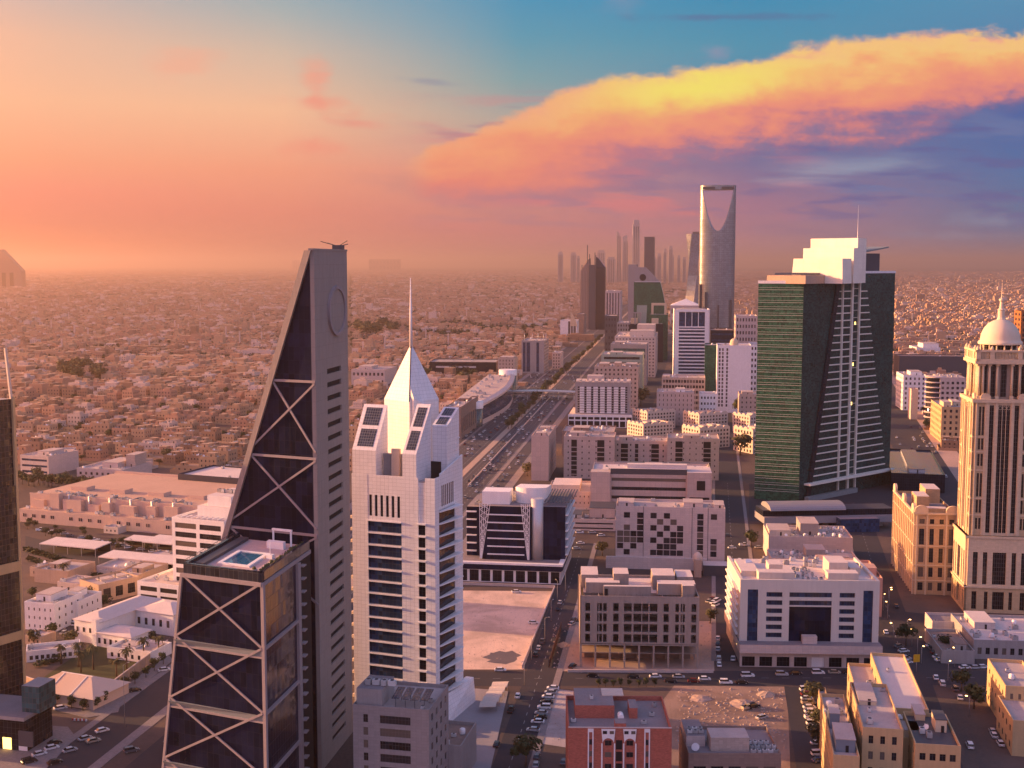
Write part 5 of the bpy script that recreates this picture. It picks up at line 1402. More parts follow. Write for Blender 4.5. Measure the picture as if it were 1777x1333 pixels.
building('dark_annex', 'dark brown slab beside the sail-finned office', 'office building', ST(1001, 584, 1013, 8), 60, BH(584, 545, 1001), M_BROWN, acs=1)
def masts(root, W_, D, h):
    for s in (.1, .45, .7, .95):
        b = MB(); b.tube([(W_ * s, 8, h - 1), (W_ * s, 8, h + 10)], [.5, .3], M_MET, 6); part('roof_mast', b, root)
building('blue_striped_office', 'grey office with tall dark blue glass strips and roof masts by the highway', 'office building', ST(905, 648, 944, 8), 60, BH(648, 591, 905), M_GREY, front=dict(n=3, fl=1, cols=[(.06, .18), (.22, .38), (.66, .78)], h=.97, z0=2, z1=46, win=M_GLB), right=F(7, 10, .6, .6), extra=masts, acs=8)
building('beige_corner_tower', 'small beige stone tower with arched top beside the curved mall', 'office building', ST(864, 678, 893, 8), 28, BH(678, 621, 864), M_BEIGE, front=F(5, 9, .25, .5), right=F(4, 9, .25, .5), acs=3, boxes=[(.1, .9, .1, .9, 2)])
building('pink_corner_house', 'small pink block beside the highway next to the blue striped office', 'house', ST(958, 640, 973, 8), 40, BH(640, 612, 958), M_PALEP, front=F(3, 5, .4, .5), acs=3)
building('brown_stone_mall', 'brown stone shop block with tall columns at the highway edge behind the spired tower', 'shop building', ST(772, 762, 800, 8), 95, BH(762, 706, 772), M_BROWN, right=F(9, 1, .5, .7, z0=2, z1=22), front=F(3, 3, .4, .5), acs=14, boxes=[(.2, .8, .6, .8, 3)])
def mall():
    p0 = G(806, 738); hd = d2(7.2); n_ = 12; Ln = 262.0
    root = thing('curved_mall', 'long curved shopping mall with dark glass ribbon and round glass turrets along the highway', 'mall', (*p0, 0))
    claim(p0, -rad(7.2), 34, Ln)
    b = MB(); g = MB(); rf = MB(); h0, h1 = 21.0, 27.0
    pts = [];
    for i in range(n_ + 1):
        t = i / n_; bul = 9 * math.sin(math.pi * t); s = t * Ln
        pts.append((hd[0] * s + hd[1] * (16 + bul), hd[1] * s - hd[0] * (16 + bul), h0 + (h1 - h0) * t))
    lf = [(hd[0] * i / n_ * Ln - hd[1] * 14, hd[1] * i / n_ * Ln + hd[0] * 14) for i in range(n_ + 1)]
    for (x0, y0, za), (x1, y1, zb), l0, l1 in zip(pts, pts[1:], lf, lf[1:]):
        nx, ny = hd[1], -hd[0]
        b.hexa([(l0[0], l0[1], 0), (x0, y0, 0), (x1, y1, 0), (l1[0], l1[1], 0)], [(l0[0], l0[1], za), (x0, y0, za), (x1, y1, zb), (l1[0], l1[1], zb)], M_PALEP, M_ROOF)
        g.quad([(x0 + nx * .2, y0 + ny * .2, 5), (x1 + nx * .2, y1 + ny * .2, 5), (x1 + nx * .2, y1 + ny * .2, zb - 3), (x0 + nx * .2, y0 + ny * .2, za - 3)], M_GLB)
        rf.hexa([(x0, y0, za - 2), (x0 + nx * 2, y0 + ny * 2, za - 2), (x1 + nx * 2, y1 + ny * 2, zb - 2), (x1, y1, zb - 2)], [(x0 - nx * 3, y0 - ny * 3, za + 1.6), (x0 + nx * 2, y0 + ny * 2, za + .2), (x1 + nx * 2, y1 + ny * 2, zb + .2), (x1 - nx * 3, y1 - ny * 3, zb + 1.6)], M_PALEP)
    part('wall', b, root); part('glass_ribbon', g, root); part('roof_edge', rf, root)
    for s, r, z in ((-6, 10, 25), (Ln + 4, 10, 33)):
        c = (hd[0] * s + hd[1] * 9, hd[1] * s - hd[0] * 9)
        t = MB(); t.lathe(*c, [(r, 0), (r, z - 7)], M_GLT, 20); t.lathe(*c, [(r + .8, z - 7), (r + .8, z), (r - .5, z)], M_WHITEP, 20); part('round_turret', t, root)
    rs = random.Random(5)
    for _ in range(40):
        s = rs.uniform(5, Ln - 5); o_ = rs.uniform(-11, 10); ac_unit(root, hd[0] * s + hd[1] * o_, hd[1] * s - hd[0] * o_, h0 + (h1 - h0) * s / Ln - .3, 2.0)
mall()
building('long_dark_hall', 'long dark glass hall with flat roof among trees, left of the highway', 'hall', ST(745, 655, 861, 4), 60, BH(655, 628, 745), M_GLD, front=dict(n=1, fl=1, cols=[(.1, .7)], h=.25, z0=10, z1=20, win=M_MET), roof=M_GREY, acs=5)
building('flat_school', 'long flat pink school-like block among houses behind the spired tower', 'school', ST(610, 668, 668, 10), 60, BH(668, 641, 610), M_PALEP, front=F(8, 2, .5, .4), acs=6, boxes=[(.1, .5, .3, .8, 4)])

# ------------------------------------------------------------------ white striped tower and neighbours
def striped():
    (x, y), a, W_ = ST(1168, 686, 1230, 6)
    root = thing('white_striped_tower', 'white framed office tower with dense horizontal white louvres', 'tower', (x, y, 0), a); D = 46; claim((x, y), a, W_, D)
    h = BH(686, 537, 1168); fr = Fr(0, 0); b = MB(); b.box(1.2, W_ - 1.2, 1.2, D, 0, h - 4, M_GLB, M_ROOF); part('glass_core', b, root)
    b = MB(); fw = W_ * .14
    for f, L in ((fr, W_),):
        b.ob(f, 0, fw, -1.2, 0, 0, h, M_WHITEP); b.ob(f, L - fw, L, -1.2, 0, 0, h, M_WHITEP); b.ob(f, fw, L - fw, -1.2, 0, h - 3, h, M_WHITEP); b.ob(f, fw, L - fw, -1.2, -.1, 0, 6, M_WHITEP)
    b.ob(Fr(W_, 0, math.pi / 2), 0, D, -1.2, 0, 0, h, M_WHITEP); b.ob(Fr(0, D, -math.pi / 2), 0, D, -1.2, 0, 0, h, M_WHITEP)
    b.ob(fr, fw, W_ - fw, -1.2, 0, h - 22, h - 20.5, M_WHITEP)
    for k in range(3): s = fw + (W_ - 2 * fw) * (k + 1) / 4; b.ob(fr, s - .4, s + .4, -1.2, -.2, h - 20.5, h - 3, M_WHITEP)
    part('white_frame', b, root)
    z = 8.0
    while z < h - 24:
        s = MB(); s.ob(fr, fw, W_ - fw, -1.0, .5, z, z + 1.6, M_WHITEP); part('louvre', s, root); z += 4.2
    b = MB(); b.hexa([(3, 3, h - .5), (W_ - 3, 3, h - .5), (W_ - 3, D - 3, h - .5), (3, D - 3, h - .5)], [(W_ * .3, D * .4, h + 1), (W_ * .7, D * .4, h + 1), (W_ * .7, D * .6, h + 1), (W_ * .3, D * .6, h + 1)], M_GREY); part('roof', b, root)
striped()
building('green_glass_slab', 'narrow green mirror-glass slab between the striped and the plain white towers', 'tower', ST(1222, 700, 1246, 8), 40, BH(700, 599, 1222), M_GLG, acs=2, roof=M_GREY)
def slab_dome(root, W_, D, h):
    b = MB(); b.lathe(W_ * .5, D * .3, [(4.5, h - 1), (4.5, h + 2), (3.9, h + 4.5), (2.4, h + 6.2), (.3, h + 7)], M_YELP, 16); part('roof_dome', b, root)
building('white_slab_tower', 'plain white slab tower with two columns of slit windows and a small roof dome', 'tower', ST(1243, 716, 1302, 8), 36, BH(716, 599, 1243), M_WHITE, front=dict(n=2, fl=16, cols=[(.05, .10), (.14, .19), (.27, .32)], h=.72, z0=6, z1=70), right=F(4, 15, .4, .5), extra=slab_dome, acs=3)
building('beige_row_office', 'beige concrete office with grid windows at the foot of the striped tower', 'office block', ST(1148, 712, 1223, 8), 40, BH(712, 655, 1148), M_BEIGE, front=F(14, 6, .75, .55), acs=10, boxes=[(.02, .18, .1, .9, 2)])
building('beige_row_office', 'plain beige office with slot windows below the striped tower, nearer than its twin', 'office block', ST(1139, 738, 1204, 8), 36, BH(738, 680, 1139), M_PINKB, front=F(9, 7, .18, .5), acs=10, boxes=[(.5, .75, .2, .7, 3.5, M_WHITEP)])
building('white_kiosk_block', 'small white block with lettered top beside the plain white slab tower', 'office block', ST(1213, 736, 1243, 8), 22, BH(736, 683, 1213), M_WHITEP, front=F(5, 5, .5, .4), acs=4)
building('brown_side_block', 'brown block with roof cabins between gabled apartments and the green tower', 'apartment block', ST(1282, 735, 1330, 8), 30, BH(735, 684, 1282), M_BEIGE, front=F(6, 6, .3, .4), acs=5, boxes=[(.1, .5, .2, .7, 3)])
building('grid_window_hotel', 'pink hotel with a dense grid of square windows right of the arch tower', 'hotel', ST(1275, 650, 1312, 8), 50, BH(650, 548, 1275), M_PALEP, front=F(7, 9, .5, .5), left=F(6, 9, .4, .6), acs=5)
building('dark_office', 'dark glass office between the striped tower and the grid-window hotel', 'office block', ST(1232, 660, 1272, 8), 60, BH(660, 573, 1232), M_GLD, acs=4, roof=M_BROWN, front=F(1, 8, .9, .3, win=M_GLB))
building('light_office', 'plain pale office behind the white slab tower', 'office block', ST(1300, 690, 1325, 8), 40, BH(690, 598, 1300), M_WHITEP, front=F(4, 9, .5, .5), acs=2)
building('mid_office', 'grey-pink office with vertical pilasters behind the dark twin-crowned tower', 'office block', ST(1050, 600, 1076, 8), 70, BH(600, 505, 1050), M_PALEP, front=F(5, 1, .4, .95), acs=2)
building('mid_office', 'slim dark grey tower behind the pale-headed sail office', 'tower', ST(1089, 590, 1104, 8), 50, BH(590, 459, 1089), M_GREY, right=F(3, 20, .5, .5), acs=1)
building('mid_office', 'black slab tower standing taller than its neighbours in the hazy cluster', 'tower', ST(1117, 540, 1134, 8), 90, BH(540, 411, 1117), M_DGREY, acs=1)
building('mid_office', 'low dark grey block at the foot of the twin-crowned tower', 'office block', ST(1049, 612, 1070, 8), 70, BH(612, 548, 1049), M_DGREY, front=F(4, 6, .5, .4), acs=3)
building('mid_office', 'white stepped block beside the dark sail office, close to the highway', 'office block', ST(1070, 620, 1094, 8), 80, BH(620, 560, 1070), M_GREY, front=F(5, 8, .5, .5), acs=5)
def tent(root, W_, D, h):
    b = MB(); b.hexa([(0, 0, h), (W_, 0, h), (W_, D, h), (0, D, h)], [(W_ * .48, D * .48, h + 15), (W_ * .52, D * .48, h + 15), (W_ * .52, D * .52, h + 15), (W_ * .48, D * .52, h + 15)], M_WHITEP); part('tent_roof', b, root)
building('tented_mall', 'low mall with a white peaked tent roof before the arch tower', 'mall', ST(1163, 568, 1215, 8), 70, BH(568, 530, 1163), M_PALEP, front=F(8, 2, .5, .4), extra=tent)
# twisted slim tower left of the arch tower
def twist():
    (x, y), a, W_ = ST(1191, 532, 1214, 8)
    root = thing('twisted_tower', 'pale blue twisted glass tower just left of the arch tower', 'tower', (x, y, 0), a); h = BH(532, 406, 1200); b = MB(); N = 14; prev = None; claim((x, y), a, W_, 40)
    for i in range(N + 1):
        t = i / N; an = t * 1.3; r = W_ * (.62 - .14 * math.sin(math.pi * t)); c = [(W_ / 2 + r * math.cos(an + k * math.pi / 2), 20 + r * math.sin(an + k * math.pi / 2), h * t) for k in range(4)]
        if prev:
            for k in range(4): j = (k + 1) % 4; b.quad([prev[k], prev[j], c[j], c[k]], glass('pale_blue_glass', (.20, .26, .34), 3, 4, .1, rough=.2, metal=.5), True)
        prev = c
    b.quad(prev, M_GREY); part('tower_body', b, root); b = MB(); b.box(W_ * .4, W_ * .9, 10, 30, h, h + 8, M_DGREY); part('crown', b, root)
twist()
# far cluster in the haze
FAR = [(968, 977, 437, 'slim hazy tower at the far left of the distant cluster'), (990, 1000, 438, 'short hazy slab in the distant cluster, second from left'), (1001, 1006, 444, 'low hazy block tucked beside the short slab'), (1036, 1050, 434, 'broad hazy block behind the dark twin-crowned tower'),
       (1069, 1079, 401, 'leaning hazy tower with slanted top in the distant cluster'), (1080, 1091, 411, 'curved hazy tower beside the leaning one'), (1097, 1110, 382, 'tallest hazy tower of the distant cluster'), (1053, 1068, 446, 'low rounded hazy block left of the leaning tower'),
       (1140, 1147, 440, 'thin hazy tower right of the black slab'), (1151, 1156, 432, 'thin hazy tower, middle of the right-hand distant group'), (1160, 1167, 427, 'tall thin hazy tower in the right-hand distant group'), (1163, 1169, 442, 'darker hazy tower in front of the tall thin one'), (1175, 1180, 443, 'small hazy tower near the twisted one'), (1184, 1190, 446, 'smallest hazy tower left of the twisted one'),
       (507, 522, 451, 'lone pale slab far off left of the wedge top'), (1128, 1139, 446, 'short hazy block at the foot of the black slab')]
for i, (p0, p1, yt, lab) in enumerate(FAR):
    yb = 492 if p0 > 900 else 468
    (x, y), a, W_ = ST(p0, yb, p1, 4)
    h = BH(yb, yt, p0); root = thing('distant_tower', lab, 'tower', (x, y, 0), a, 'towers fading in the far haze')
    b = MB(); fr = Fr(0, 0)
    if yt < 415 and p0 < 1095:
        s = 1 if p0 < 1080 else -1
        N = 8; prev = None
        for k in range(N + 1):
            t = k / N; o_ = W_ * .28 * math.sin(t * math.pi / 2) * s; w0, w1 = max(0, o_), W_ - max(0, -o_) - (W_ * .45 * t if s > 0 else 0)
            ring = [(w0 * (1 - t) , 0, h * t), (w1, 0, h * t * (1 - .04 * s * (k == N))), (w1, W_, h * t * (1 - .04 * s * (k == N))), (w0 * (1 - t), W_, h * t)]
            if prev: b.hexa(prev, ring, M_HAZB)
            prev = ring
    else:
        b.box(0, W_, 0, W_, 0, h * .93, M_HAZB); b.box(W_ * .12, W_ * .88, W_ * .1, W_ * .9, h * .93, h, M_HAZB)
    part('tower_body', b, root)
    b = MB()
    for k in range(3): b.ob(fr, W_ * (.2 + .25 * k), W_ * (.3 + .25 * k), .2, .6, 3, h * .9, M_GLD)
    part('glass_strip', b, root)
    if i in (0, 6): b = MB(); b.bar((W_ * .5, W_ * .5, h), (W_ * .5, W_ * .5, h + (18 if i else 30)), 2, 2, M_GREY); part('mast', b, root)
building('distant_hall', 'wide grey flat-topped block far off on the left horizon', 'hall', ST(640, 470, 694, 3), 160, BH(470, 450, 640), M_BROWN, front=F(9, 2, .5, .5))
def peak():
    (x, y), a, W_ = ST(-30, 500, 38, 3); h = BH(500, 433, 0); root = thing('far_sloping_tower', 'hazy sloped-roof tower cut by the left edge of the view', 'tower', (x, y, 0), a); claim((x, y), a, W_, 60)
    b = MB(); b.hexa([(0, 0, 0), (W_, 0, 0), (W_, 60, 0), (0, 60, 0)], [(0, 0, h * .6), (W_, 0, h * .45), (W_, 60, h * .45), (0, 60, h * .6)], M_BROWN); b.hexa([(0, 0, h * .6), (W_, 0, h * .45), (W_, 60, h * .45), (0, 60, h * .6)], [(0, 0, h), (W_ * .5, 0, h), (W_ * .5, 60, h), (0, 60, h)], M_BROWN); part('tower_body', b, root)
    b = MB(); fr = Fr(0, 0)
    for k in range(4): b.ob(fr, W_ * (.1 + .2 * k), W_ * (.2 + .2 * k), .2, .6, 3, h * .4, M_GLD)
    part('glass_strip', b, root)
peak()

# ------------------------------------------------------------------ dark tower cut by the left edge
def edge_tower():
    p = G(47, 1252); a = rad(58); u = (math.cos(a), math.sin(a)); W_ = 34.0; D = 26
    o = V2(p, u, -W_)
    root = thing('dark_edge_tower', 'dark brown-glass tower cut by the left edge, with lit ochre corner strip and bands', 'tower', (*o, 0), a); claim(o, a, W_, D)
    h = hgt_at(p, 692); fr = Fr(0, 0); fR = Fr(W_, 0, math.pi / 2)
    M_G = glass('bronze_glass', (0.012, 0.011, 0.018), 1.5, 2.0, .07, mull=(.06, .045, .045), rough=.1, spec=.4)
    b = MB(); b.box(0, W_ - .7, 0.7, D, 0, h, M_G, M_GREY); part('glass_body', b, root)
    b = MB(); b.ob(fr, 0, W_ - .9, -.7, 0, 0, 54, M_G); b.ob(fr, 0, W_ - .9, -.7, 0, 58, 84, M_G); part('glass_front', b, root)
    b = MB(); b.ob(fr, W_ - .9, W_, -1.2, .3, 0, h + .8, M_YEL); part('corner_strip', b, root)
    for z0, z1 in ((54.2, 57.6), (30, 33)):
        b = MB(); b.ob(fr, W_ - 18, W_ - .9, 0.01, .5, z0 + (0 if z0 > 50 else 0), z1, M_YEL); part('ochre_band', b, root)
    b = MB(); sm = W_ + along(p, u, 21, h); b.bar((sm, .5, h), (sm - 1.5, .5, h + 17.5), .8, .8, M_CREAM); part('mast', b, root)
    # entrance pavilion at its foot
    q = G(0, 1296); 
edge_tower()
def pavilion():
    (x, y), a, W_ = ST(-40, 1300, 64, 14)
    root = thing('entrance_pavilion', 'glass entrance pavilion with flat canopy and lit shopfront at the dark edge tower foot', 'pavilion', (x, y, 0), a); D = 16; claim((x, y), a, W_, D)
    h = BH(1300, 1232, 20); fr = Fr(0, 0); b = MB()
    b.box(0, W_ - 5, 2, D, 0, h - 1.5, M_GLD, M_ROOFD); part('glass_body', b, root)
    b = MB(); b.box(-2, W_ - 3, -2, D, h - 1.5, h - .3, M_GREY, M_ROOFD); part('canopy', b, root)
    b = MB(); b.box(W_ - 7, W_ - .5, 3, 12, h - .3, h + 8.5, M_GLT, M_GREY); part('glass_lantern', b, root)
    b = MB(); b.box(W_ - 4.5, W_ + .8, -3, -2.4, 4, 9, M_DGREY); part('sign_panel', b, root)
    for k in range(2):
        b = MB(); s = W_ - 14 + k * 6; b.ob(fr, s, s + 3.2, -1.9, -1.8, .3, 4.2, M_LIT if k == 0 else M_WHITEP); part('shopfront', b, root)
pavilion()

# ------------------------------------------------------------------ grey building before the white tower
def panels_building():
    (x, y), a, W_ = site(612, 1222, 32.0, 744, 12)
    def ex(root, W2, D, h):
        b = MB(); b.box(.5, W2 * .36, 2, 14, h - 1, h + 4.2, M_GREY, M_ROOFD); part('plant_room', b, root)
        for k in range(4): ac_unit(root, 3 + k * 2.4, 6, h + 4.2, 1.5)
        for k in range(4):
            b = MB(); s = W2 * .48 + k * 2.9; b.hexa([(s, 2.5, h + 1.6), (s + 2.3, 2.5, h + 1.6), (s + 2.3, 9, h + 2.8), (s, 9, h + 2.8)], [(s, 2.5, h + 1.8), (s + 2.3, 2.5, h + 1.8), (s + 2.3, 9, h + 3.0), (s, 9, h + 3.0)], M_SOLAR, None, True)
            for yy in (3, 8.6): b.bar((s + 1.1, yy, h - 1), (s + 1.1, yy, h + 2.2), .15, .15, M_DGREY)
            part('solar_panel', b, root)
    building('grey_solar_office', 'grey stone office with four tilted roof panels in front of the white spired tower', 'office building', ((x, y), a, W_), 22, 32.0, panel('grey_stone', (.30, .26, .25), 1.6, .9, .02, .75, .06, .85), front=dict(n=2, fl=7, cols=[(.14, .20), (.36, .76)], h=.62, z0=3, z1=30), right=F(4, 7, .4, .5), acs=6, extra=ex)
panels_building()
building('low_roof_annex', 'low annex with brown roof beside the grey office', 'annex', site(748, 1290, 13, 800, 12), 20, 13, M_GREY, acs=4, roof=M_BROWN)

# ------------------------------------------------------------------ white office with the tall dark portal (right centre)
def white_office():
    (x, y), a, W_ = ST(1284, 1158, 1526, 2.5)
    root = thing('white_portal_office', 'white office with blue corner glass and tall dark central portal over a shop podium', 'office building', (x, y, 0), a); D = 46; claim((x, y), a, W_, D)
    hp = BH(1158, 1116, 1400); h = BH(1158, 1009, 1400); fr = Fr(0, 0)
    b = MB(); b.box(-.5, W_ + .5, -2.2, D, hp - 3.4, hp, M_PALEP, M_ROOFD); b.box(.5, W_ - .5, 1.75, D, 0, hp - 3.4, M_GREY); part('podium', b, root)
    cs = cells(W_, 8, .74); g = MB(); grid(g, Fr(0, .8), W_, 0, hp - 3.4, cs, [(.2, 4.2)], M_PALEP, .8); part('shop_arcade', g, root)
    for i, (p, q) in enumerate(cs): pane(root, Fr(0, .8), p, q, .2, 4.2, -.6, M_WHITEP if i == 4 else M_GLD, 'shopfront')
    y0 = 3.0; f = Fr(0, y0); M_WALL = surf('off_white_wall', (.60, .55, .49), .7, .05, .15, .2)
    b = MB(); b.box(1.2, W_ - 1.2, y0 + 1, D - 3, hp, h - 1.2, M_WALL, M_ROOFL)
    c0, c1, c2, c3 = W_ * .055, W_ * .13, W_ * .885, W_ * .955
    pa, pb = W_ * .355, W_ * .66
    zt = h - 4.6; fh = (h - 4.6 - hp - .6) / 6.0
    cols = [(W_ * .19, W_ * .305), (pa, pb), (W_ * .715, W_ * .825)]
    rows = [(hp + 1.5 + k * fh, hp + 1.5 + k * fh + fh * .6) for k in range(6)]
    rows_top = rows[4:]
    b.ob(f, 0, c0, -1.0, 0, hp, h, M_WALL); b.ob(f, c3, W_, -1.0, 0, hp, h, M_WALL); b.ob(f, c0, c1, -1, 0, h - 4, h, M_WALL); b.ob(f, c2, c3, -1, 0, h - 4, h, M_WALL)
    grid(b, f, pa - c1, hp, h, [cols[0]], rows, M_WALL, 1.0, c1)
    grid(b, f, c2 - pb, hp, h, [cols[2]], rows, M_WALL, 1.0, pb)
    grid(b, f, pb - pa, rows[3][1] + .8, h, [(pa + .01, pb - .01)], rows_top, M_WALL, 1.0, pa)
    b.ob(Fr(W_, 0, math.pi / 2), y0 + 1, D - 3, -1.2, 0, hp, h, M_WALL)
    fl = Fr(0, D - 3, -math.pi / 2); b.ob(fl, 0, D - 4 - y0, -1.2, 0, hp, h, M_WALL); part('wall', b, root)
    for z in range(7):
        s = MB(); s.ob(fl, 1, D - 8 - y0, .0, .9, hp + 1 + z * fh * .92, hp + 1.5 + z * fh * .92, M_WHITEP); part('side_fin', s, root)
    for c in (cols[0], cols[2]):
        for r0, r1 in rows: pane(root, f, c[0], c[1], r0, r1, -.7, M_WINB)
    for r0, r1 in rows_top: pane(root, f, pa, pb, r0, r1, -.7, M_WINB)
    for p, q in ((c0, c1), (c2, c3)): pane(root, f, p, q, hp, h - 4, -.6, M_GLB, 'corner_glass')
    pane(root, f, pa, pb, hp, rows[3][1] + .8, -.85, M_GLBK, 'portal_glass')
    s = MB(); s.ob(f, pa + 5, pb - 6, .05, 3, hp, hp + 3, M_PALEP); part('portal_porch', s, root)
    for p, q in ((.14, .40), (.64, .86)):
        s = MB(); s.box(W_ * p, W_ * q, y0 + 3, y0 + 9, h - 1.2, h + 2.2, M_CREAM, M_ROOFL); part('plant_room', s, root)
    for p, q, d0, d1, zz in ((.24, .34, 12, 20, 4.5), (.68, .82, 12, 24, 5.5), (.84, .92, 14, 26, 3), (.03, .16, 10, 30, 2.2)):
        s = MB(); s.box(W_ * p, W_ * q, y0 + d0, y0 + d1, h - 1.2, h - 1.2 + zz, M_CREAM, M_ROOFL); part('stair_room', s, root)
    rs = random.Random(9)
    for i in range(26): ac_unit(root, W_ * rs.uniform(.42, .62), y0 + rs.uniform(3, 24), h - 1.2, 1.0)
    for i in range(14): ac_unit(root, W_ * rs.uniform(.05, .95), y0 + rs.uniform(26, 38), h - 1.2, 1.5)
    dish(root, W_ * .12, y0 + 25, h - 1.2, 1.8)
white_office()

# ------------------------------------------------------------------ raw concrete building under construction
def construction():
    (x, y), a, W_ = ST(1006, 1158, 1212, 2.5)
    root = thing('unfinished_building', 'bare concrete building under construction with empty window holes and open lower floors', 'construction site', (x, y, 0), a); D = 34; claim((x, y), a, W_, D)
    h = BH(1158, 1034, 1100); fr = Fr(0, 0); M_RC = surf('raw_concrete', (.33, .27, .235), .95, .16, .2, .4)
    lo = h * .34; fl = 4; b = MB(); rest = []
    b.box(1.4, W_ - 1.4, 9, D - 1, lo, h - 1, M_RC, M_ROOFL)
    cols = [(.045, .085), (.145, .185), (.195, .225), (.28, .325), (.37, .435), (.45, .575), (.585, .65), (.70, .745), (.80, .83), (.845, .88), (.935, .975)]
    cols = [(p * W_, q * W_) for p, q in cols]; fh = (h - 2.5 - lo) / fl
    rows = [(lo + k * fh + .55, lo + (k + 1) * fh - .35) for k in range(fl)]
    grid(b, fr, W_, lo, h, cols, rows, M_RC, .5)
    for k in range(fl + 1): b.box(.2, W_ - .2, .5, 9.4, lo + k * fh - .3, lo + k * fh, M_RC)
    for p in (.16, .34, .52, .70, .86): b.box(p * W_ - .2, p * W_ + .2, .6, 9, lo, h - 1, M_RC)
    for f, L in ((Fr(W_, 0, math.pi / 2), D), (Fr(0, D, -math.pi / 2), D), (Fr(W_, D, math.pi), W_)):
        grid(b, f, L - .5 if f.o[0] != W_ or L == D else L, lo, h, [(4, 6), (10, 12), (16, 18), (22, 24)], rows, M_RC, .5, .5)
    part('wall', b, root)
    for k in range(9):
        xx = .4 + (W_ - .8) * k / 8
        for yy in (.5, 12, 24, D - 1): b = MB(); b.box(xx - .35, xx + .35, yy - .35, yy + .35, 0, lo - .3, M_RC); part('column', b, root)
    b = MB(); b.box(0, W_, 0, D, lo - .7, lo - .3, M_RC); b.box(0, W_ , 3, D, lo * .5, lo * .5 + .35, M_RC); part('floor_deck', b, root)
    b = MB(); b.box(2, W_ - 2, 12.6, D - 2, .02, lo - .7, M_BROWN); part('back_wall', b, root)
    for p, q, d0, d1, z in ((.0, .16, 16, 30, 5.5), (.05, .34, 8, 15, 4.4), (.29, .42, 12, 22, 7), (.63, .82, 14, 26, 6), (.66, .98, 6, 12, 4.6), (.84, .98, 16, 28, 5), (.86, .96, 2, 6, 5.0), (.2, .6, 3, 5, 4.2)):
        b = MB(); b.box(max(.6, W_ * p), min(W_ - .6, W_ * q), d0, d1, h - 1, h - 1 + z, M_RC, M_ROOFL); part('roof_room', b, root)
    b = MB(); b.box(W_ * .21, W_ * .235, 2.6, 2.9, h - .9, h + 2.2, M_DARK); part('opening', b, root)
    b = MB()
    for k in range(22): xx = k * W_ / 21; b.bar((xx, .25, h), (xx, .25, h + 1.0), .08, .08, M_DGREY)
    part('rebar', b, root)
construction()
def hoarding():
    p, q = G(953, 1159), G(974, 1092)
    root = thing('site_hoarding', 'dark rusty sheet hoarding slanting along the street beside the unfinished building', 'fence', (*p, 0)); L = math.dist(p, q)
    f = Fr(0, 0, math.atan2(q[1] - p[1], q[0] - p[0])); M_RUST = panel('rusty_sheet', (.10, .055, .045), .9, 4, .06, .7, .25, .8)
    b = MB(); b.ob(f, 0, L, -.1, .1, .2, 3.4, M_RUST); part('sheet', b, root)
    b = MB()
    for k in range(9): b.ob(f, k * L / 8.2, k * L / 8.2 + .15, -.35, -.1, 0, 3.4, M_DGREY)
    part('posts', b, root)
hoarding()

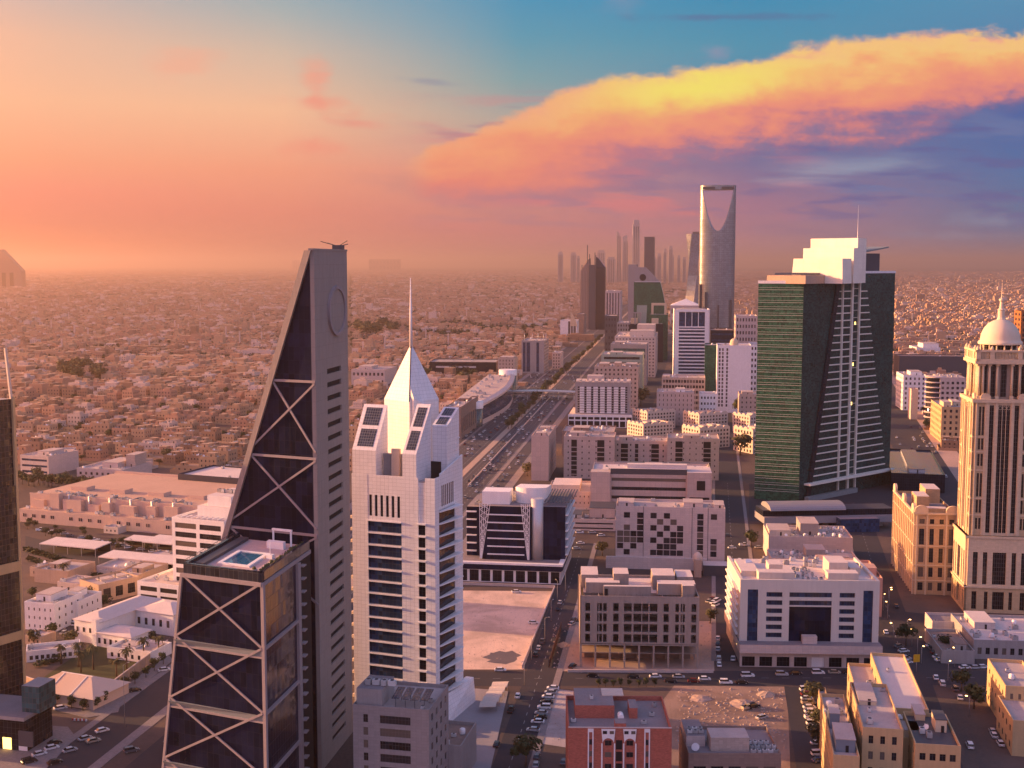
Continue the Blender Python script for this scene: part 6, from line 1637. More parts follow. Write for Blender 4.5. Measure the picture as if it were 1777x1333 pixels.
# ------------------------------------------------------------------ red brick apartment house (bottom centre)
def red_house():
    (x, y), a, W_ = site(986, 1263, 26.0, 1166, 1.0); h = 26.0; D = 27.0
    root = thing('red_brick_house', 'red brick apartment house with white arched strips and grey flat roof in the foreground', 'apartment house', (x, y, 0), a); claim((x, y), a, W_, D)
    fr = Fr(0, 0); b = MB(); b.box(.4, W_ - .4, .4, D - .4, 0, h - 1.4, M_RED, M_ROOFD)
    for f, L in ((fr, W_), (Fr(W_, .4, math.pi / 2), D - .8), (Fr(W_, D, math.pi), W_), (Fr(0, D - .4, -math.pi / 2), D - .8)): b.ob(f, 0, L, -.4, 0, 0, h, M_RED)
    part('wall', b, root)
    b = MB(); b.box(W_ * .08, W_ * .47, D * .42, D - .5, h - 1.4, h + 2.6, M_RED, M_ROOFD); part('penthouse', b, root)
    b = MB(); b.box(W_ * .36, W_ * .58, D * .72, D * .95, h + 2.6, h + 2.9, M_CREAM); part('roof_slab', b, root)
    b = MB(); b.box(W_ * .455, W_ * .56, .5, 4.5, h - 1.4, h + 1.2, M_RED, M_ROOFD); part('stair_turret', b, root)
    b = MB(); b.tube([(W_ * .52, 5, h + 1.2), (W_ * .52, 8, h + 1.2)], [.9, .9], M_WHITEP, 10); part('water_tank', b, root)
    b = MB(); b.box(W_ * .62, W_ * .7, D * .42, D * .7, h - 1.4, h + 1.8, M_RED, M_ROOFD); part('stair_turret', b, root)
    fh = 3.5; nr = 7
    for c0, c1 in ((.19, .245), (.735, .79)):
        b = MB(); b.ob(fr, c0 * W_, c0 * W_ + .35, 0, .2, 0, h - .2, M_WHITEP); b.ob(fr, c1 * W_ - .35, c1 * W_, 0, .2, 0, h - .2, M_WHITEP); b.ob(fr, c0 * W_ + .35, c1 * W_ - .35, 0, .2, h - 1.2, h - .2, M_WHITEP); part('white_strip', b, root)
        for k in range(nr): pane(root, fr, (c0 + .014) * W_, (c1 - .014) * W_, h - 5 - k * fh, h - 3.4 - k * fh, .01, M_WIN)
    for c0, c1 in ((.32, .455), (.53, .66)):
        w = (c1 - c0) * W_; cx = (c0 + c1) / 2 * W_; b = MB(); z = h - 4.6; n = 12; r = w / 2
        b.ob(fr, c0 * W_, c0 * W_ + .4, 0, .22, 0, z, M_WHITEP); b.ob(fr, c1 * W_ - .4, c1 * W_, 0, .22, 0, z, M_WHITEP)
        for i in range(n):
            t0, t1 = math.pi * i / n, math.pi * (i + 1) / n
            A = [(cx + (r - .4) * math.cos(t), z + (r - .4) * math.sin(t)) for t in (t0, t1)]; o0, o1 = [(cx + r * math.cos(t), h - .2) for t in (t0, t1)]
            b.quad([fr.p(*(A[1][0], .22, A[1][1])), fr.p(A[0][0], .22, A[0][1]), fr.p(o0[0], .22, o0[1]), fr.p(o1[0], .22, o1[1])], M_WHITEP)
        part('white_arch', b, root)
        for k in range(nr): pane(root, fr, cx - .95, cx + .95, h - 5.2 - k * fh, h - 3.7 - k * fh, .01, M_WIN)
        for dx in (-1.6, .4): pane(root, fr, cx + dx, cx + dx + 1.2, h - 1.7, h - .8, .23, M_WIN)
    for k in range(nr): pane(root, fr, W_ * .462, W_ * .522, h - 6.4 - k * fh, h - 3.6 - k * fh, .01, M_DARK, 'stair_opening')
    b = MB(); b.ob(fr, 0, W_, -.3, .15, h, h + .25, M_PALEP); part('coping', b, root)
    for p in ((.06, .3), (.25, .62), (.85, .5), (.9, .8), (.75, .25)): ac_unit(root, W_ * p[0], D * p[1], h - 1.4 if p[1] < .42 or p[0] > .5 else h + 2.6)
red_house()

# ------------------------------------------------------------------ small brown roof house (bottom centre right)
def small_roof():
    (x, y), a, W_ = site(1195, 1307, 15.0, 1356, 0.5)
    def ex(root, W2, D, h):
        b = MB(); b.box(W2 * .26, W2 * .68, 4, 12, h - 1.1, h + 3.2, M_BEIGE, M_ROOF); part('stair_room', b, root)
        b = MB(); b.box(.4, W2 * .22, 8, D - .4, h - 1.1, h + 2.2, M_PALEP, M_ROOFD); part('terrace_wall', b, root)
        for i in range(14): ac_unit(root, W2 * .72 + (i % 5) * 1.7, 3 + (i // 5) * 3.4, h - 1.1)
        for i in range(6): ac_unit(root, W2 * .06 + (i % 3) * 1.7, 10 + (i // 3) * 2.2, h + 2.2)
        dish(root, W2 * .10, 4, h - 1.1, 1.3)
    building('brown_terrace_house', 'low brown house with beige stair room and roof dish beside the red brick house', 'house', ((x, y), a, W_), 22, 15.0, M_BROWN, front=F(5, 3, .7, .35, z0=2, z1=12), extra=ex, roof=M_ROOFD)
small_roof()

# ------------------------------------------------------------------ sunlit ochre complex (bottom right)
def ochre(px, py, h, pxb, D, rot, lab, mat=None, **k):
    return building('ochre_building', lab, 'building', site(px, py, h, pxb, rot), D, h, mat or M_YEL, roof=k.pop('roof', M_ROOF), **k)
ochre(1446, 1310, 20, 1492, 52, 10, 'narrow dark-roofed wing with blue roof plant at the left of the ochre complex', left=F(12, 4, .4, .5), acs=6, boxes=[(.15, .9, .1, .35, 4, surf('blue_grey_plant', (.16, .20, .25), .5)), (.1, .5, .45, .6, 5, surf('blue_grey_plant', (.16, .2, .25)))])
ochre(1497, 1262, 25, 1568, 40, 10, 'tall ochre building with sunlit left wall of dark windows and pale roof', left=F(9, 5, .45, .5), front=F(3, 5, .4, .5), acs=3, boxes=[(.1, .55, .55, .98, 1.5, M_YELP)])
ochre(1568, 1280, 19, 1616, 20, 10, 'ochre block with pale roof room and air units beside the tall ochre building', front=F(3, 4, .4, .5), left=F(6, 4, .4, .5), acs=9, boxes=[(.05, .6, .08, .45, 3, M_YELP), (.6, .99, .5, .95, 5, M_YELP)])
ochre(1588, 1290, 22, 1668, 26, 10, 'ochre block with rows of solar collectors and terrace over a dark lower roof', left=F(5, 5, .4, .5), front=F(4, 4, .6, .4), acs=4, roof=M_DGREY, boxes=[(.6, .85, .5, .8, 4, M_YELP)])
ochre(1545, 1228, 17, 1612, 58, 10, 'low ochre hall with plain pale roof at the back of the ochre complex', left=F(5, 2, .4, .4), acs=1, roof=M_ROOFL)
ochre(1492, 1222, 13, 1543, 44, 10, 'lowest hall of the ochre complex with fins of sunlit wall', left=F(5, 2, .4, .4), acs=2)
ochre(1428, 1236, 7, 1442, 26, 10, 'thin sunlit garden building at the left flank of the ochre complex', acs=0)
ochre(1745, 1190, 16, 1810, 30, 10, 'bright ochre house with sunlit wall of small windows at the right edge', left=F(5, 3, .3, .35), front=F(4, 3, .35, .4), acs=3)
ochre(1758, 1250, 12, 1830, 24, 10, 'lower ochre house in front of the bright one at the right edge', left=F(4, 2, .4, .4), acs=2)

# ------------------------------------------------------------------ low roofs before the domed tower
building('low_grey_market', 'low pale flat-roofed building with roof units, below the domed tower', 'shop building', site(1690, 1110, 8, 1840, 6), 38, 8, M_GREY, acs=16, boxes=[(.15, .4, .5, .95, 3, M_PALEP)], front=F(10, 1, .5, .4), roof=M_ROOFL)
building('long_shed', 'long shed with stepped brown roofs beside the low flat-roofed building', 'shed', site(1634, 1128, 5.5, 1692, 6), 30, 5.5, M_GREY, roof=M_BROWN, boxes=[(.45, .8, .1, .4, 3, M_GREY)], acs=2)
building('market_wall_hall', 'long low hall with white roof edge at the domed tower foot', 'hall', site(1618, 1078, 6, 1706, 6), 14, 6, M_PALEP, roof=M_ROOFD, acs=3)

# ------------------------------------------------------------------ ornate sandstone block beside the domed tower
def ornate():
    p = G(1584, 1031); rot = 8; a = -rad(rot); u = (math.cos(a), math.sin(a)); W_ = along(p, u, 1662, 20); D = 62; h = BH(1031, 892, 1584)
    root = thing('ornate_stone_hotel', 'sunlit yellow stone hotel with arched windows and scrolled rooftop gables beside the domed tower', 'hotel', (*p, 0), a); claim(p, a, W_, D)
    ST = panel('yellow_ashlar', (.50, .345, .20), 1.2, .6, .02, .78, .08, .85); GLt = M_WIN
    fr, fL, fR = Fr(0, 0), Fr(0, D, -math.pi / 2), Fr(W_, 0, math.pi / 2)
    b = MB(); b.box(.6, W_ - .6, .6, D - .6, 0, h - 1.2, ST, M_ROOFD)
    cs = [(W_ * p_, W_ * q_) for p_, q_ in ((.10, .22), (.34, .44), (.56, .66), (.78, .90))]
    rows = [(2, h * .15), (h * .22, h * .34), (h * .40, h * .58), (h * .62, h * .82), (h * .88, h * .94)]
    grid(b, fr, W_, 0, h, cs, rows, ST, .6)
    cl = cells(D - 1.2, 12, .42, .5); cl = [(p_ + .6, q_ + .6) for p_, q_ in cl]
    grid(b, fL, D - 1.2, 0, h, cl, rows, ST, .6, .6); b.ob(fR, .6, D - .6, -.6, 0, 0, h, ST); b.ob(Fr(W_, D, math.pi), 0, W_, -.6, 0, 0, h, ST); part('wall', b, root)
    for f, c_ in ((fr, cs), (fL, cl)):
        for p_, q_ in c_:
            for r0, r1 in rows: pane(root, f, p_, q_, r0, r1, -.5, GLt)
    b = MB()
    for z in (h * .17, h * .36, h * .60, h * .86): b.ob(fr, -.3, W_ + .3, .003, .4, z, z + .5, M_YELP); b.ob(fL, 0, D, .003, .4, z, z + .5, M_YELP)
    b.ob(fr, -.9, W_ + .9, -.2, 1.0, h, h + .8, M_YELP); b.ob(fL, 1.1, D + .9, -.2, .9, h, h + .8, M_YELP); part('cornice', b, root)
    b = MB()
    for p_ in (.05, .28, .72, .95): b.ob(fr, W_ * p_ - .4, W_ * p_ + .4, 0.003, .45, 0, h, M_YELP)
    for k in range(13): s = .6 + k * (D - 1.2) / 12; b.ob(fL, s - .3, s + .3, .003, .6, 0, h, M_YELP)
    part('pilaster', b, root)
    def scroll(f, c, w, t0, z):
        m = MB(); n = 10; pr = [f.p(c - w, t0, z)] + [f.p(c + w * math.cos(math.pi - math.pi * i / n), t0, z + w * .35 + w * .75 * math.sin(math.pi * i / n)) for i in range(n + 1)] + [f.p(c + w, t0, z)]
        bk = [(q[0] - f.n[0] * 1.2, q[1] - f.n[1] * 1.2, q[2]) for q in pr]; m.quad(pr[::-1], M_YELP); m.quad(bk, M_YELP)
        for i in range(len(pr)): j = (i + 1) % len(pr); m.quad([pr[i], pr[j], bk[j], bk[i]], M_YELP)
        part('scrolled_gable', m, root)
    for c in (W_ * .14, W_ * .86): scroll(fr, c, 3.2, .6, h + .8)
    for c in (D * .06, D * .5, D * .93): scroll(fL, c, 3.4, .6, h + .8)
    for p_, q_, d0, d1, z in ((.2, .5, 20, 34, 5), (.55, .9, 36, 52, 6), (.25, .75, 3, 8, 2.4)):
        m = MB(); m.box(W_ * p_, W_ * q_, d0, d1, h - 1.2, h + z, ST, M_ROOFL); part('roof_room', m, root)
    rs = random.Random(12)
    for _ in range(14): ac_unit(root, rs.uniform(2, W_ - 2), rs.uniform(9, 19), h - 1.2, 1.0)
ornate()

# ------------------------------------------------------------------ metro viaduct and stations
def metro():
    p = G(1326, 922); q = G(1552, 918)
    root = thing('metro_station', 'long grey elevated metro station with barrel roof crossing before the green tower', 'station', (*p, 0), math.atan2(q[1] - p[1], q[0] - p[0])); L = math.dist(p, q); claim(p, math.atan2(q[1] - p[1], q[0] - p[0]), L, 26)
    h = BH(922, 898, 1326); b = MB(); M_ST = surf('station_metal', (.26, .26, .28), .5, .08, .1)
    b.box(0, L, 0, 22, h - 4, h, M_ST, M_ROOFD); b.box(0, L, 3, 19, h, h + 3.6, M_GLD, M_DGREY); part('deck', b, root)
    n = 10; r = MB(); pr = [(11 - 10.5 * math.cos(math.pi * i / n), h + 3.6 + 3.6 * math.sin(math.pi * i / n)) for i in range(n + 1)]
    for (y0, z0), (y1, z1) in zip(pr, pr[1:]): r.quad([(4, y0, z0), (L - 30, y0, z0), (L - 30, y1, z1), (4, y1, z1)], M_ST, True)
    r.quad([(4, y, z) for y, z in pr][::-1], M_ST); r.quad([(L - 30, y, z) for y, z in pr], M_ST); part('barrel_roof', r, root)
    c = MB()
    for k in range(7): c.box(6 + k * (L - 12) / 6, 8.2 + k * (L - 12) / 6, 9, 13, 0, h - 4, M_GREY)
    part('piers', c, root)
    g = MB(); g.box(L * .55, L * .85, -7, 14, 0, 8, M_GLB, M_ROOFD); part('ticket_hall', g, root)
metro()
def glass_shed():
    p = G(1546, 852); a = -rad(14)
    building('long_glass_roof', 'long dark glass-roofed shed running along the right boulevard beyond the stone hotel', 'station', (p, a, 36), 120, 13, M_GLD, roof=M_GLB, boxes=[(.35, .65, .1, .9, 2.5, M_MET)])
glass_shed()
def footbridge():
    p = G(884, 694); a = -rad(7)
    root = thing('canopied_footbridge', 'pale curved canopy footbridge across the highway', 'bridge', (*p, 0), a); L = 78; h = 9; b = MB(); N = 14
    pr = [(L * i / N, h + 1.0 * math.sin(math.pi * i / N)) for i in range(N + 1)]
    for (x0, z0), (x1, z1) in zip(pr, pr[1:]): b.hexa([(x0, 0, z0), (x1, 0, z1), (x1, 16, z1), (x0, 16, z0)], [(x0, 0, z0 + 1), (x1, 0, z1 + 1), (x1, 16, z1 + 1), (x0, 16, z0 + 1)], M_MET, None, True)
    part('canopy', b, root); b = MB(); b.box(0, L, 3, 9, 6, 7, M_GREY); part('deck', b, root)
    b = MB()
    for k in range(5): b.box(2 + k * (L - 5) / 4, 3.2 + k * (L - 5) / 4, 5, 7, 0, 10, M_MET)
    part('piers', b, root)
footbridge()
# right background: beige round office, white slabs, dark wall
def rotunda():
    (x, y), a, W_ = ST(1609, 735, 1674, 8); h = BH(735, 655, 1609)
    root = thing('round_corner_office', 'beige office with rounded balcony corner, right of the green tower', 'office building', (x, y, 0), a); claim((x, y), a, W_, 40)
    b = MB(); b.box(W_ * .32, W_, 2, 40, 0, h, M_PALEP, M_ROOF); fr = Fr(0, 2); part('wall', b, root)
    for p, q in cells(W_ * .66, 5, .5):
        for r0, r1 in storeys(8, h - 3, 7, .5): pane(root, fr, W_ * .33 + p, W_ * .33 + q, r0, r1, .02, M_WIN)
    b = MB(); b.lathe(W_ * .24, 12, [(W_ * .24, 0), (W_ * .24, h)], M_GLD, 20); part('round_glass', b, root)
    for k in range(9):
        b = MB(); z = 5 + k * (h - 6) / 8; b.lathe(W_ * .24, 12, [(W_ * .24, z), (W_ * .28, z), (W_ * .28, z + 1.2), (W_ * .2, z + 1.2)], M_PALEP, 20); part('ring_balcony', b, root)
    for _ in range(8): ac_unit(root, random.uniform(W_ * .4, W_ - 3), random.uniform(5, 35), h, 1.5)
rotunda()
building('white_side_office', 'white office slab behind the green tower, left of the rounded office', 'office building', ST(1566, 712, 1606, 8), 46, BH(712, 651, 1566), M_WHITEP, left=F(6, 7, .4, .5), front=F(5, 7, .4, .5), acs=6, boxes=[(.4, .9, .3, .8, 4)])
building('thin_sunlit_slab', 'thin cream slab catching sun before the rounded office', 'office building', ST(1580, 728, 1592, 8), 16, BH(728, 675, 1580), M_CREAM, acs=1)
building('dark_hillside_wall', 'very long dark wall-like hall beyond the rounded office', 'hall', ST(1560, 655, 1690, 6), 40, BH(655, 618, 1560), M_DGREY, acs=4, roof=M_BROWN)
building('white_lit_hall', 'white sunlit flat hall above the long dark hall', 'hall', ST(1590, 616, 1632, 6), 60, BH(616, 603, 1590), M_WHITEP, acs=3, boxes=[(.3, .95, .1, .8, 8, M_WHITEP)])
building('ornate_yellow_hotel', 'yellow arched hotel partly behind the domed tower on the far side street', 'hotel', ST(1632, 768, 1675, 10), 60, BH(768, 706, 1632), M_YEL, left=F(8, 6, .4, .5), front=F(4, 6, .4, .5), acs=4, boxes=[(.1, .4, .05, .4, 5, M_YELP), (.6, .9, .3, .7, 4, M_YELP)])
building('crane_core', 'brown unfinished core with orange hoist behind the domed tower at the right edge', 'construction site', ST(1766, 700, 1800, 8), 30, BH(700, 540, 1770), surf('orange_hoist', (.30, .12, .04), .8), left=F(2, 18, .5, .5), front=F(3, 18, .6, .6), acs=1)

# ------------------------------------------------------------------ roofs between the metro and the white office
building('roof_unit_block', 'block whose flat roof is crowded with air units, just before the metro station', 'office block', site(1334, 930, 14, 1480, 6), 30, 14, M_PALEP, roof=M_ROOF, boxes=[(.02, .28, .2, .8, 3, M_CREAM), (.40, .62, .3, .9, 6.5, M_GREY)], acs=46)
building('roof_unit_block', 'lower block with air units in rows behind the white portal office', 'office block', site(1338, 968, 12, 1490, 6), 20, 12, M_PALEP, roof=M_ROOF, boxes=[(.42, .64, .3, .9, 4.5, M_GREY), (.66, .9, .1, .5, 2, M_CREAM)], acs=34)
building('pink_roof_terrace', 'pink rendered house with stepped terraces right behind the white portal office', 'house', site(1410, 1000, 18, 1532, 6), 34, 18, surf('salmon_render', (.50, .27, .21), .9, .08), roof=surf('salmon_roof', (.46, .30, .25), .9, .12), boxes=[(.18, .38, .6, .9, 4), (.5, .75, .5, .8, 3.4), (.66, .95, .2, .45, 4)], acs=9)
building('small_mosque', 'small brown domed prayer house before the chequered block', 'mosque', ST(1205, 1002, 1217, 6), 8, 9, M_TAN, extra=lambda r, w, d, h: part('dome', (lambda b: (b.lathe(w / 2, d / 2, [(2.4, h - 1), (2.4, h + .6), (2.0, h + 2), (1.0, h + 3), (.1, h + 3.6)], M_CREAM, 14), b)[1])(MB()), r))

# ------------------------------------------------------------------ left side: offices, shopping hall, villas, tents
def stepped_white():
    (x, y), a, W_ = ST(302, 1050, 392, 22); h = BH(1050, 897, 302)
    def ex(root, W2, D, hh):
        b = MB(); b.box(W2 * .35, W2 * .98, 6, D * .8, hh - 1.1, hh + 5, M_WHITEP, M_ROOFL); b.box(W2 * .5, W2 * .95, 8, D * .7, hh + 5, hh + 10, M_WHITEP, M_ROOFL); part('upper_storeys', b, root)
        b = MB()
        for k in range(9): b.box(W2 * (.05 + .1 * k), W2 * (.07 + .1 * k), .8, 5.5, hh + .1, hh + .5, M_WHITEP)
        part('pergola', b, root)
        for k in range(5): ac_unit(root, W2 * .55 + k * 2.2, D * .4, hh + 10, 1.5)
    building('white_band_office', 'white stepped office with wide dark window bands, left of the dark wedge', 'office building', ((x, y), a, W_), 40, h, M_WHITEP, front=F(2, 9, .86, .58, z0=2, z1=h - 1.5), right=F(3, 9, .86, .5), extra=ex, acs=3, roof=M_ROOF)
stepped_white()
building('parking_deck', 'low white parking deck with open bays and sunlit parapets before the white band office', 'car park', site(238, 1008, 13, 312, 22), 42, 13, M_WHITEP, front=F(2, 3, .84, .55, win=M_DARK), right=F(4, 3, .84, .5, win=M_DARK), acs=10, roof=M_CREAM)
def shopping_hall():
    (x, y), a, W_ = ST(34, 905, 402, 20)
    root = thing('shopping_hall', 'very long pink shopping hall with stepped blank walls and sandy flat roof, left middle distance', 'shopping hall', (x, y, 0), a); D = 95; claim((x, y), a, W_, D, 4)
    b = MB(); M_SH = surf('peach_render', (.54, .39, .32), .9, .06, .08, .25); M_SR = surf('sandy_roof', (.50, .33, .24), .95, .12, .05)
    b.box(0, W_, 10, D, 0, 15.5, M_SH, M_SR); b.box(-.3, W_ + .3, D - 1, D, 15.5, 17, M_SH); b.box(-.3, W_ + .3, 10, 10.6, 15.5, 16.4, M_SH); part('hall', b, root)
    b = MB(); b.box(0, W_, 0, 9.99, 0, 8.0, M_SH, M_SR); rs = random.Random(8); x0 = 4
    while x0 < W_ - 12:
        w = rs.uniform(6, 18); b.box(x0, x0 + w, rs.uniform(5.2, 7.5), 9.98, 8.0, rs.uniform(12, 18), M_SH, M_SR); x0 += w + rs.uniform(1, 8)
    part('service_wing', b, root); fr = Fr(0, 0)
    n = int(W_ / 7)
    for i in range(n):
        if i % 5 == 4: continue
        for dx in (0, 1.5): pane(root, fr, 3 + i * 7 + dx, 4 + i * 7 + dx, 3.4, 5.4, .02, M_WIN)
    for i in range(42): ac_unit(root, rs.uniform(3, W_ - 3), rs.uniform(11.5, 20), 15.5, 1.5)
    for i in range(26): ac_unit(root, rs.uniform(3, W_ - 3), rs.uniform(1, 5), 8.0, 1.5)
    for i in range(5): b = MB(); s = W_ * (.1 + i * .19); b.box(s, s + 12, 30, 38, 15.5, 18, M_SH, M_SR); part('stair_room', b, root)
    for i in range(6): b = MB(); s = W_ * (.2 + i * .1); b.tube([(s, 9, 8), (s, 9, 17), (s + 3, 13, 17.5)], [.7, .7, .7], M_MET, 8); part('duct', b, root)
shopping_hall()
def canopy(px, py, h, pxb, D, rot, lab):
    (x, y), a, W_ = site(px, py, h, pxb, rot); root = thing('shade_canopy', lab, 'canopy', (x, y, 0), a); claim((x, y), a, W_, D, 2)
    b = MB(); b.hexa([(0, 0, h - .5), (W_, 0, h - .5), (W_, D, h + .3), (0, D, h + .3)], [(0, 0, h), (W_, 0, h), (W_, D, h + .8), (0, D, h + .8)], M_ROOFL, None, True); part('roof', b, root)
    c = MB()
    for k in range(int(W_ / 8) + 1):
        for yy in (.5, D - .5): c.box(k * (W_ - .4) / int(W_ / 8), k * (W_ - .4) / int(W_ / 8) + .3, yy - .15, yy + .15, 0, h - .2, M_GREY)
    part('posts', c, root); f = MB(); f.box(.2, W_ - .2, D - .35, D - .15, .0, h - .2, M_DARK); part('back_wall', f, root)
canopy(68, 943, 5, 165, 14, 20, 'long pale shade canopy left of its pair below the shopping hall')
canopy(170, 966, 5, 300, 13, 20, 'long pale shade canopy right of its pair below the shopping hall')
canopy(215, 936, 5, 250, 9, 20, 'small square shade canopy behind the long pair')
canopy(246, 940, 6, 298, 16, 20, 'broad square shade canopy beside the white band office')
def navy():
    (x, y), a, W_ = ST(310, 872, 415, 22); building('navy_hall', 'dark navy blank-walled hall with grey portal, beyond the shopping hall', 'hall', ((x, y), a, W_), 40, BH(872, 822, 310), surf('navy_panel', (.022, .024, .05), .6, .1, .1), acs=4, roof=M_ROOFL)
    (x, y), a, W_ = ST(277, 866, 318, 22)
    def ex(r, W2, D, h):
        b = MB(); fr = Fr(0, 0); b.ob(fr, W2 * .15, W2 * .72, .01, .1, .5, h - 3, M_GLB); part('glass_panel', b, r)
    building('grey_portal', 'grey framed glass entrance block at the left end of the navy hall', 'entrance block', ((x, y), a, W_), 18, BH(866, 832, 277), M_MET, extra=ex, acs=2)
navy()
building('band_window_office', 'pale office with dark ribbon bands at its corner, left edge beyond the tree line', 'office building', ST(36, 822, 85, 20), 34, BH(822, 789, 36), M_PALEP, front=F(1, 3, .95, .35, win=M_GLB), acs=7, boxes=[(.3, .7, .3, .8, 3)])
building('white_ribbed_office', 'pale office wing with even small windows joined to the ribbon-band office', 'office building', ST(86, 816, 126, -12), 24, BH(816, 785, 86), M_PALEP, front=F(9, 2, .35, .35), acs=5)
building('villa_office', 'pale two-storey office with roof terrace beside dark trees before the villas', 'office building', ST(134, 838, 214, 14), 40, BH(838, 812, 134), M_PALEP, front=F(8, 2, .4, .4), acs=9, boxes=[(.35, .7, .3, .9, 4), (.75, .95, .5, .9, 9, M_BEIGE)])
# villas between the canopies and the street
building('white_villa', 'white stepped villa with small square windows beside the dark edge tower', 'villa', ST(44, 1092, 96, 16), 20, 12.5, M_WHITEP, front=F(5, 3, .25, .35), right=F(4, 3, .25, .35), acs=5, boxes=[(.1, .6, .3, .9, 3.2)])
building('white_villa', 'lower white villa wing with roof terrace next to palms', 'villa', ST(94, 1078, 136, 16), 18, 10, M_WHITEP, front=F(4, 2, .25, .35), right=F(4, 2, .25, .35), acs=3, boxes=[(.1, .5, .5, .9, 3)])
building('tan_workshop', 'tan flat box with three tall sunlit doors behind the compound', 'workshop', ST(139, 1037, 172, 40), 22, 9, M_TAN, right=F(3, 1, .6, .6, z0=0, z1=8), acs=2, boxes=[(.2, .5, .3, .6, .8, M_ROOFL), (.2, .5, .7, .95, .8, M_ROOFL)])
building('tan_workshop', 'low tan house with pale roof patches left of the workshop box', 'house', ST(60, 1010, 118, 18), 22, 7, M_TAN, acs=4, boxes=[(.2, .5, .3, .7, 2.5)])
building('tan_workshop', 'low tan house beside the parking deck, with flat shaded roof', 'house', ST(196, 1018, 240, 18), 26, 7, M_TAN, acs=5, boxes=[(.4, .8, .3, .7, 2.5)])
building('courtyard_house', 'row of low pink outbuildings behind the canopies', 'outbuildings', ST(168, 1000, 236, 18), 18, 5.5, M_PALEP, acs=6)
for i, (p, y_, q, h, D, l) in enumerate([(52, 1000, 92, 5, 12, 'low shed with a flat tan roof just below the first hedge'), (100, 1030, 138, 6, 14, 'low tan outbuilding left of the workshop box'), (172, 1002, 200, 4, 10, 'small pale shed behind the tan houses'), (252, 978, 296, 5, 12, 'low pale store right of the canopies'), (60, 905, 96, 5, 10, 'small grey pump house in the service yard'), (180, 925, 205, 4, 8, 'small pale kiosk in the service yard'), (44, 1118, 72, 4, 9, 'little shed beside the dark edge tower')]):
    building('outbuilding', l, 'outbuilding', ST(p, y_, q, 20), D, h, (M_TAN, M_PALEP, M_CREAM)[i % 3], front=F(3, 1, .35, .4, z0=.3, z1=h - .8), acs=3, par=.7)
def big_villa():
    (x, y), a, W_ = ST(130, 1112, 236, 24); root = thing('compound_villa', 'large white villa with broad hipped pale roofs round a courtyard, behind a palm garden', 'villa', (x, y, 0), a); D = 40; claim((x, y), a, W_, D)
    h = 9.5; b = MB(); b.box(0, W_ * .42, 0, D, 0, h, M_WHITEP); b.box(W_ * .42, W_ * 1.05, D * .55, D, 0, h, M_WHITEP); b.box(W_ * .42, W_ * .98, -2, D * .25, 0, h - 3.5, M_WHITEP); part('wall', b, root)
    def hip(x0, x1, y0, y1, z, r, m):
        b = MB(); e = .8; i = min(x1 - x0, y1 - y0) * .45; b.hexa([(x0 - e, y0 - e, z + .02), (x1 + e, y0 - e, z + .02), (x1 + e, y1 + e, z + .02), (x0 - e, y1 + e, z + .02)], [(x0 + i, y0 + i, z + r), (x1 - i, y0 + i, z + r), (x1 - i, y1 - i, z + r), (x0 + i, y1 - i, z + r)], m, None, True); part('hipped_roof', b, root)
    hip(0, W_ * .42, 0, D, h, 2.6, M_ROOFL); hip(W_ * .43, W_ * 1.05, D * .55, D, h, 2.4, M_ROOFL); hip(W_ * .43, W_ * .98, -2, D * .25, h - 3.5, 1.8, M_ROOFL)
    fr = Fr(0, 0)
    for p, q in cells(W_ * .42, 4, .3): pane(root, fr, p, q, 4.5, 6.5, .02, M_WIN)
    f2 = Fr(W_ * .42, -2)
    for p, q in cells(W_ * .55, 6, .4): pane(root, f2, p, q, 1.5, 3.8, .02, M_WIN)
    f3 = Fr(W_ * .42, D * .55)
    for p, q in cells(W_ * .6, 5, .35): pane(root, f3, p, q, 3.5, 6.5, .02, M_WIN)
    b = MB(); b.box(W_ * .36, W_ * .43, -2.4, 1.5, 0, h + 1.6, M_WHITEP, M_ROOFL); part('entrance_tower', b, root)
big_villa()
building('long_pavilion', 'long low pavilion with flat roof along the palm garden', 'pavilion', ST(46, 1150, 140, -20), 10, 4.6, M_WHITEP, front=F(9, 1, .6, .5), acs=6)
building('garden_pavilion', 'white scalloped garden pavilion with low parapets among palms', 'pavilion', ST(186, 1142, 262, 20), 14, 4.8, M_WHITEP, front=F(6, 1, .4, .5), acs=3, boxes=[(.2, .5, .3, .8, 1.2)])
def tents():
    (x, y), a, W_ = ST(44, 1214, 162, 22); root = thing('hall_tent', 'long pale party tent with ridged fabric roof inside the corner wall', 'tent', (x, y, 0), a); D = 20; claim((x, y), a, W_, D, 1); h = 4.2
    M_TENT = surf('tent_fabric', (.60, .47, .40), .9, .06, .1); b = MB(); b.box(.3, W_ - .3, .3, D - .3, 0, h, M_TENT); part('wall', b, root)
    r = MB(); n = 3; w = W_ / n
    r.hexa([(-.4, -.4, h), (W_ + .4, -.4, h), (W_ + .4, D + .4, h), (-.4, D + .4, h)], [(D * .42, D * .46, h + 4.2), (W_ - D * .42, D * .46, h + 4.2), (W_ - D * .42, D * .54, h + 4.2), (D * .42, D * .54, h + 4.2)], M_TENT, None, True); part('fabric_roof', r, root)
    k = MB()
    for i in range(1, n): k.bar((i * w, -.4, h + .1), (i * w, D * .46, h + 4.3), .3, .2, M_WHITEP)
    k.bar((D * .42, D * .5, h + 4.3), (W_ - D * .42, D * .5, h + 4.3), .4, .2, M_WHITEP); part('ridge_seam', k, root)
tents()
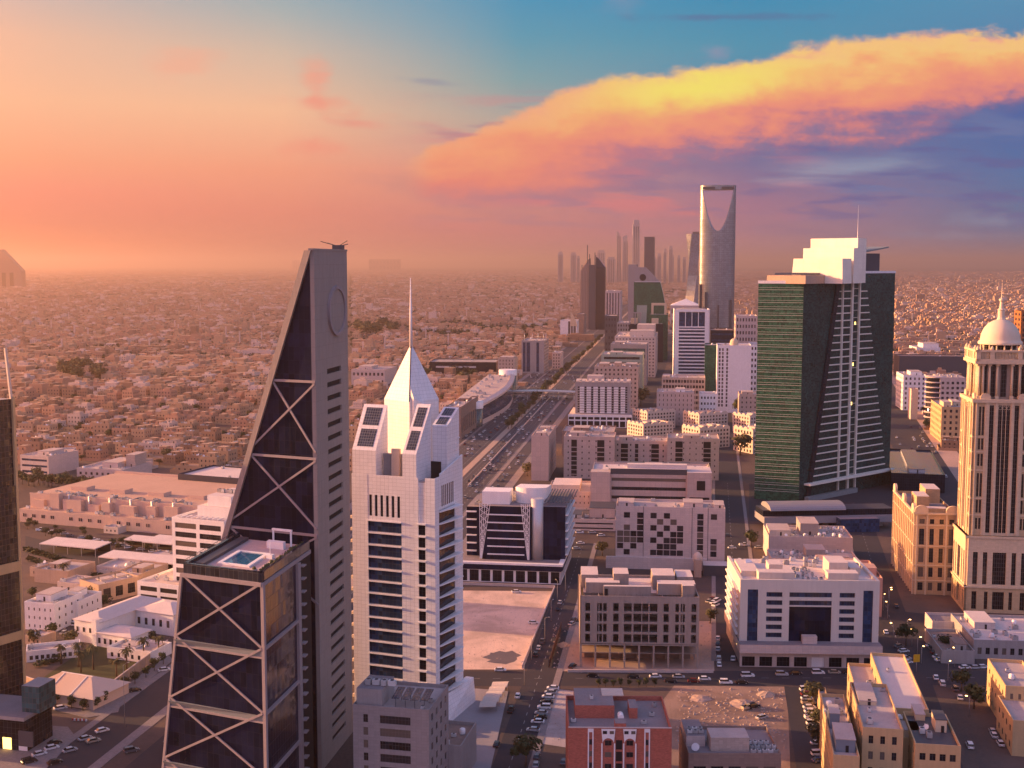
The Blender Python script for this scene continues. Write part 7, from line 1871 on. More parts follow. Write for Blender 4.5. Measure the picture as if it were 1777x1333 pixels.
def wall_run(nm, pts, h, lab, m, th=.35, cat='wall'):
    root = thing(nm, lab, cat, (*pts[0], 0)); b = MB(); c = MB()
    for p, q in zip(pts, pts[1:]):
        f = Fr(p[0] - pts[0][0], p[1] - pts[0][1], math.atan2(q[1] - p[1], q[0] - p[0])); L = math.dist(p, q); b.ob(f, 0, L, -th, 0, 0, h, m); c.ob(f, -.05, L + .05, -th - .08, .08, h, h + .18, M_PALEP)
        k = 0.0
        while k < L: c.ob(f, k, k + .5, 0.003, .15, 0, h - .02, m); k += 5.2
    part('masonry', b, root); part('coping', c, root)
wall_run('compound_wall', [G(30, 1188), G(140, 1226), G(158, 1229), G(170, 1222), G(292, 1128)], 4.2, 'tan compound wall turning the street corner round the tent and palm garden', M_TAN)
wall_run('lot_wall', [G(800, 1015), G(962, 1021), G(905, 1160)], 1.2, 'low pale wall along two sides of the empty sand lot', M_PALEP, .3)
wall_run('site_kerb_wall', [G(985, 1167), G(1238, 1168)], .9, 'long low concrete wall in front of the unfinished building', M_PALEP, .5)
wall_run('boulevard_barrier', [G(812, 845), G(955, 690)], 1.0, 'pale concrete barrier along the highway carriageways', M_PALEP, .4)

# ================================================================== trees
ORD = ['first', 'second', 'third', 'fourth', 'fifth', 'sixth', 'seventh', 'eighth', 'ninth', 'tenth', 'eleventh', 'twelfth', 'thirteenth', 'fourteenth', 'fifteenth', 'sixteenth', 'seventeenth', 'eighteenth', 'nineteenth', 'twentieth']
def ordn(i):
    if i < 20: return ORD[i]
    t = ['twenty', 'thirty', 'forty', 'fifty', 'sixty', 'seventy', 'eighty', 'ninety'][(i + 1) // 10 - 2]; r = (i + 1) % 10
    return (t[:-1] + 'ieth') if r == 0 else t + '-' + ORD[r - 1]
M_LEAF = surf('dark_leaf', (.055, .062, .024), .9, .35, .5, rnd=.25); M_LEAF2 = surf('olive_leaf', (.085, .080, .036), .9, .35, .5, rnd=.25); M_BARK = surf('bark', (.11, .08, .06), .9, .2, 2)
def crown_mesh(r, hgt_, n, leaf, m, seed, flat=.8):
    rs = random.Random(seed); b = MB(); lumps = [(Vector((rs.uniform(-.6, .6) * r, rs.uniform(-.6, .6) * r, hgt_ + rs.uniform(-.45, .5) * r * flat)), rs.uniform(.42, .68) * r) for _ in range(7)] + [(Vector((0, 0, hgt_)), r * .7)]
    for i in range(n):
        c, q = rs.choice(lumps); d = Vector((rs.gauss(0, 1), rs.gauss(0, 1), rs.gauss(0, 1))).normalized(); p = c + d * q * rs.uniform(.55, 1.05); p.z = max(p.z, hgt_ - r * .75)
        a = (d.orthogonal() + d * rs.uniform(-.7, .7)).normalized() * leaf * rs.uniform(.6, 1.3); e = d.cross(a).normalized() * leaf * rs.uniform(.5, 1.1)
        b.quad([p + a, p + e, p - a, p - e], m)
    return b.mesh('crown')
def trunk_mesh(h, r, seed):
    rs = random.Random(seed); b = MB(); b.tube([(0, 0, 0), (rs.uniform(-.2, .2), 0, h * .5), (0, 0, h)], [r, r * .75, r * .5], M_BARK, 6)
    for k in range(4): a = k * 1.6 + rs.uniform(0, .5); b.tube([(0, 0, h * .75), (math.cos(a) * h * .35, math.sin(a) * h * .35, h * 1.2)], [r * .5, r * .2], M_BARK, 5)
    return b.mesh('trunk')
CROWNS = [crown_mesh(3.0, 4.6, 330, .48, (M_LEAF, M_LEAF2)[i % 2], i) for i in range(5)]; CLIP = [crown_mesh(1.9, 3.3, 420, .3, M_LEAF, 20 + i, 1.2) for i in range(3)]; TRUNKS = [trunk_mesh(3.2, .26, i) for i in range(3)]; CTR = trunk_mesh(2.2, .2, 9)
def frond_mesh(seed):
    rs = random.Random(seed); b = MB()
    for i in range(26):
        a = i * 2.4; up = rs.uniform(-.2, 1.0); L = rs.uniform(2.4, 3.3); d = Vector((math.cos(a), math.sin(a), 0)); prev = None; sd = Vector((-d.y, d.x, 0)); p = Vector((0, 0, 7.2)); vz = up
        for k in range(6):
            w = (.42 - .06 * k) * (.5 if k == 0 else 1); l_, r_ = p + sd * w - Vector((0, 0, .12)), p - sd * w - Vector((0, 0, .12))
            if prev: b.quad([prev[0], prev[2], p, l_], M_LEAF2); b.quad([prev[2], prev[1], r_, p], M_LEAF2)
            prev = (l_, r_, p.copy()); p = p + d * (L / 5) * math.cos(vz * .9) + Vector((0, 0, 1)) * (L / 5) * math.sin(vz); vz -= .42
    return b.mesh('crown')
FRONDS = [frond_mesh(i) for i in range(3)]
def _ptr():
    b = MB(); b.tube([(0, 0, 0), (.1, 0, 3.6), (0, 0, 7.3)], [.34, .26, .22], M_BARK, 8); return b.mesh('trunk')
PTR = _ptr()
def plant(kind, x, y, s, label, group, rs=random.Random(31)):
    nm, cat, cm, tm = {'tree': ('tree', 'tree', rs.choice(CROWNS), rs.choice(TRUNKS)), 'palm': ('palm_tree', 'palm tree', rs.choice(FRONDS), PTR), 'clip': ('clipped_tree', 'tree', rs.choice(CLIP), CTR)}[kind]
    r = thing(nm, label, cat, (x, y, 0), rs.uniform(0, 6.28), group); r.scale = (s, s, s * rs.uniform(.85, 1.1))
    part('trunk', tm, r); part('crown', cm, r)
def z1(x, y): return (x / 3.949, 1000 + y / 3.949)
for i, (zx, zy) in enumerate([(280, 862), (380, 886), (490, 908), (568, 922), (660, 908), (713, 876), (783, 824), (860, 775), (925, 738), (1000, 695), (1058, 648), (1120, 604)]):
    plant('clip', *G(*z1(zx, zy)), .95, '%s clipped round tree from the left along the tan compound wall' % ordn(i), 'clipped trees along the compound wall')
for i, (zx, zy, l) in enumerate([(540, 620, 'beside the scalloped pavilion'), (640, 640, 'at the edge of the lawn'), (555, 660, 'close behind the party tent'), (870, 660, 'beside the long wall'), (985, 590, 'between wall and villa'), (1090, 555, 'farthest along the wall'), (470, 250, 'beside the white villa wing'), (575, 245, 'left of the large white villa'), (800, 700, 'nearest the wall corner'), (420, 600, 'by the long pavilion')]):
    plant('palm', *G(*z1(zx, zy)), 1.15, 'feathery palm %s in the garden compound' % l, 'palms of the compound')
plant('palm', *G(111, 1012), 1.2, 'lone bushy palm among low houses below the shade canopies', 'palms of the compound')
for i, zx in enumerate((835, 875, 920, 960, 1010, 1060, 1105, 1150)):
    plant('clip', *G(780 + zx / 3.231, 1192), .62, '%s dark bush from the left along the street behind the red house' % ordn(i), 'street bushes behind the red house')
for px, py, s, l in ((912, 1330, 1.5, 'dark street tree at the bottom beside the parked cars'), (1232, 1082, 1.1, 'tree beside the unfinished building on its right'), (1045, 965, 1.2, 'small tree before the chequered block'), (1412, 1226, 1.2, 'first tree behind the parked row at the rubble lot'), (1416, 1262, 1.1, 'second tree behind the parked row at the rubble lot'), (1420, 1300, 1.2, 'third tree behind the parked row at the rubble lot'), (1572, 1120, 1.3, 'tree beside parked cars on the right street'), (1640, 1132, 1.2, 'slim dark tree by the long shed'), (1668, 1200, 1.3, 'tree beside two parked cars on the far right'), (1690, 1230, 1.4, 'bushy tree below the bright ochre house'), (1303, 950, 1.5, 'round tree by the chequered block corner'), (1112, 705, 3.0, 'large dark tree right of the white hotel'), (1272, 712, 3.0, 'large tree below the white slab tower'), (1284, 722, 2.6, 'dark tree beside the gabled apartments'), (1285, 790, 3.0, 'dark tree before the farther green tower apartments'), (915, 826, 1.6, 'tree at the foot of the slim apartment slab')):
    plant('tree', *G(px, py), s, l, None)
rs = random.Random(17)
for i in range(60):                                   # highway median
    t = i / 60; y = 1190 + 1500 * t ** 1.3; x = -47 + (y - 898) * math.tan(rad(7.6)) + rs.uniform(1.5, 7)
    plant('tree', x, y, rs.uniform(1.0, 1.7), '%s dark tree up the highway median counted from the near end' % ordn(i), 'trees of the highway median')
for i in range(34):
    px = 34 + i * 8.2 + rs.uniform(-3, 3); plant('tree', *G(px, 838 + i * 1.1 + rs.uniform(-4, 4)), rs.uniform(1.0, 1.7), '%s tree from the left in the dark row behind the shopping hall' % ordn(i), 'tree row behind the shopping hall')
for i in range(26):
    plant('tree', *G(rs.uniform(106, 184), rs.uniform(644, 664)), rs.uniform(2.2, 3.4), 'tall dark tree of the dense grove among the houses on the left', 'grove among the houses')
for i in range(14):
    plant('tree', *G(rs.uniform(618, 690), rs.uniform(573, 585)), rs.uniform(3, 5), 'dark tree in the far grove right of the wedge tower', 'far grove')
for i in range(22):
    plant('tree', *G(rs.uniform(720, 860), rs.uniform(650, 668)), rs.uniform(1.6, 2.6), 'dark tree in front of the long dark hall', 'trees by the long dark hall')

M_HEDGE = M_LEAF
def hedge(pxs, w, h, lab):
    p, q = G(*pxs[0]), G(*pxs[1]); L = math.dist(p, q); r = thing('hedge', lab, 'hedge', (*p, 0), math.atan2(q[1] - p[1], q[0] - p[0])); b = MB(); rr = random.Random(int(L * 10))
    for _ in range(int(L * w * 4)):
        o_ = Vector((rr.uniform(0, L), rr.uniform(-w, w) * .5, rr.uniform(.2, h))); a = Vector((rr.uniform(-1, 1), rr.uniform(-1, 1), rr.uniform(-1, 1))).normalized() * rr.uniform(.35, .8); c = a.orthogonal().normalized() * rr.uniform(.35, .8); b.quad([o_ + a, o_ + c, o_ - a, o_ - c], M_LEAF)
    part('foliage', b, r)
hedge([(45, 956), (150, 988)], 3, 2.6, 'dark clipped hedge below the left shade canopy'); hedge([(46, 972), (205, 1012)], 2.5, 2.4, 'second dark hedge running nearer and parallel to the first'); hedge([(60, 1160), (120, 1140)], 3, 2.4, 'hedge beside the long pavilion in the garden')
for i in range(22):
    px = rs.uniform(46, 300); y_ = 905 + (px - 46) * .16 + rs.uniform(4, 26); plant('tree', *G(px, y_), rs.uniform(.5, .9), 'small dusty tree in the service yard before the shopping hall', 'yard trees')
for i, (px, py) in enumerate([(56, 1040), (90, 1108), (148, 1050), (180, 1060), (228, 1062), (122, 1122), (60, 1120), (262, 1118), (282, 1098), (200, 1016)]): plant('tree', *G(px, py), rs.uniform(.7, 1.2), '%s garden tree among the white villas counted at random' % ordn(i) if False else 'dark garden tree among the white villas', 'garden trees among the villas')
# ================================================================== cars
PAINT = {k: surf(k + '_car_paint', c, .25, .04, .5, spec=.6) for k, c in {'white': (.78, .77, .76), 'silver': (.42, .43, .45), 'black': (.02, .02, .022), 'grey': (.13, .13, .14), 'dark red': (.15, .02, .02), 'blue': (.05, .09, .2), 'beige': (.42, .36, .28)}.items()}
M_TYRE = surf('tyre', (.02, .02, .02), .9); M_CGL = surf('car_glass', (.015, .017, .02), .08, spec=.6); M_HEAD = surf('head_lamp', (.8, .8, .78), .2); M_TAIL = surf('tail_lamp', (.35, .02, .02), .3)
SHAPE = {'saloon car': (4.7, 1.8, .92, 1.45, (-1.95, -1.25, .75, 1.5)), 'large off-roader': (4.9, 1.95, 1.1, 1.85, (-2.38, -2.2, .6, 1.3)), 'pickup': (5.3, 1.9, 1.05, 1.8, (-.6, -.4, 1.0, 1.6)), 'van': (5.2, 2.0, 1.15, 2.2, (-2.55, -2.5, 1.6, 2.3))}
def car_proto(kind, colour, detail):
    L, W_, hb, ht, cab = SHAPE[kind]; P = PAINT[colour]; b = MB(); w = W_ / 2; l = L / 2; rl = .6
    pr = [(-l, .35), (-l + .1, .28), (l - .1, .28), (l, .4), (l - .05, hb * .72), (l - .35, hb * .86), (cab[3] + .1, hb), (-l + .12, hb), (-l, hb * .8)]
    lo = [(x, -w, z) for x, z in pr]; hi = [(x, w, z) for x, z in pr]; b.quad(lo, P); b.quad(hi[::-1], P)
    for i in range(len(pr)): j = (i + 1) % len(pr); b.quad([lo[j], lo[i], hi[i], hi[j]], P)
    c0, c1, c2, c3 = cab; wi = w * .8
    roof = [(c1, -wi, ht), (c2, -wi, ht), (c2, wi, ht), (c1, wi, ht)]; foot = [(c0, -w * .95, hb - .01), (c3, -w * .95, hb - .01), (c3, w * .95, hb - .01), (c0, w * .95, hb - .01)]
    b.hexa(roof, [(x, y, z + .06) for x, y, z in roof], P)
    g = MB(); g.hexa(foot, roof, M_CGL)
    if kind == 'pickup': b.box(-l + .15, c0 - .1, -w + .1, w - .1, hb - .02, hb + .02, M_DARK); b.box(-l, -l + .12, -w, w, hb, hb + .35, P); b.box(-l, c0, -w, -w + .1, hb, hb + .35, P); b.box(-l, c0, w - .1, w, hb, hb + .35, P)
    wh = []
    for sx in (-l + .85, l - .95):
        for sy in (-w + .02, w - .22):
            t = MB(); t.tube([(sx, sy - .02, .33), (sx, sy + .22, .33)], [.33, .33], M_TYRE, 10, False); t.tube([(sx, sy - .03, .33), (sx, sy + .23, .33)], [.18, .18], M_MET, 8, False); wh.append(t)
    if not detail:
        for t in [g] + wh:
            for f, m in zip(t.f, t.m): i0 = len(b.v); b.v += [t.v[i] for i in f]; b.f.append(tuple(range(i0, i0 + len(f)))); b.m.append(m); b.sm.append(False)
        return b.mesh('car')
    hd, tl = [], []
    for sy in (-w + .1, w - .5):
        t = MB(); t.box(l - .12, l + .02, sy, sy + .4, hb * .58, hb * .74, M_HEAD); hd.append(t.mesh('headlight')); t = MB(); t.box(-l - .02, -l + .06, sy, sy + .4, hb * .62, hb * .82, M_TAIL); tl.append(t.mesh('taillight'))
    return [('body', b.mesh('body')), ('cabin_glass', g.mesh('cabin_glass'))] + [('wheel', t.mesh('wheel')) for t in wh] + [('headlight', m) for m in hd] + [('taillight', m) for m in tl]
_cars = {}
NAMES = {'saloon car': 'saloon_car', 'large off-roader': 'off_road_car', 'pickup': 'pickup_truck', 'van': 'van'}
def car(x, y, heading, colour, kind, label, group, z=.05):
    """heading in degrees right of the view axis"""
    detail = y < 560; k = (kind, colour, detail)
    if k not in _cars: _cars[k] = car_proto(*k)
    rz = rad(90 - heading)
    if detail:
        r = thing(NAMES[kind], label, 'car' if kind != 'van' else 'van', (x, y, z), rz, group)
        for nm, me in _cars[k]: part(nm, me, r)
    else:
        r = bpy.data.objects.new(NAMES[kind], _cars[k]); COL.objects.link(r); r.location = (x, y, z); r.rotation_euler = (0, 0, rz); setp(r, label, 'car' if kind != 'van' else 'van', group)
rs = random.Random(77)
KIND = ['saloon car'] * 6 + ['large off-roader'] * 3 + ['pickup']; CLR = ['white'] * 8 + ['silver'] * 3 + ['black', 'grey', 'grey', 'beige', 'dark red', 'blue']
def line(pts, heading, place, group, conv=lambda x, y: (x, y), jit=4):
    for i, q in enumerate(pts):
        c = q[2] if len(q) > 2 else rs.choice(CLR); k = q[3] if len(q) > 3 else rs.choice(KIND); x, y = G(*conv(q[0], q[1])); car(x, y, heading + rs.uniform(-jit, jit), c, k, '%s %s, %s %s' % (c, k, ordn(i), place), group)
z4 = lambda x, y: (780 + x / 3.231, 960 + y / 3.231); z6 = lambda x, y: (1280 + x / 3.575, 1020 + y / 3.575); z3 = lambda x, y: (780 + x / 3.231, 600 + y / 3.231)
S_ = 'saloon car'; O_ = 'large off-roader'; P_ = 'pickup'
line([(470, 998, 'silver', S_), (495, 952, 'white', S_), (512, 928, 'black', S_), (515, 903, 'silver', S_), (530, 872, 'white', O_), (545, 842, 'black', S_), (553, 812, 'white', S_), (568, 788, 'silver', S_), (580, 764, 'white', S_)], -82, 'from the near end beside the vacant lot', 'cars parked left of the vacant lot', z4)
line([(285, 662, 'white', S_), (800, 694, 'black', S_), (1030, 700, 'black', S_), (1155, 698, 'white', S_), (1285, 700, 'silver', S_), (1240, 724, 'black', S_), (1370, 724, 'dark red', S_), (1430, 712, 'white', S_), (1550, 732, 'white', O_), (1640, 732, 'black', S_), (1670, 694, 'white', O_)], 90, 'from the left along the cross street', 'cars on the cross street', z4)
line([(425, 640), (430, 668), (432, 694), (440, 722), (446, 750), (454, 776), (460, 812), (470, 850), (476, 880), (495, 972), (502, 1040), (506, 1080)], 82, 'from the far end beside the rubble lot', 'cars parked beside the rubble lot', z6)
line([(65, 552, 'white', O_), (275, 545, 'silver', O_), (360, 538, 'black', S_), (500, 535, 'white', O_), (600, 532, 'beige', S_), (690, 532, 'black', S_), (785, 528, 'white', S_)], 90, 'from the left parked before the white portal office', 'cars before the white portal office', z6)
line([(1030, 400), (1035, 430, 'black', S_), (1042, 448), (1050, 470, 'white', S_), (1000, 370, 'grey', S_)], 70, 'of the slanted cluster beside the white portal office', 'cars beside the portal office corner', z6)
line([(1215, 326, 'white', S_), (1200, 366), (1222, 386, 'grey', O_), (1232, 410), (1245, 436, 'white', S_), (1258, 455)], 75, 'from the far end of the row before the long shed', 'cars before the long shed', z6)
line([(1410, 503, 'white', S_), (1475, 503, 'silver', S_), (1520, 500, 'white', S_)], 80, 'of three abreast below the low flat-roofed building', 'three cars below the low market', z6)
line([(985, 122, 'black', S_), (920, 283, 'white', S_), (1230, 566, 'white', S_), (1270, 604, 'white', O_), (1350, 636), (1380, 690, 'white', S_), (1440, 990, 'white', O_), (1580, 900, 'silver', S_), (1590, 925), (1630, 975, 'white', S_), (1605, 630, 'beige', S_)], 12, 'going nearer along the right-hand street', 'cars on the right-hand street', z6)
line([(100, 745, 'black', O_), (150, 812, 'silver', S_), (62, 752, 'beige', P_)], 60, 'of three standing loose on the rubble lot', 'cars on the rubble lot', z6)
line([(1505, 485, 'white', S_), (1505, 515, 'black', S_), (1505, 545, 'silver', S_), (1510, 600, 'silver', O_), (1512, 632, 'white', S_)], 9, 'from the far end parked right of the unfinished building', 'cars right of the unfinished building', z4)
line([(1590, 598, 'white', S_), (1600, 345, 'white', P_), (1625, 45, 'white', S_), (1620, 210, 'grey', S_), (1598, 470, 'black', S_)], 9, 'along the kerb left of the white portal office', 'cars left of the portal office', z4)
line([(1455, 275), (1475, 262), (1480, 282), (1492, 296), (1500, 272)], 40, 'of the tight group behind the unfinished building', 'cars behind the unfinished building', z4)
line([(470, 396, 'white', S_)], 80, 'and only car standing on the open sand lot', None, z4)
line([(500, 538, 'silver', S_), (485, 576, 'black', O_), (610, 320, 'black', S_), (520, 505, 'grey', P_), (620, 283, 'silver', S_)], 8, 'along the street edge of the sand lot', 'cars along the sand lot street', z4)
line([(695, 385, 'grey', P_), (688, 402, 'silver', S_), (690, 640, 'black', S_)], 30, 'standing left of the unfinished building', 'cars left of the unfinished building', z4)
line([(383, 808, 'white', S_), (345, 888, 'black', P_), (265, 1080, 'black', S_), (490, 1150, 'grey', S_), (485, 1195, 'silver', S_), (640, 1180, 'grey', S_), (100, 992, 'white', S_), (90, 1018, 'silver', S_), (75, 1160, 'blue', 'van')], 8, 'around the forecourt right of the spired tower', 'cars around the tower forecourt', z4)
line([(320, 888, 'silver', P_), (415, 912, 'white', S_), (925, 790, 'black', S_), (1125, 650, 'white', S_), (900, 1205, 'grey', O_)], 60, 'from the left outside the compound wall', 'cars outside the compound wall', z1)
line([(700, 1068, 'white', S_), (585, 1122, 'silver', S_), (640, 1138, 'beige', S_), (480, 1202, 'silver', S_), (355, 1186, 'white', S_), (375, 1152, 'black', S_), (270, 1228, 'white', S_), (200, 1280, 'black', O_), (375, 1285, 'black', S_)], 50, 'counted down from the street lamp, bottom left crossing', 'cars at the bottom left crossing', z1)
line([(730, 1052, 'white', O_), (800, 1052, 'silver', S_), (850, 1068, 'white', S_), (735, 1112, 'white', S_), (712, 1142, 'silver', S_), (1585, 1138, 'white', S_), (1650, 1122, 'white', P_), (1735, 1136, 'silver', S_), (1560, 1070, 'grey', S_), (375, 1385 + 0, 'white', S_)], 85, 'between the black office and the metro station', 'cars behind the chequered block', z3)
line([(70 + i * 17 + (i % 3) * 4, 921 + i * 3.4) for i in range(13)], 70, 'from the left in the yard before the shopping hall', 'cars in the service yard')
line([(132, 1085), (112, 1100), (150, 1072), (176, 1074)], 20, 'on the lane beside the white villas', 'cars beside the villas')
used = []
for i in range(520):                                  # moving traffic and parked cars along the highway
    t = rs.random(); y = 690 + 1150 * t ** 1.25; o = rs.choice((-20, -16.5, -12.5, -8.5, -5, 11.5, 15.5, 19.5, 23.5, 27.5, 37, 40, -28, -33, -38, -41.5))
    if any(abs(y - a) < 9 and o == b_ for a, b_ in used): continue
    x = -47 + (y - 898) * math.tan(rad(7.6)) + o * math.cos(rad(7.6)); px, py = proj(x, y, 0)
    if px < 806 or px > 1000: continue
    used.append((y, o)); c, k = rs.choice(CLR), rs.choice(KIND)
    car(x, y, 7.6, c, k, '%s %s %s on the highway %s' % (c, k, 'coming nearer' if o < 0 else 'driving away', 'close to the black glass office' if y < 1000 else 'before the white hotel' if y < 1400 else 'beyond the canopied footbridge'), 'highway traffic')
for i in range(46):                                   # busy boulevard behind the domed tower
    y = rs.uniform(850, 1250); o = rs.choice((-15, -11, -7, -3, 4, 8, 12, 16)); x = 298 + (y - 853) * math.tan(rad(13.6)) + o; px, py = proj(x, y, 0)
    if 1555 < px < 1662: c, k = rs.choice(CLR), rs.choice(KIND); car(x, y, 13.6, c, k, '%s %s in the dense traffic right of the green tower' % (c, k), 'boulevard traffic')

# ================================================================== lamps, sign, shades
M_GLOW = lamp('lamp_glow', (1.0, .55, .18), 5.0)
def lamp_mesh(h, arm, lit):
    b = MB(); b.tube([(0, 0, 0), (0, 0, h)], [.13, .08], M_GREY, 6); b.tube([(0, 0, h), (arm * .6, 0, h + .5), (arm, 0, h + .5)], [.07, .06, .05], M_GREY, 5); hd = MB(); hd.box(arm - .5, arm + .3, -.16, .16, h + .38, h + .56, M_GLOW if lit else M_MET); return b.mesh('pole'), hd.mesh('lamp_head')
LM = {k: lamp_mesh(*k) for k in ((9.0, 1.8, False), (7.0, 1.2, True), (22.0, 2.4, False))}
def street_lamp(x, y, k, rz, label, group):
    r = thing('street_lamp', label, 'street lamp', (x, y, 0), rz, group)
    for nm, me in zip(('pole', 'lamp_head'), LM[k]): part(nm, me, r)
street_lamp(*G(217, 1262), (22.0, 2.4, False), 1, 'very tall street lamp at the bottom left crossing', None)
for i in range(16):
    y = 800 + i * 62; x = -47 + (y - 898) * math.tan(rad(7.6)) + (32 if i % 2 else -24); street_lamp(x, y, (9.0, 1.8, False), 3.1 if i % 2 else 0, '%s lamp post up the %s side of the highway' % (ordn(i // 2), 'right' if i % 2 else 'left'), 'highway lamp posts')
for i, q in enumerate([(935, 95), (905, 140), (930, 190), (965, 325), (1080, 360), (1140, 470), (1115, 415), (1305, 575), (1345, 490), (1435, 800), (600, 1085), (655, 870), (1050, 300), (940, 110)]):
    street_lamp(*G(*z6(*q)), (7.0, 1.2, True), i, '%s lit orange lamp listed from the stone hotel towards the viewer' % ordn(i), 'lit lamps of the right-hand streets')
for i, q in enumerate([(1570, 310), (1572, 480), (1608, 520), (1628, 610), (1590, 380)]): street_lamp(*G(*z4(*q)), (7.0, 1.2, True), i, '%s lit lamp along the pavement left of the white portal office' % ordn(i), 'lit lamps by the portal office')
for i, q in enumerate([(535, 480), (570, 380), (605, 260), (650, 210), (420, 740), (460, 600)]): street_lamp(*G(*z4(*q)), (9.0, 1.8, False), i, '%s unlit lamp post along the sand lot street' % ordn(i), 'lamp posts of the sand lot street')
for i in range(5):
    x, y = G(868 - i * 5.0, 1200 + i * 8.5); r = thing('shade_sail', '%s cream parking shade from the far end beside the forecourt' % ordn(i), 'shade sail', (x, y, 0), rad(-8), 'parking shades'); b = MB(); n = 6
    for k in range(n):
        a0, a1 = -3.2 + 6.4 * k / n, -3.2 + 6.4 * (k + 1) / n; za, zb = 3.1 - (a0 / 3.2) ** 2 * .7, 3.1 - (a1 / 3.2) ** 2 * .7; b.hexa([(-3, a0, za), (3, a0, za + .4), (3, a1, zb + .4), (-3, a1, zb)], [(-3, a0, za + .1), (3, a0, za + .5), (3, a1, zb + .5), (-3, a1, zb + .1)], M_CREAM, None, True)
    part('fabric', b, r); b = MB(); b.tube([(2.8, 0, 0), (2.8, 0, 3.4)], [.09, .09], M_GREY, 6); part('post', b, r)
x, y = G(1590, 1166); r = thing('yellow_sign', 'yellow roadside sign board at the right street corner', 'sign', (x, y, 0), .2); b = MB(); b.tube([(0, 0, 0), (0, 0, 6)], [.12, .12], M_GREY, 6); part('post', b, r); b = MB(); b.box(-1.3, 1.3, -.15, .15, 4.0, 7.0, surf('yellow_board', (.65, .36, .02), .6)); part('board', b, r)
x, y = G(138, 1252); r = thing('barrier', 'red and white striped road barrier at the bottom left crossing', 'barrier', (x, y, 0), -.15); b = MB()
for k in range(8): b.box(-2.8 + k * .7, -2.1 + k * .7, -.15, .15, .25, .95, M_WHITEP if k % 2 else surf('barrier_red', (.5, .06, .05), .6))
part('striped_board', b, r); b = MB(); b.box(-2.5, -2.2, -.3, .3, 0, .25, M_GREY); b.box(2.2, 2.5, -.3, .3, 0, .25, M_GREY); part('feet', b, r)

rk = random.Random(6); b = MB()
def stones(px0, px1, y0, y1, n, big):
    for _ in range(n):
        x, y = G(rk.uniform(px0, px1), rk.uniform(y0, y1)); r = rk.uniform(.12, big); o_ = [Vector((x + r * rk.uniform(.6, 1.2) * math.cos(a), y + r * rk.uniform(.6, 1.2) * math.sin(a), .02)) for a in (0, 1.3, 2.6, 3.9, 5.2)]; t = Vector((x, y, r * rk.uniform(.5, 1.1)))
        for i in range(5): b.quad([o_[i], o_[(i + 1) % 5], t], (M_SAND, M_GREY, M_TAN)[i % 3])
stones(1175, 1362, 1196, 1300, 500, .7); stones(960, 1010, 1085, 1160, 120, .6); stones(1216, 1236, 1085, 1160, 60, .6); stones(812, 945, 1030, 1158, 160, .35); stones(940, 990, 1200, 1290, 60, .4); stones(46, 300, 1040, 1120, 160, .5)
o = part('loose_stones', b, None, 'stuff', 'loose stones and rubble lying on the bare lots')
def heap(px, py, r, h, lab, m):
    x, y = G(px, py); t = thing('earth_heap', lab, 'earth heap', (x, y, 0)); q = MB(); n = 16; rr = random.Random(int(px)); rings = [[(r * f * rr.uniform(.8, 1.15) * math.cos(2 * math.pi * i / n), r * f * rr.uniform(.8, 1.15) * math.sin(2 * math.pi * i / n), h * (1 - f) ** .8 * rr.uniform(.8, 1.1) + .03) for i in range(n)] for f in (1, .75, .5, .25)]
    for a, c in zip(rings, rings[1:]):
        for i in range(n): j = (i + 1) % n; q.quad([a[i], a[j], c[j], c[i]], m)
    q.quad(rings[-1], m); part('earth', q, t)
heap(1290, 1222, 5, 1.4, 'broad low earth heap in the middle of the rubble lot', M_SAND); heap(1330, 1206, 3.5, 1.6, 'small steep earth heap at the right of the rubble lot', M_TAN); heap(1215, 1212, 4, 1.0, 'flat earth heap at the left of the rubble lot', M_SAND); heap(978, 1120, 3, 1.6, 'earth heap behind the rusty hoarding', M_TAN)

# ================================================================== low houses of the districts
M_HROOF = surf('house_roof', (.38, .26, .185), .95, .3, .12)
WALLS = {k: surf(k + '_house_wall', c, .9, .1, .25, .25, rnd=.18) for k, c in {'cream': (.45, .305, .195), 'pink': (.42, .25, .165), 'beige': (.30, .19, .12), 'white': (.60, .48, .41)}.items()}
OCC = [[(548, 430), (608, 430), (608, 1333), (276, 1333), (318, 970), (398, 925)], [(612, 815), (662, 690), (709, 605), (757, 690), (792, 720), (803, 1250), (612, 1250)], [(-60, 690), (24, 690), (44, 1250), (-60, 1250)], [(1310, 480), (1548, 470), (1548, 870), (1310, 870)], [(1672, 600), (1800, 600), (1800, 1060), (1655, 1060)]]
def inside(px, py, poly):
    c = False; n = len(poly)
    for i in range(n):
        (x0, y0), (x1, y1) = poly[i], poly[i - 1]
        if (y0 > py) != (y1 > py) and px < (x1 - x0) * (py - y0) / (y1 - y0) + x0: c = not c
    return c
def seen(x, y, z=6, m=30):
    px, py = proj(x, y, z)
    return -m < px < 1777 + m and py < 1360 and not any(inside(px, py, o) for o in OCC)
KINDS = [(13, 12, 8.2, 'two-storey', ((.1, .5, .4, .9, 2.8),)), (16, 13, 11.4, 'three-storey', ((.3, .75, .3, .8, 2.8),)), (11, 14, 7.6, 'narrow two-storey', ((.2, .8, .55, .95, 2.6),)), (18, 15, 8.0, 'broad two-storey', ((.05, .4, .4, .9, 3), (.6, .9, .5, .9, 2.6))), (14, 12, 9.5, 'tall two-storey', ((.55, .95, .3, .8, 3.4),)), (20, 12, 5.0, 'long single-storey', ((.1, .3, .3, .7, 2.2),))]
PROTO = {}
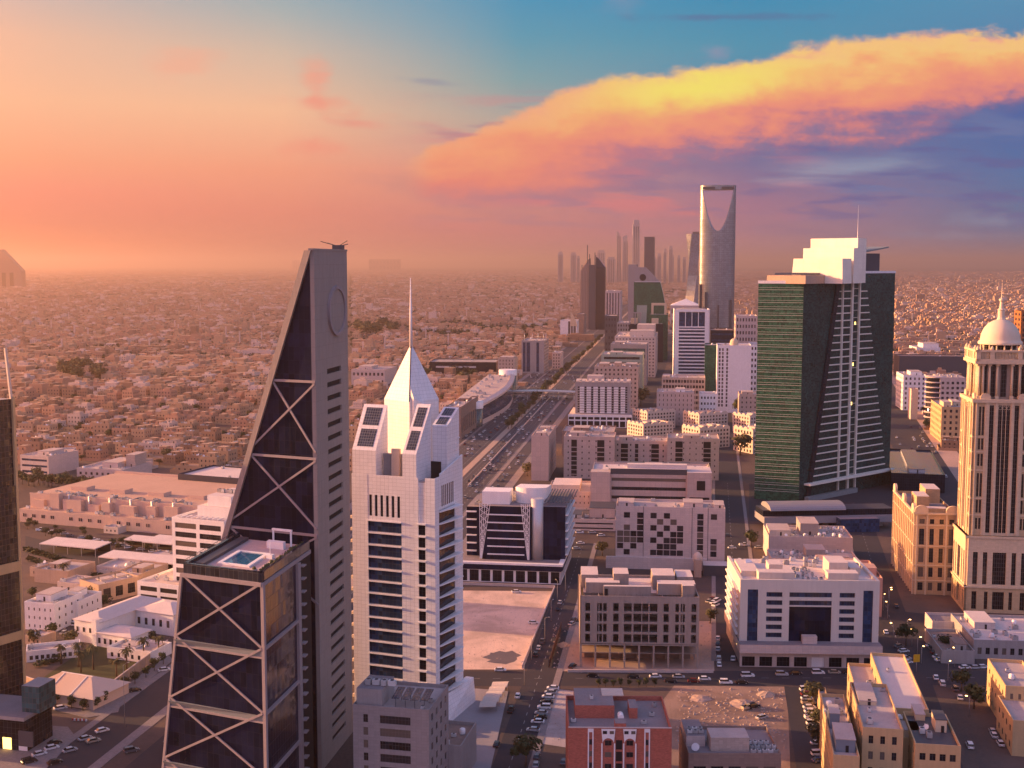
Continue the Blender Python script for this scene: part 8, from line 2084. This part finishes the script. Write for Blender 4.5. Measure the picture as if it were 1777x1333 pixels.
def house_proto(k, c, far):
    key = (k, c, far)
    if key in PROTO: return PROTO[key]
    W_, D, h, nm, bx = KINDS[k]; m = WALLS[c]; nf = 3 if h > 10 else 2 if h > 6 else 1
    if not far:
        r = building('house', 'house', 'house', ((0, 0), 0, W_), D, h, m, front=F(4, nf, .32, .42, z0=.4), right=F(3, nf, .3, .42, z0=.4), boxes=bx, acs=4, roof=M_HROOF, par=.9, dep=.25, seed=k + 3); FOOT.pop()
        b = MB(); b.box(-2.5, W_ + 2.5, -3.2, -3.0, 0, 2.4, m); b.box(-2.7, -2.5, -3.2, D + 2.6, 0, 2.4, m); b.box(W_ + 2.5, W_ + 2.7, -3.2, D + 2.6, 0, 2.4, m); b.box(-2.5, W_ + 2.5, D + 2.4, D + 2.6, 0, 2.4, m); part('yard_wall', b, r)
        PROTO[key] = r; return r
    b = MB(); b.box(.25, W_ - .25, .25, D - .25, 0, h - .9, m, M_HROOF, False)
    for f, L in ((Fr(0, 0), W_), (Fr(W_, 0, math.pi / 2), D), (Fr(W_, D, math.pi), W_), (Fr(0, D, -math.pi / 2), D)): b.ob(f, .25, L - .25, -.25, 0, 0, h, m)
    for x in bx: b.box(x[0] * W_, x[1] * W_, x[2] * D, x[3] * D, h - .9, h - .9 + x[4], m, M_HROOF)
    b.box(-2.5, W_ + 2.5, -3.2, -3.0, 0, 2.4, m); b.box(-2.7, -2.5, -3.2, D + 2.6, 0, 2.4, m); b.box(W_ + 2.5, W_ + 2.7, -3.2, D + 2.6, 0, 2.4, m)
    for f, L, n in ((Fr(0, 0), W_, 4), (Fr(W_, 0, math.pi / 2), D, 3), (Fr(0, D, -math.pi / 2), D, 3)):
        for p, q in cells(L, n, .3, .6):
            for r0, r1 in storeys(.4, h - 1, nf, .42): b.ob(f, p, q, 0, .03, r0, r1, M_DARK)
    PROTO[key] = b.mesh('house'); return PROTO[key]
rs = random.Random(5)
def rows(y_start, y_end, deg, pitch, gap_every=2):
    u = (math.cos(rad(deg)), -math.sin(rad(deg))); v = (math.sin(rad(deg)), math.cos(rad(deg))); j = 0; d = y_start
    while d < y_end:
        yield j, u, v, d; j += 1; d += pitch * (1.0 if j % gap_every else 1.5)
def blocks(y0, y1, P, Q, gap, half, deg=17):
    """plots P wide and Q deep in blocks of eight by two rows, with lanes between the blocks"""
    u = (math.cos(rad(deg)), -math.sin(rad(deg))); d, j = y0 - half * .32, 0
    while d < y1 + half * .32:
        n = int(half / P); s0 = -n * P - (n // 8) * gap
        for k in range(2 * n):
            s = s0 + k * P + (k // 8) * gap + (k // 24) * gap * 1.6 + (j // 8 % 3) * P * 2.6; x, y = u[0] * s, d + u[1] * s
            if y0 <= y < y1: yield x, y, j
        j += 1; d += Q + (gap if j % 2 == 0 else 0) + (gap * 1.8 if j % 10 == 0 else 0)
cand = []
for x, y, j in blocks(560, 2050, 20.5, 20.0, 11, 1150):
    if x < -40 and y < 905 + (-x - 150) * .25: continue
    hx = -47 + (y - 898) * .1334
    if -62 < x - hx < 60 or (hx - 10 < x < 300 + (y - 900) * .2 and y < 2000): continue
    if rs.random() < .06 or not free(x + 8, y + 6, 5) or not seen(x + 8, y + 6): continue
    cand.append((y, x, j))
cand.sort()
near, rest = cand[:300], cand[300:]
rowmap = {}
for y, x, j in near: rowmap.setdefault((j, x > 0), []).append((x, y))
rank = {}
for side in (False, True):
    for i, k in enumerate(sorted(q for q in rowmap if q[1] == side)): rank[k] = i
protos_used = set()
for k_, lst in sorted(rowmap.items()):
    lst.sort()
    for i, (x, y) in enumerate(lst):
        kd = rs.choice((0, 0, 1, 1, 2, 3, 4, 5)); c = rs.choice(('cream', 'cream', 'pink', 'pink', 'beige', 'white')); far = y > 1180
        lab = '%s %s house, %s from left, %s row %s' % (c, KINDS[kd][3], ordn(i), ordn(rank[k_]), 'of the left district' if not k_[1] else 'right of the green tower')
        pr = house_proto(kd, c, far); rz = -rad(17) + rs.choice((0, 0, 0, math.pi / 2, -math.pi / 2)) * 0 + rs.uniform(-.03, .03)
        if far: o = bpy.data.objects.new('house', pr); COL.objects.link(o)
        elif (kd, c) not in protos_used: protos_used.add((kd, c)); o = pr
        else: o = copy_tree(pr)
        o.location = (x, y, 0); o.rotation_euler = (0, 0, rz); s_ = rs.uniform(.9, 1.12); o.scale = (s_, s_, rs.uniform(.85, 1.2)); setp(o, lab, 'house', 'houses of the low districts')
# the countless houses farther off: one object
import numpy as np
HV, HF, HM = [], [], []
def hbox(x, y, w, d, h, m, z=0.0, ca=1.0, sa=0.0, roof=None):
    i = len(HV)
    for zz in (z, z + h):
        for a, b in ((0, 0), (w, 0), (w, d), (0, d)): HV.append((x + a * ca - b * sa, y + a * sa + b * ca, zz))
    HF.extend(((i, i + 1, i + 5, i + 4), (i + 1, i + 2, i + 6, i + 5), (i + 2, i + 3, i + 7, i + 6), (i + 3, i, i + 4, i + 7), (i + 4, i + 5, i + 6, i + 7))); HM.extend((m, m, m, m, 4 if roof is None else roof))
ca, sa = math.cos(-rad(17)), math.sin(-rad(17))
def far_house(x, y, sc=1.0, win=False):
    w, d, h = rs.uniform(11, 20) * sc * (rs.uniform(1.6, 3.4) if rs.random() < .07 else 1), rs.uniform(11, 17) * sc, rs.choice((4.5, 7, 7.5, 8, 8.5, 11, 12)) * rs.uniform(.9, 1.1) * (1 if rs.random() > .012 else 2.2); m = rs.choice((0, 0, 1, 1, 2, 3))
    hbox(x, y, w, d, h, m, 0, ca, sa, 4 if rs.random() < .8 else m)
    if rs.random() < .8: q = rs.uniform(.1, .5); hbox(x + w * q * ca, y + w * q * sa + d * .3, w * .4, d * .4, rs.uniform(2.2, 3.4), m, h, ca, sa)
    if win:
        for k in range(3):
            for r in range(2 if h > 6 else 1): hbox(x + (w * (.15 + .28 * k)) * ca + .06 * sa, y + (w * (.15 + .28 * k)) * sa - .06 * ca, 1.3, .1, 1.6, 5, 1.4 + 3.4 * r, ca, sa, 5)
for y, x, j in rest: far_house(x, y, 1, True)
TR = []
def band(y0, y1, px_, py_, sc, win, deg):
    global ca, sa
    ca, sa = math.cos(-rad(deg)), math.sin(-rad(deg))
    for x, y, j in blocks(y0, y1, px_, py_, 11 * sc, y1 * .46 + 500, deg):
        hx = -47 + (y - 898) * .1334
        if abs(x - hx) < 62 or (hx - 30 < x < hx + 330 and y < 2800) or not seen(x, y): continue
        f = .6 * (math.sin(x * .0031 + 1.7) * math.sin(y * .0023 + .6) + math.sin(x * .0011 - y * .0016)) + .6 * math.sin(x * .021 + 2) * math.sin(y * .013)
        if f > 1.12 or rs.random() < .09:
            if rs.random() < .6: TR.append((x, y, sc))
            continue
        if not free(x + 8, y + 6, 2): continue
        far_house(x + rs.uniform(-1, 1), y + rs.uniform(-1, 1), sc, win)
        if sc < 1.5: hbox(x - 1.5, y - 1.2, px_ - .5, .3, 2.4, rs.choice((0, 1, 3)), 0, ca, sa); hbox(x - 1.5, y - 1, .3, py_ - 1, 2.4, rs.choice((0, 1, 2)), 0, ca, sa)
        if rs.random() < .012: hbox(x, y - 2, 2.2, 2.2, rs.uniform(18, 30), 3, 0, ca, sa)
        if rs.random() < .55: TR.append((x - 3, y - 2, sc * .8))
band(2051, 3000, 20, 20, 1.0, True, 12); band(3000, 5200, 22, 23, 1.12, False, 5); band(5200, 9000, 36, 38, 1.8, False, 10); band(9000, 24000, 90, 95, 4.0, False, 14)
me = bpy.data.meshes.new('far_houses'); me.from_pydata(HV, [], HF)
for m in ('cream', 'pink', 'beige', 'white'): me.materials.append(WALLS[m])
me.materials.append(M_HROOF); me.materials.append(M_DARK); me.polygons.foreach_set('material_index', HM)
o = bpy.data.objects.new('far_houses', me); COL.objects.link(o); setp(o, 'countless low flat-roofed houses spreading to the hazy horizon', 'houses', None, 'stuff')
# trees between the nearer houses, then the far ones as one object
tr = [(y, x) for y, x, j in cand]; k = 0
for y, x in tr:
    if rs.random() < .45:
        tx, ty = x - 2.5, y - 4 + rs.uniform(-2, 2)
        if k >= 95: TR.append((tx, ty, .5)); continue
        if free(tx, ty, -4) and seen(tx, ty): k += 1; plant('tree', tx, ty, rs.uniform(.8, 1.5), 'dark green tree squeezed between low houses of the %s district' % ('left' if x < 0 else 'right'), 'trees between the houses')
b = MB(); m2 = M_LEAF
TV, TF = [], []
for x, y, sc in TR:
    if not seen(x, y): continue
    for q in range(4 if sc < 1.5 else 3):
        cx_, cy_, r, h = x + rs.uniform(-7, 7) * sc, y + rs.uniform(-5, 5) * sc, rs.uniform(2, 4) * sc ** .7, rs.uniform(4, 8)
        for e in range(18):
            p = Vector((cx_, cy_, h * .6)) + Vector((rs.gauss(0, .45) * r, rs.gauss(0, .45) * r, rs.gauss(0, .4) * h * .5)); a = Vector((rs.uniform(-1, 1), rs.uniform(-1, 1), rs.uniform(-1, 1))).normalized() * r * .5; c_ = a.orthogonal().normalized() * r * .5; i = len(TV); TV += [tuple(p + a), tuple(p + c_), tuple(p - a), tuple(p - c_)]; TF.append((i, i + 1, i + 2, i + 3))
me = bpy.data.meshes.new('far_trees'); me.from_pydata(TV, [], TF); me.materials.append(M_LEAF)
o = bpy.data.objects.new('far_trees', me); COL.objects.link(o); setp(o, 'dark clumps of trees scattered among the far houses', 'trees', None, 'stuff')

# ================================================================== the dusty air
HAZE_DENSITY, HAZE_ANISO, HAZE_COL = 8.0e-5, 0.76, (1.0, 0.75, 0.65)
hz = MB(); hz.box(-42100, 42100, -6200, 62100, -1.0, 322.0, None) if False else None
hme = bpy.data.meshes.new('haze'); _x0, _x1, _y0, _y1, _z0, _z1 = -42100, 42100, -6200, 62100, -1.0, 330.0
hme.from_pydata([(x, y, z) for z in (_z0, _z1) for x, y in ((_x0, _y0), (_x1, _y0), (_x1, _y1), (_x0, _y1))], [], [(0, 3, 2, 1), (4, 5, 6, 7), (0, 1, 5, 4), (1, 2, 6, 5), (2, 3, 7, 6), (3, 0, 4, 7)])
hm = bpy.data.materials.new('dusty_air'); hm.use_nodes = True; ht_ = NT(hm.node_tree); ht_.n.clear()
ho = ht_.new('ShaderNodeOutputMaterial'); hv = ht_.new('ShaderNodeVolumePrincipled')
hv.inputs['Density'].default_value = HAZE_DENSITY; hv.inputs['Anisotropy'].default_value = HAZE_ANISO; hv.inputs['Color'].default_value = (*HAZE_COL, 1)
ht_.l.new(hv.outputs[0], ho.inputs['Volume']); hme.materials.append(hm)
hob = bpy.data.objects.new('haze', hme); COL.objects.link(hob); hob['kind'] = 'stuff'
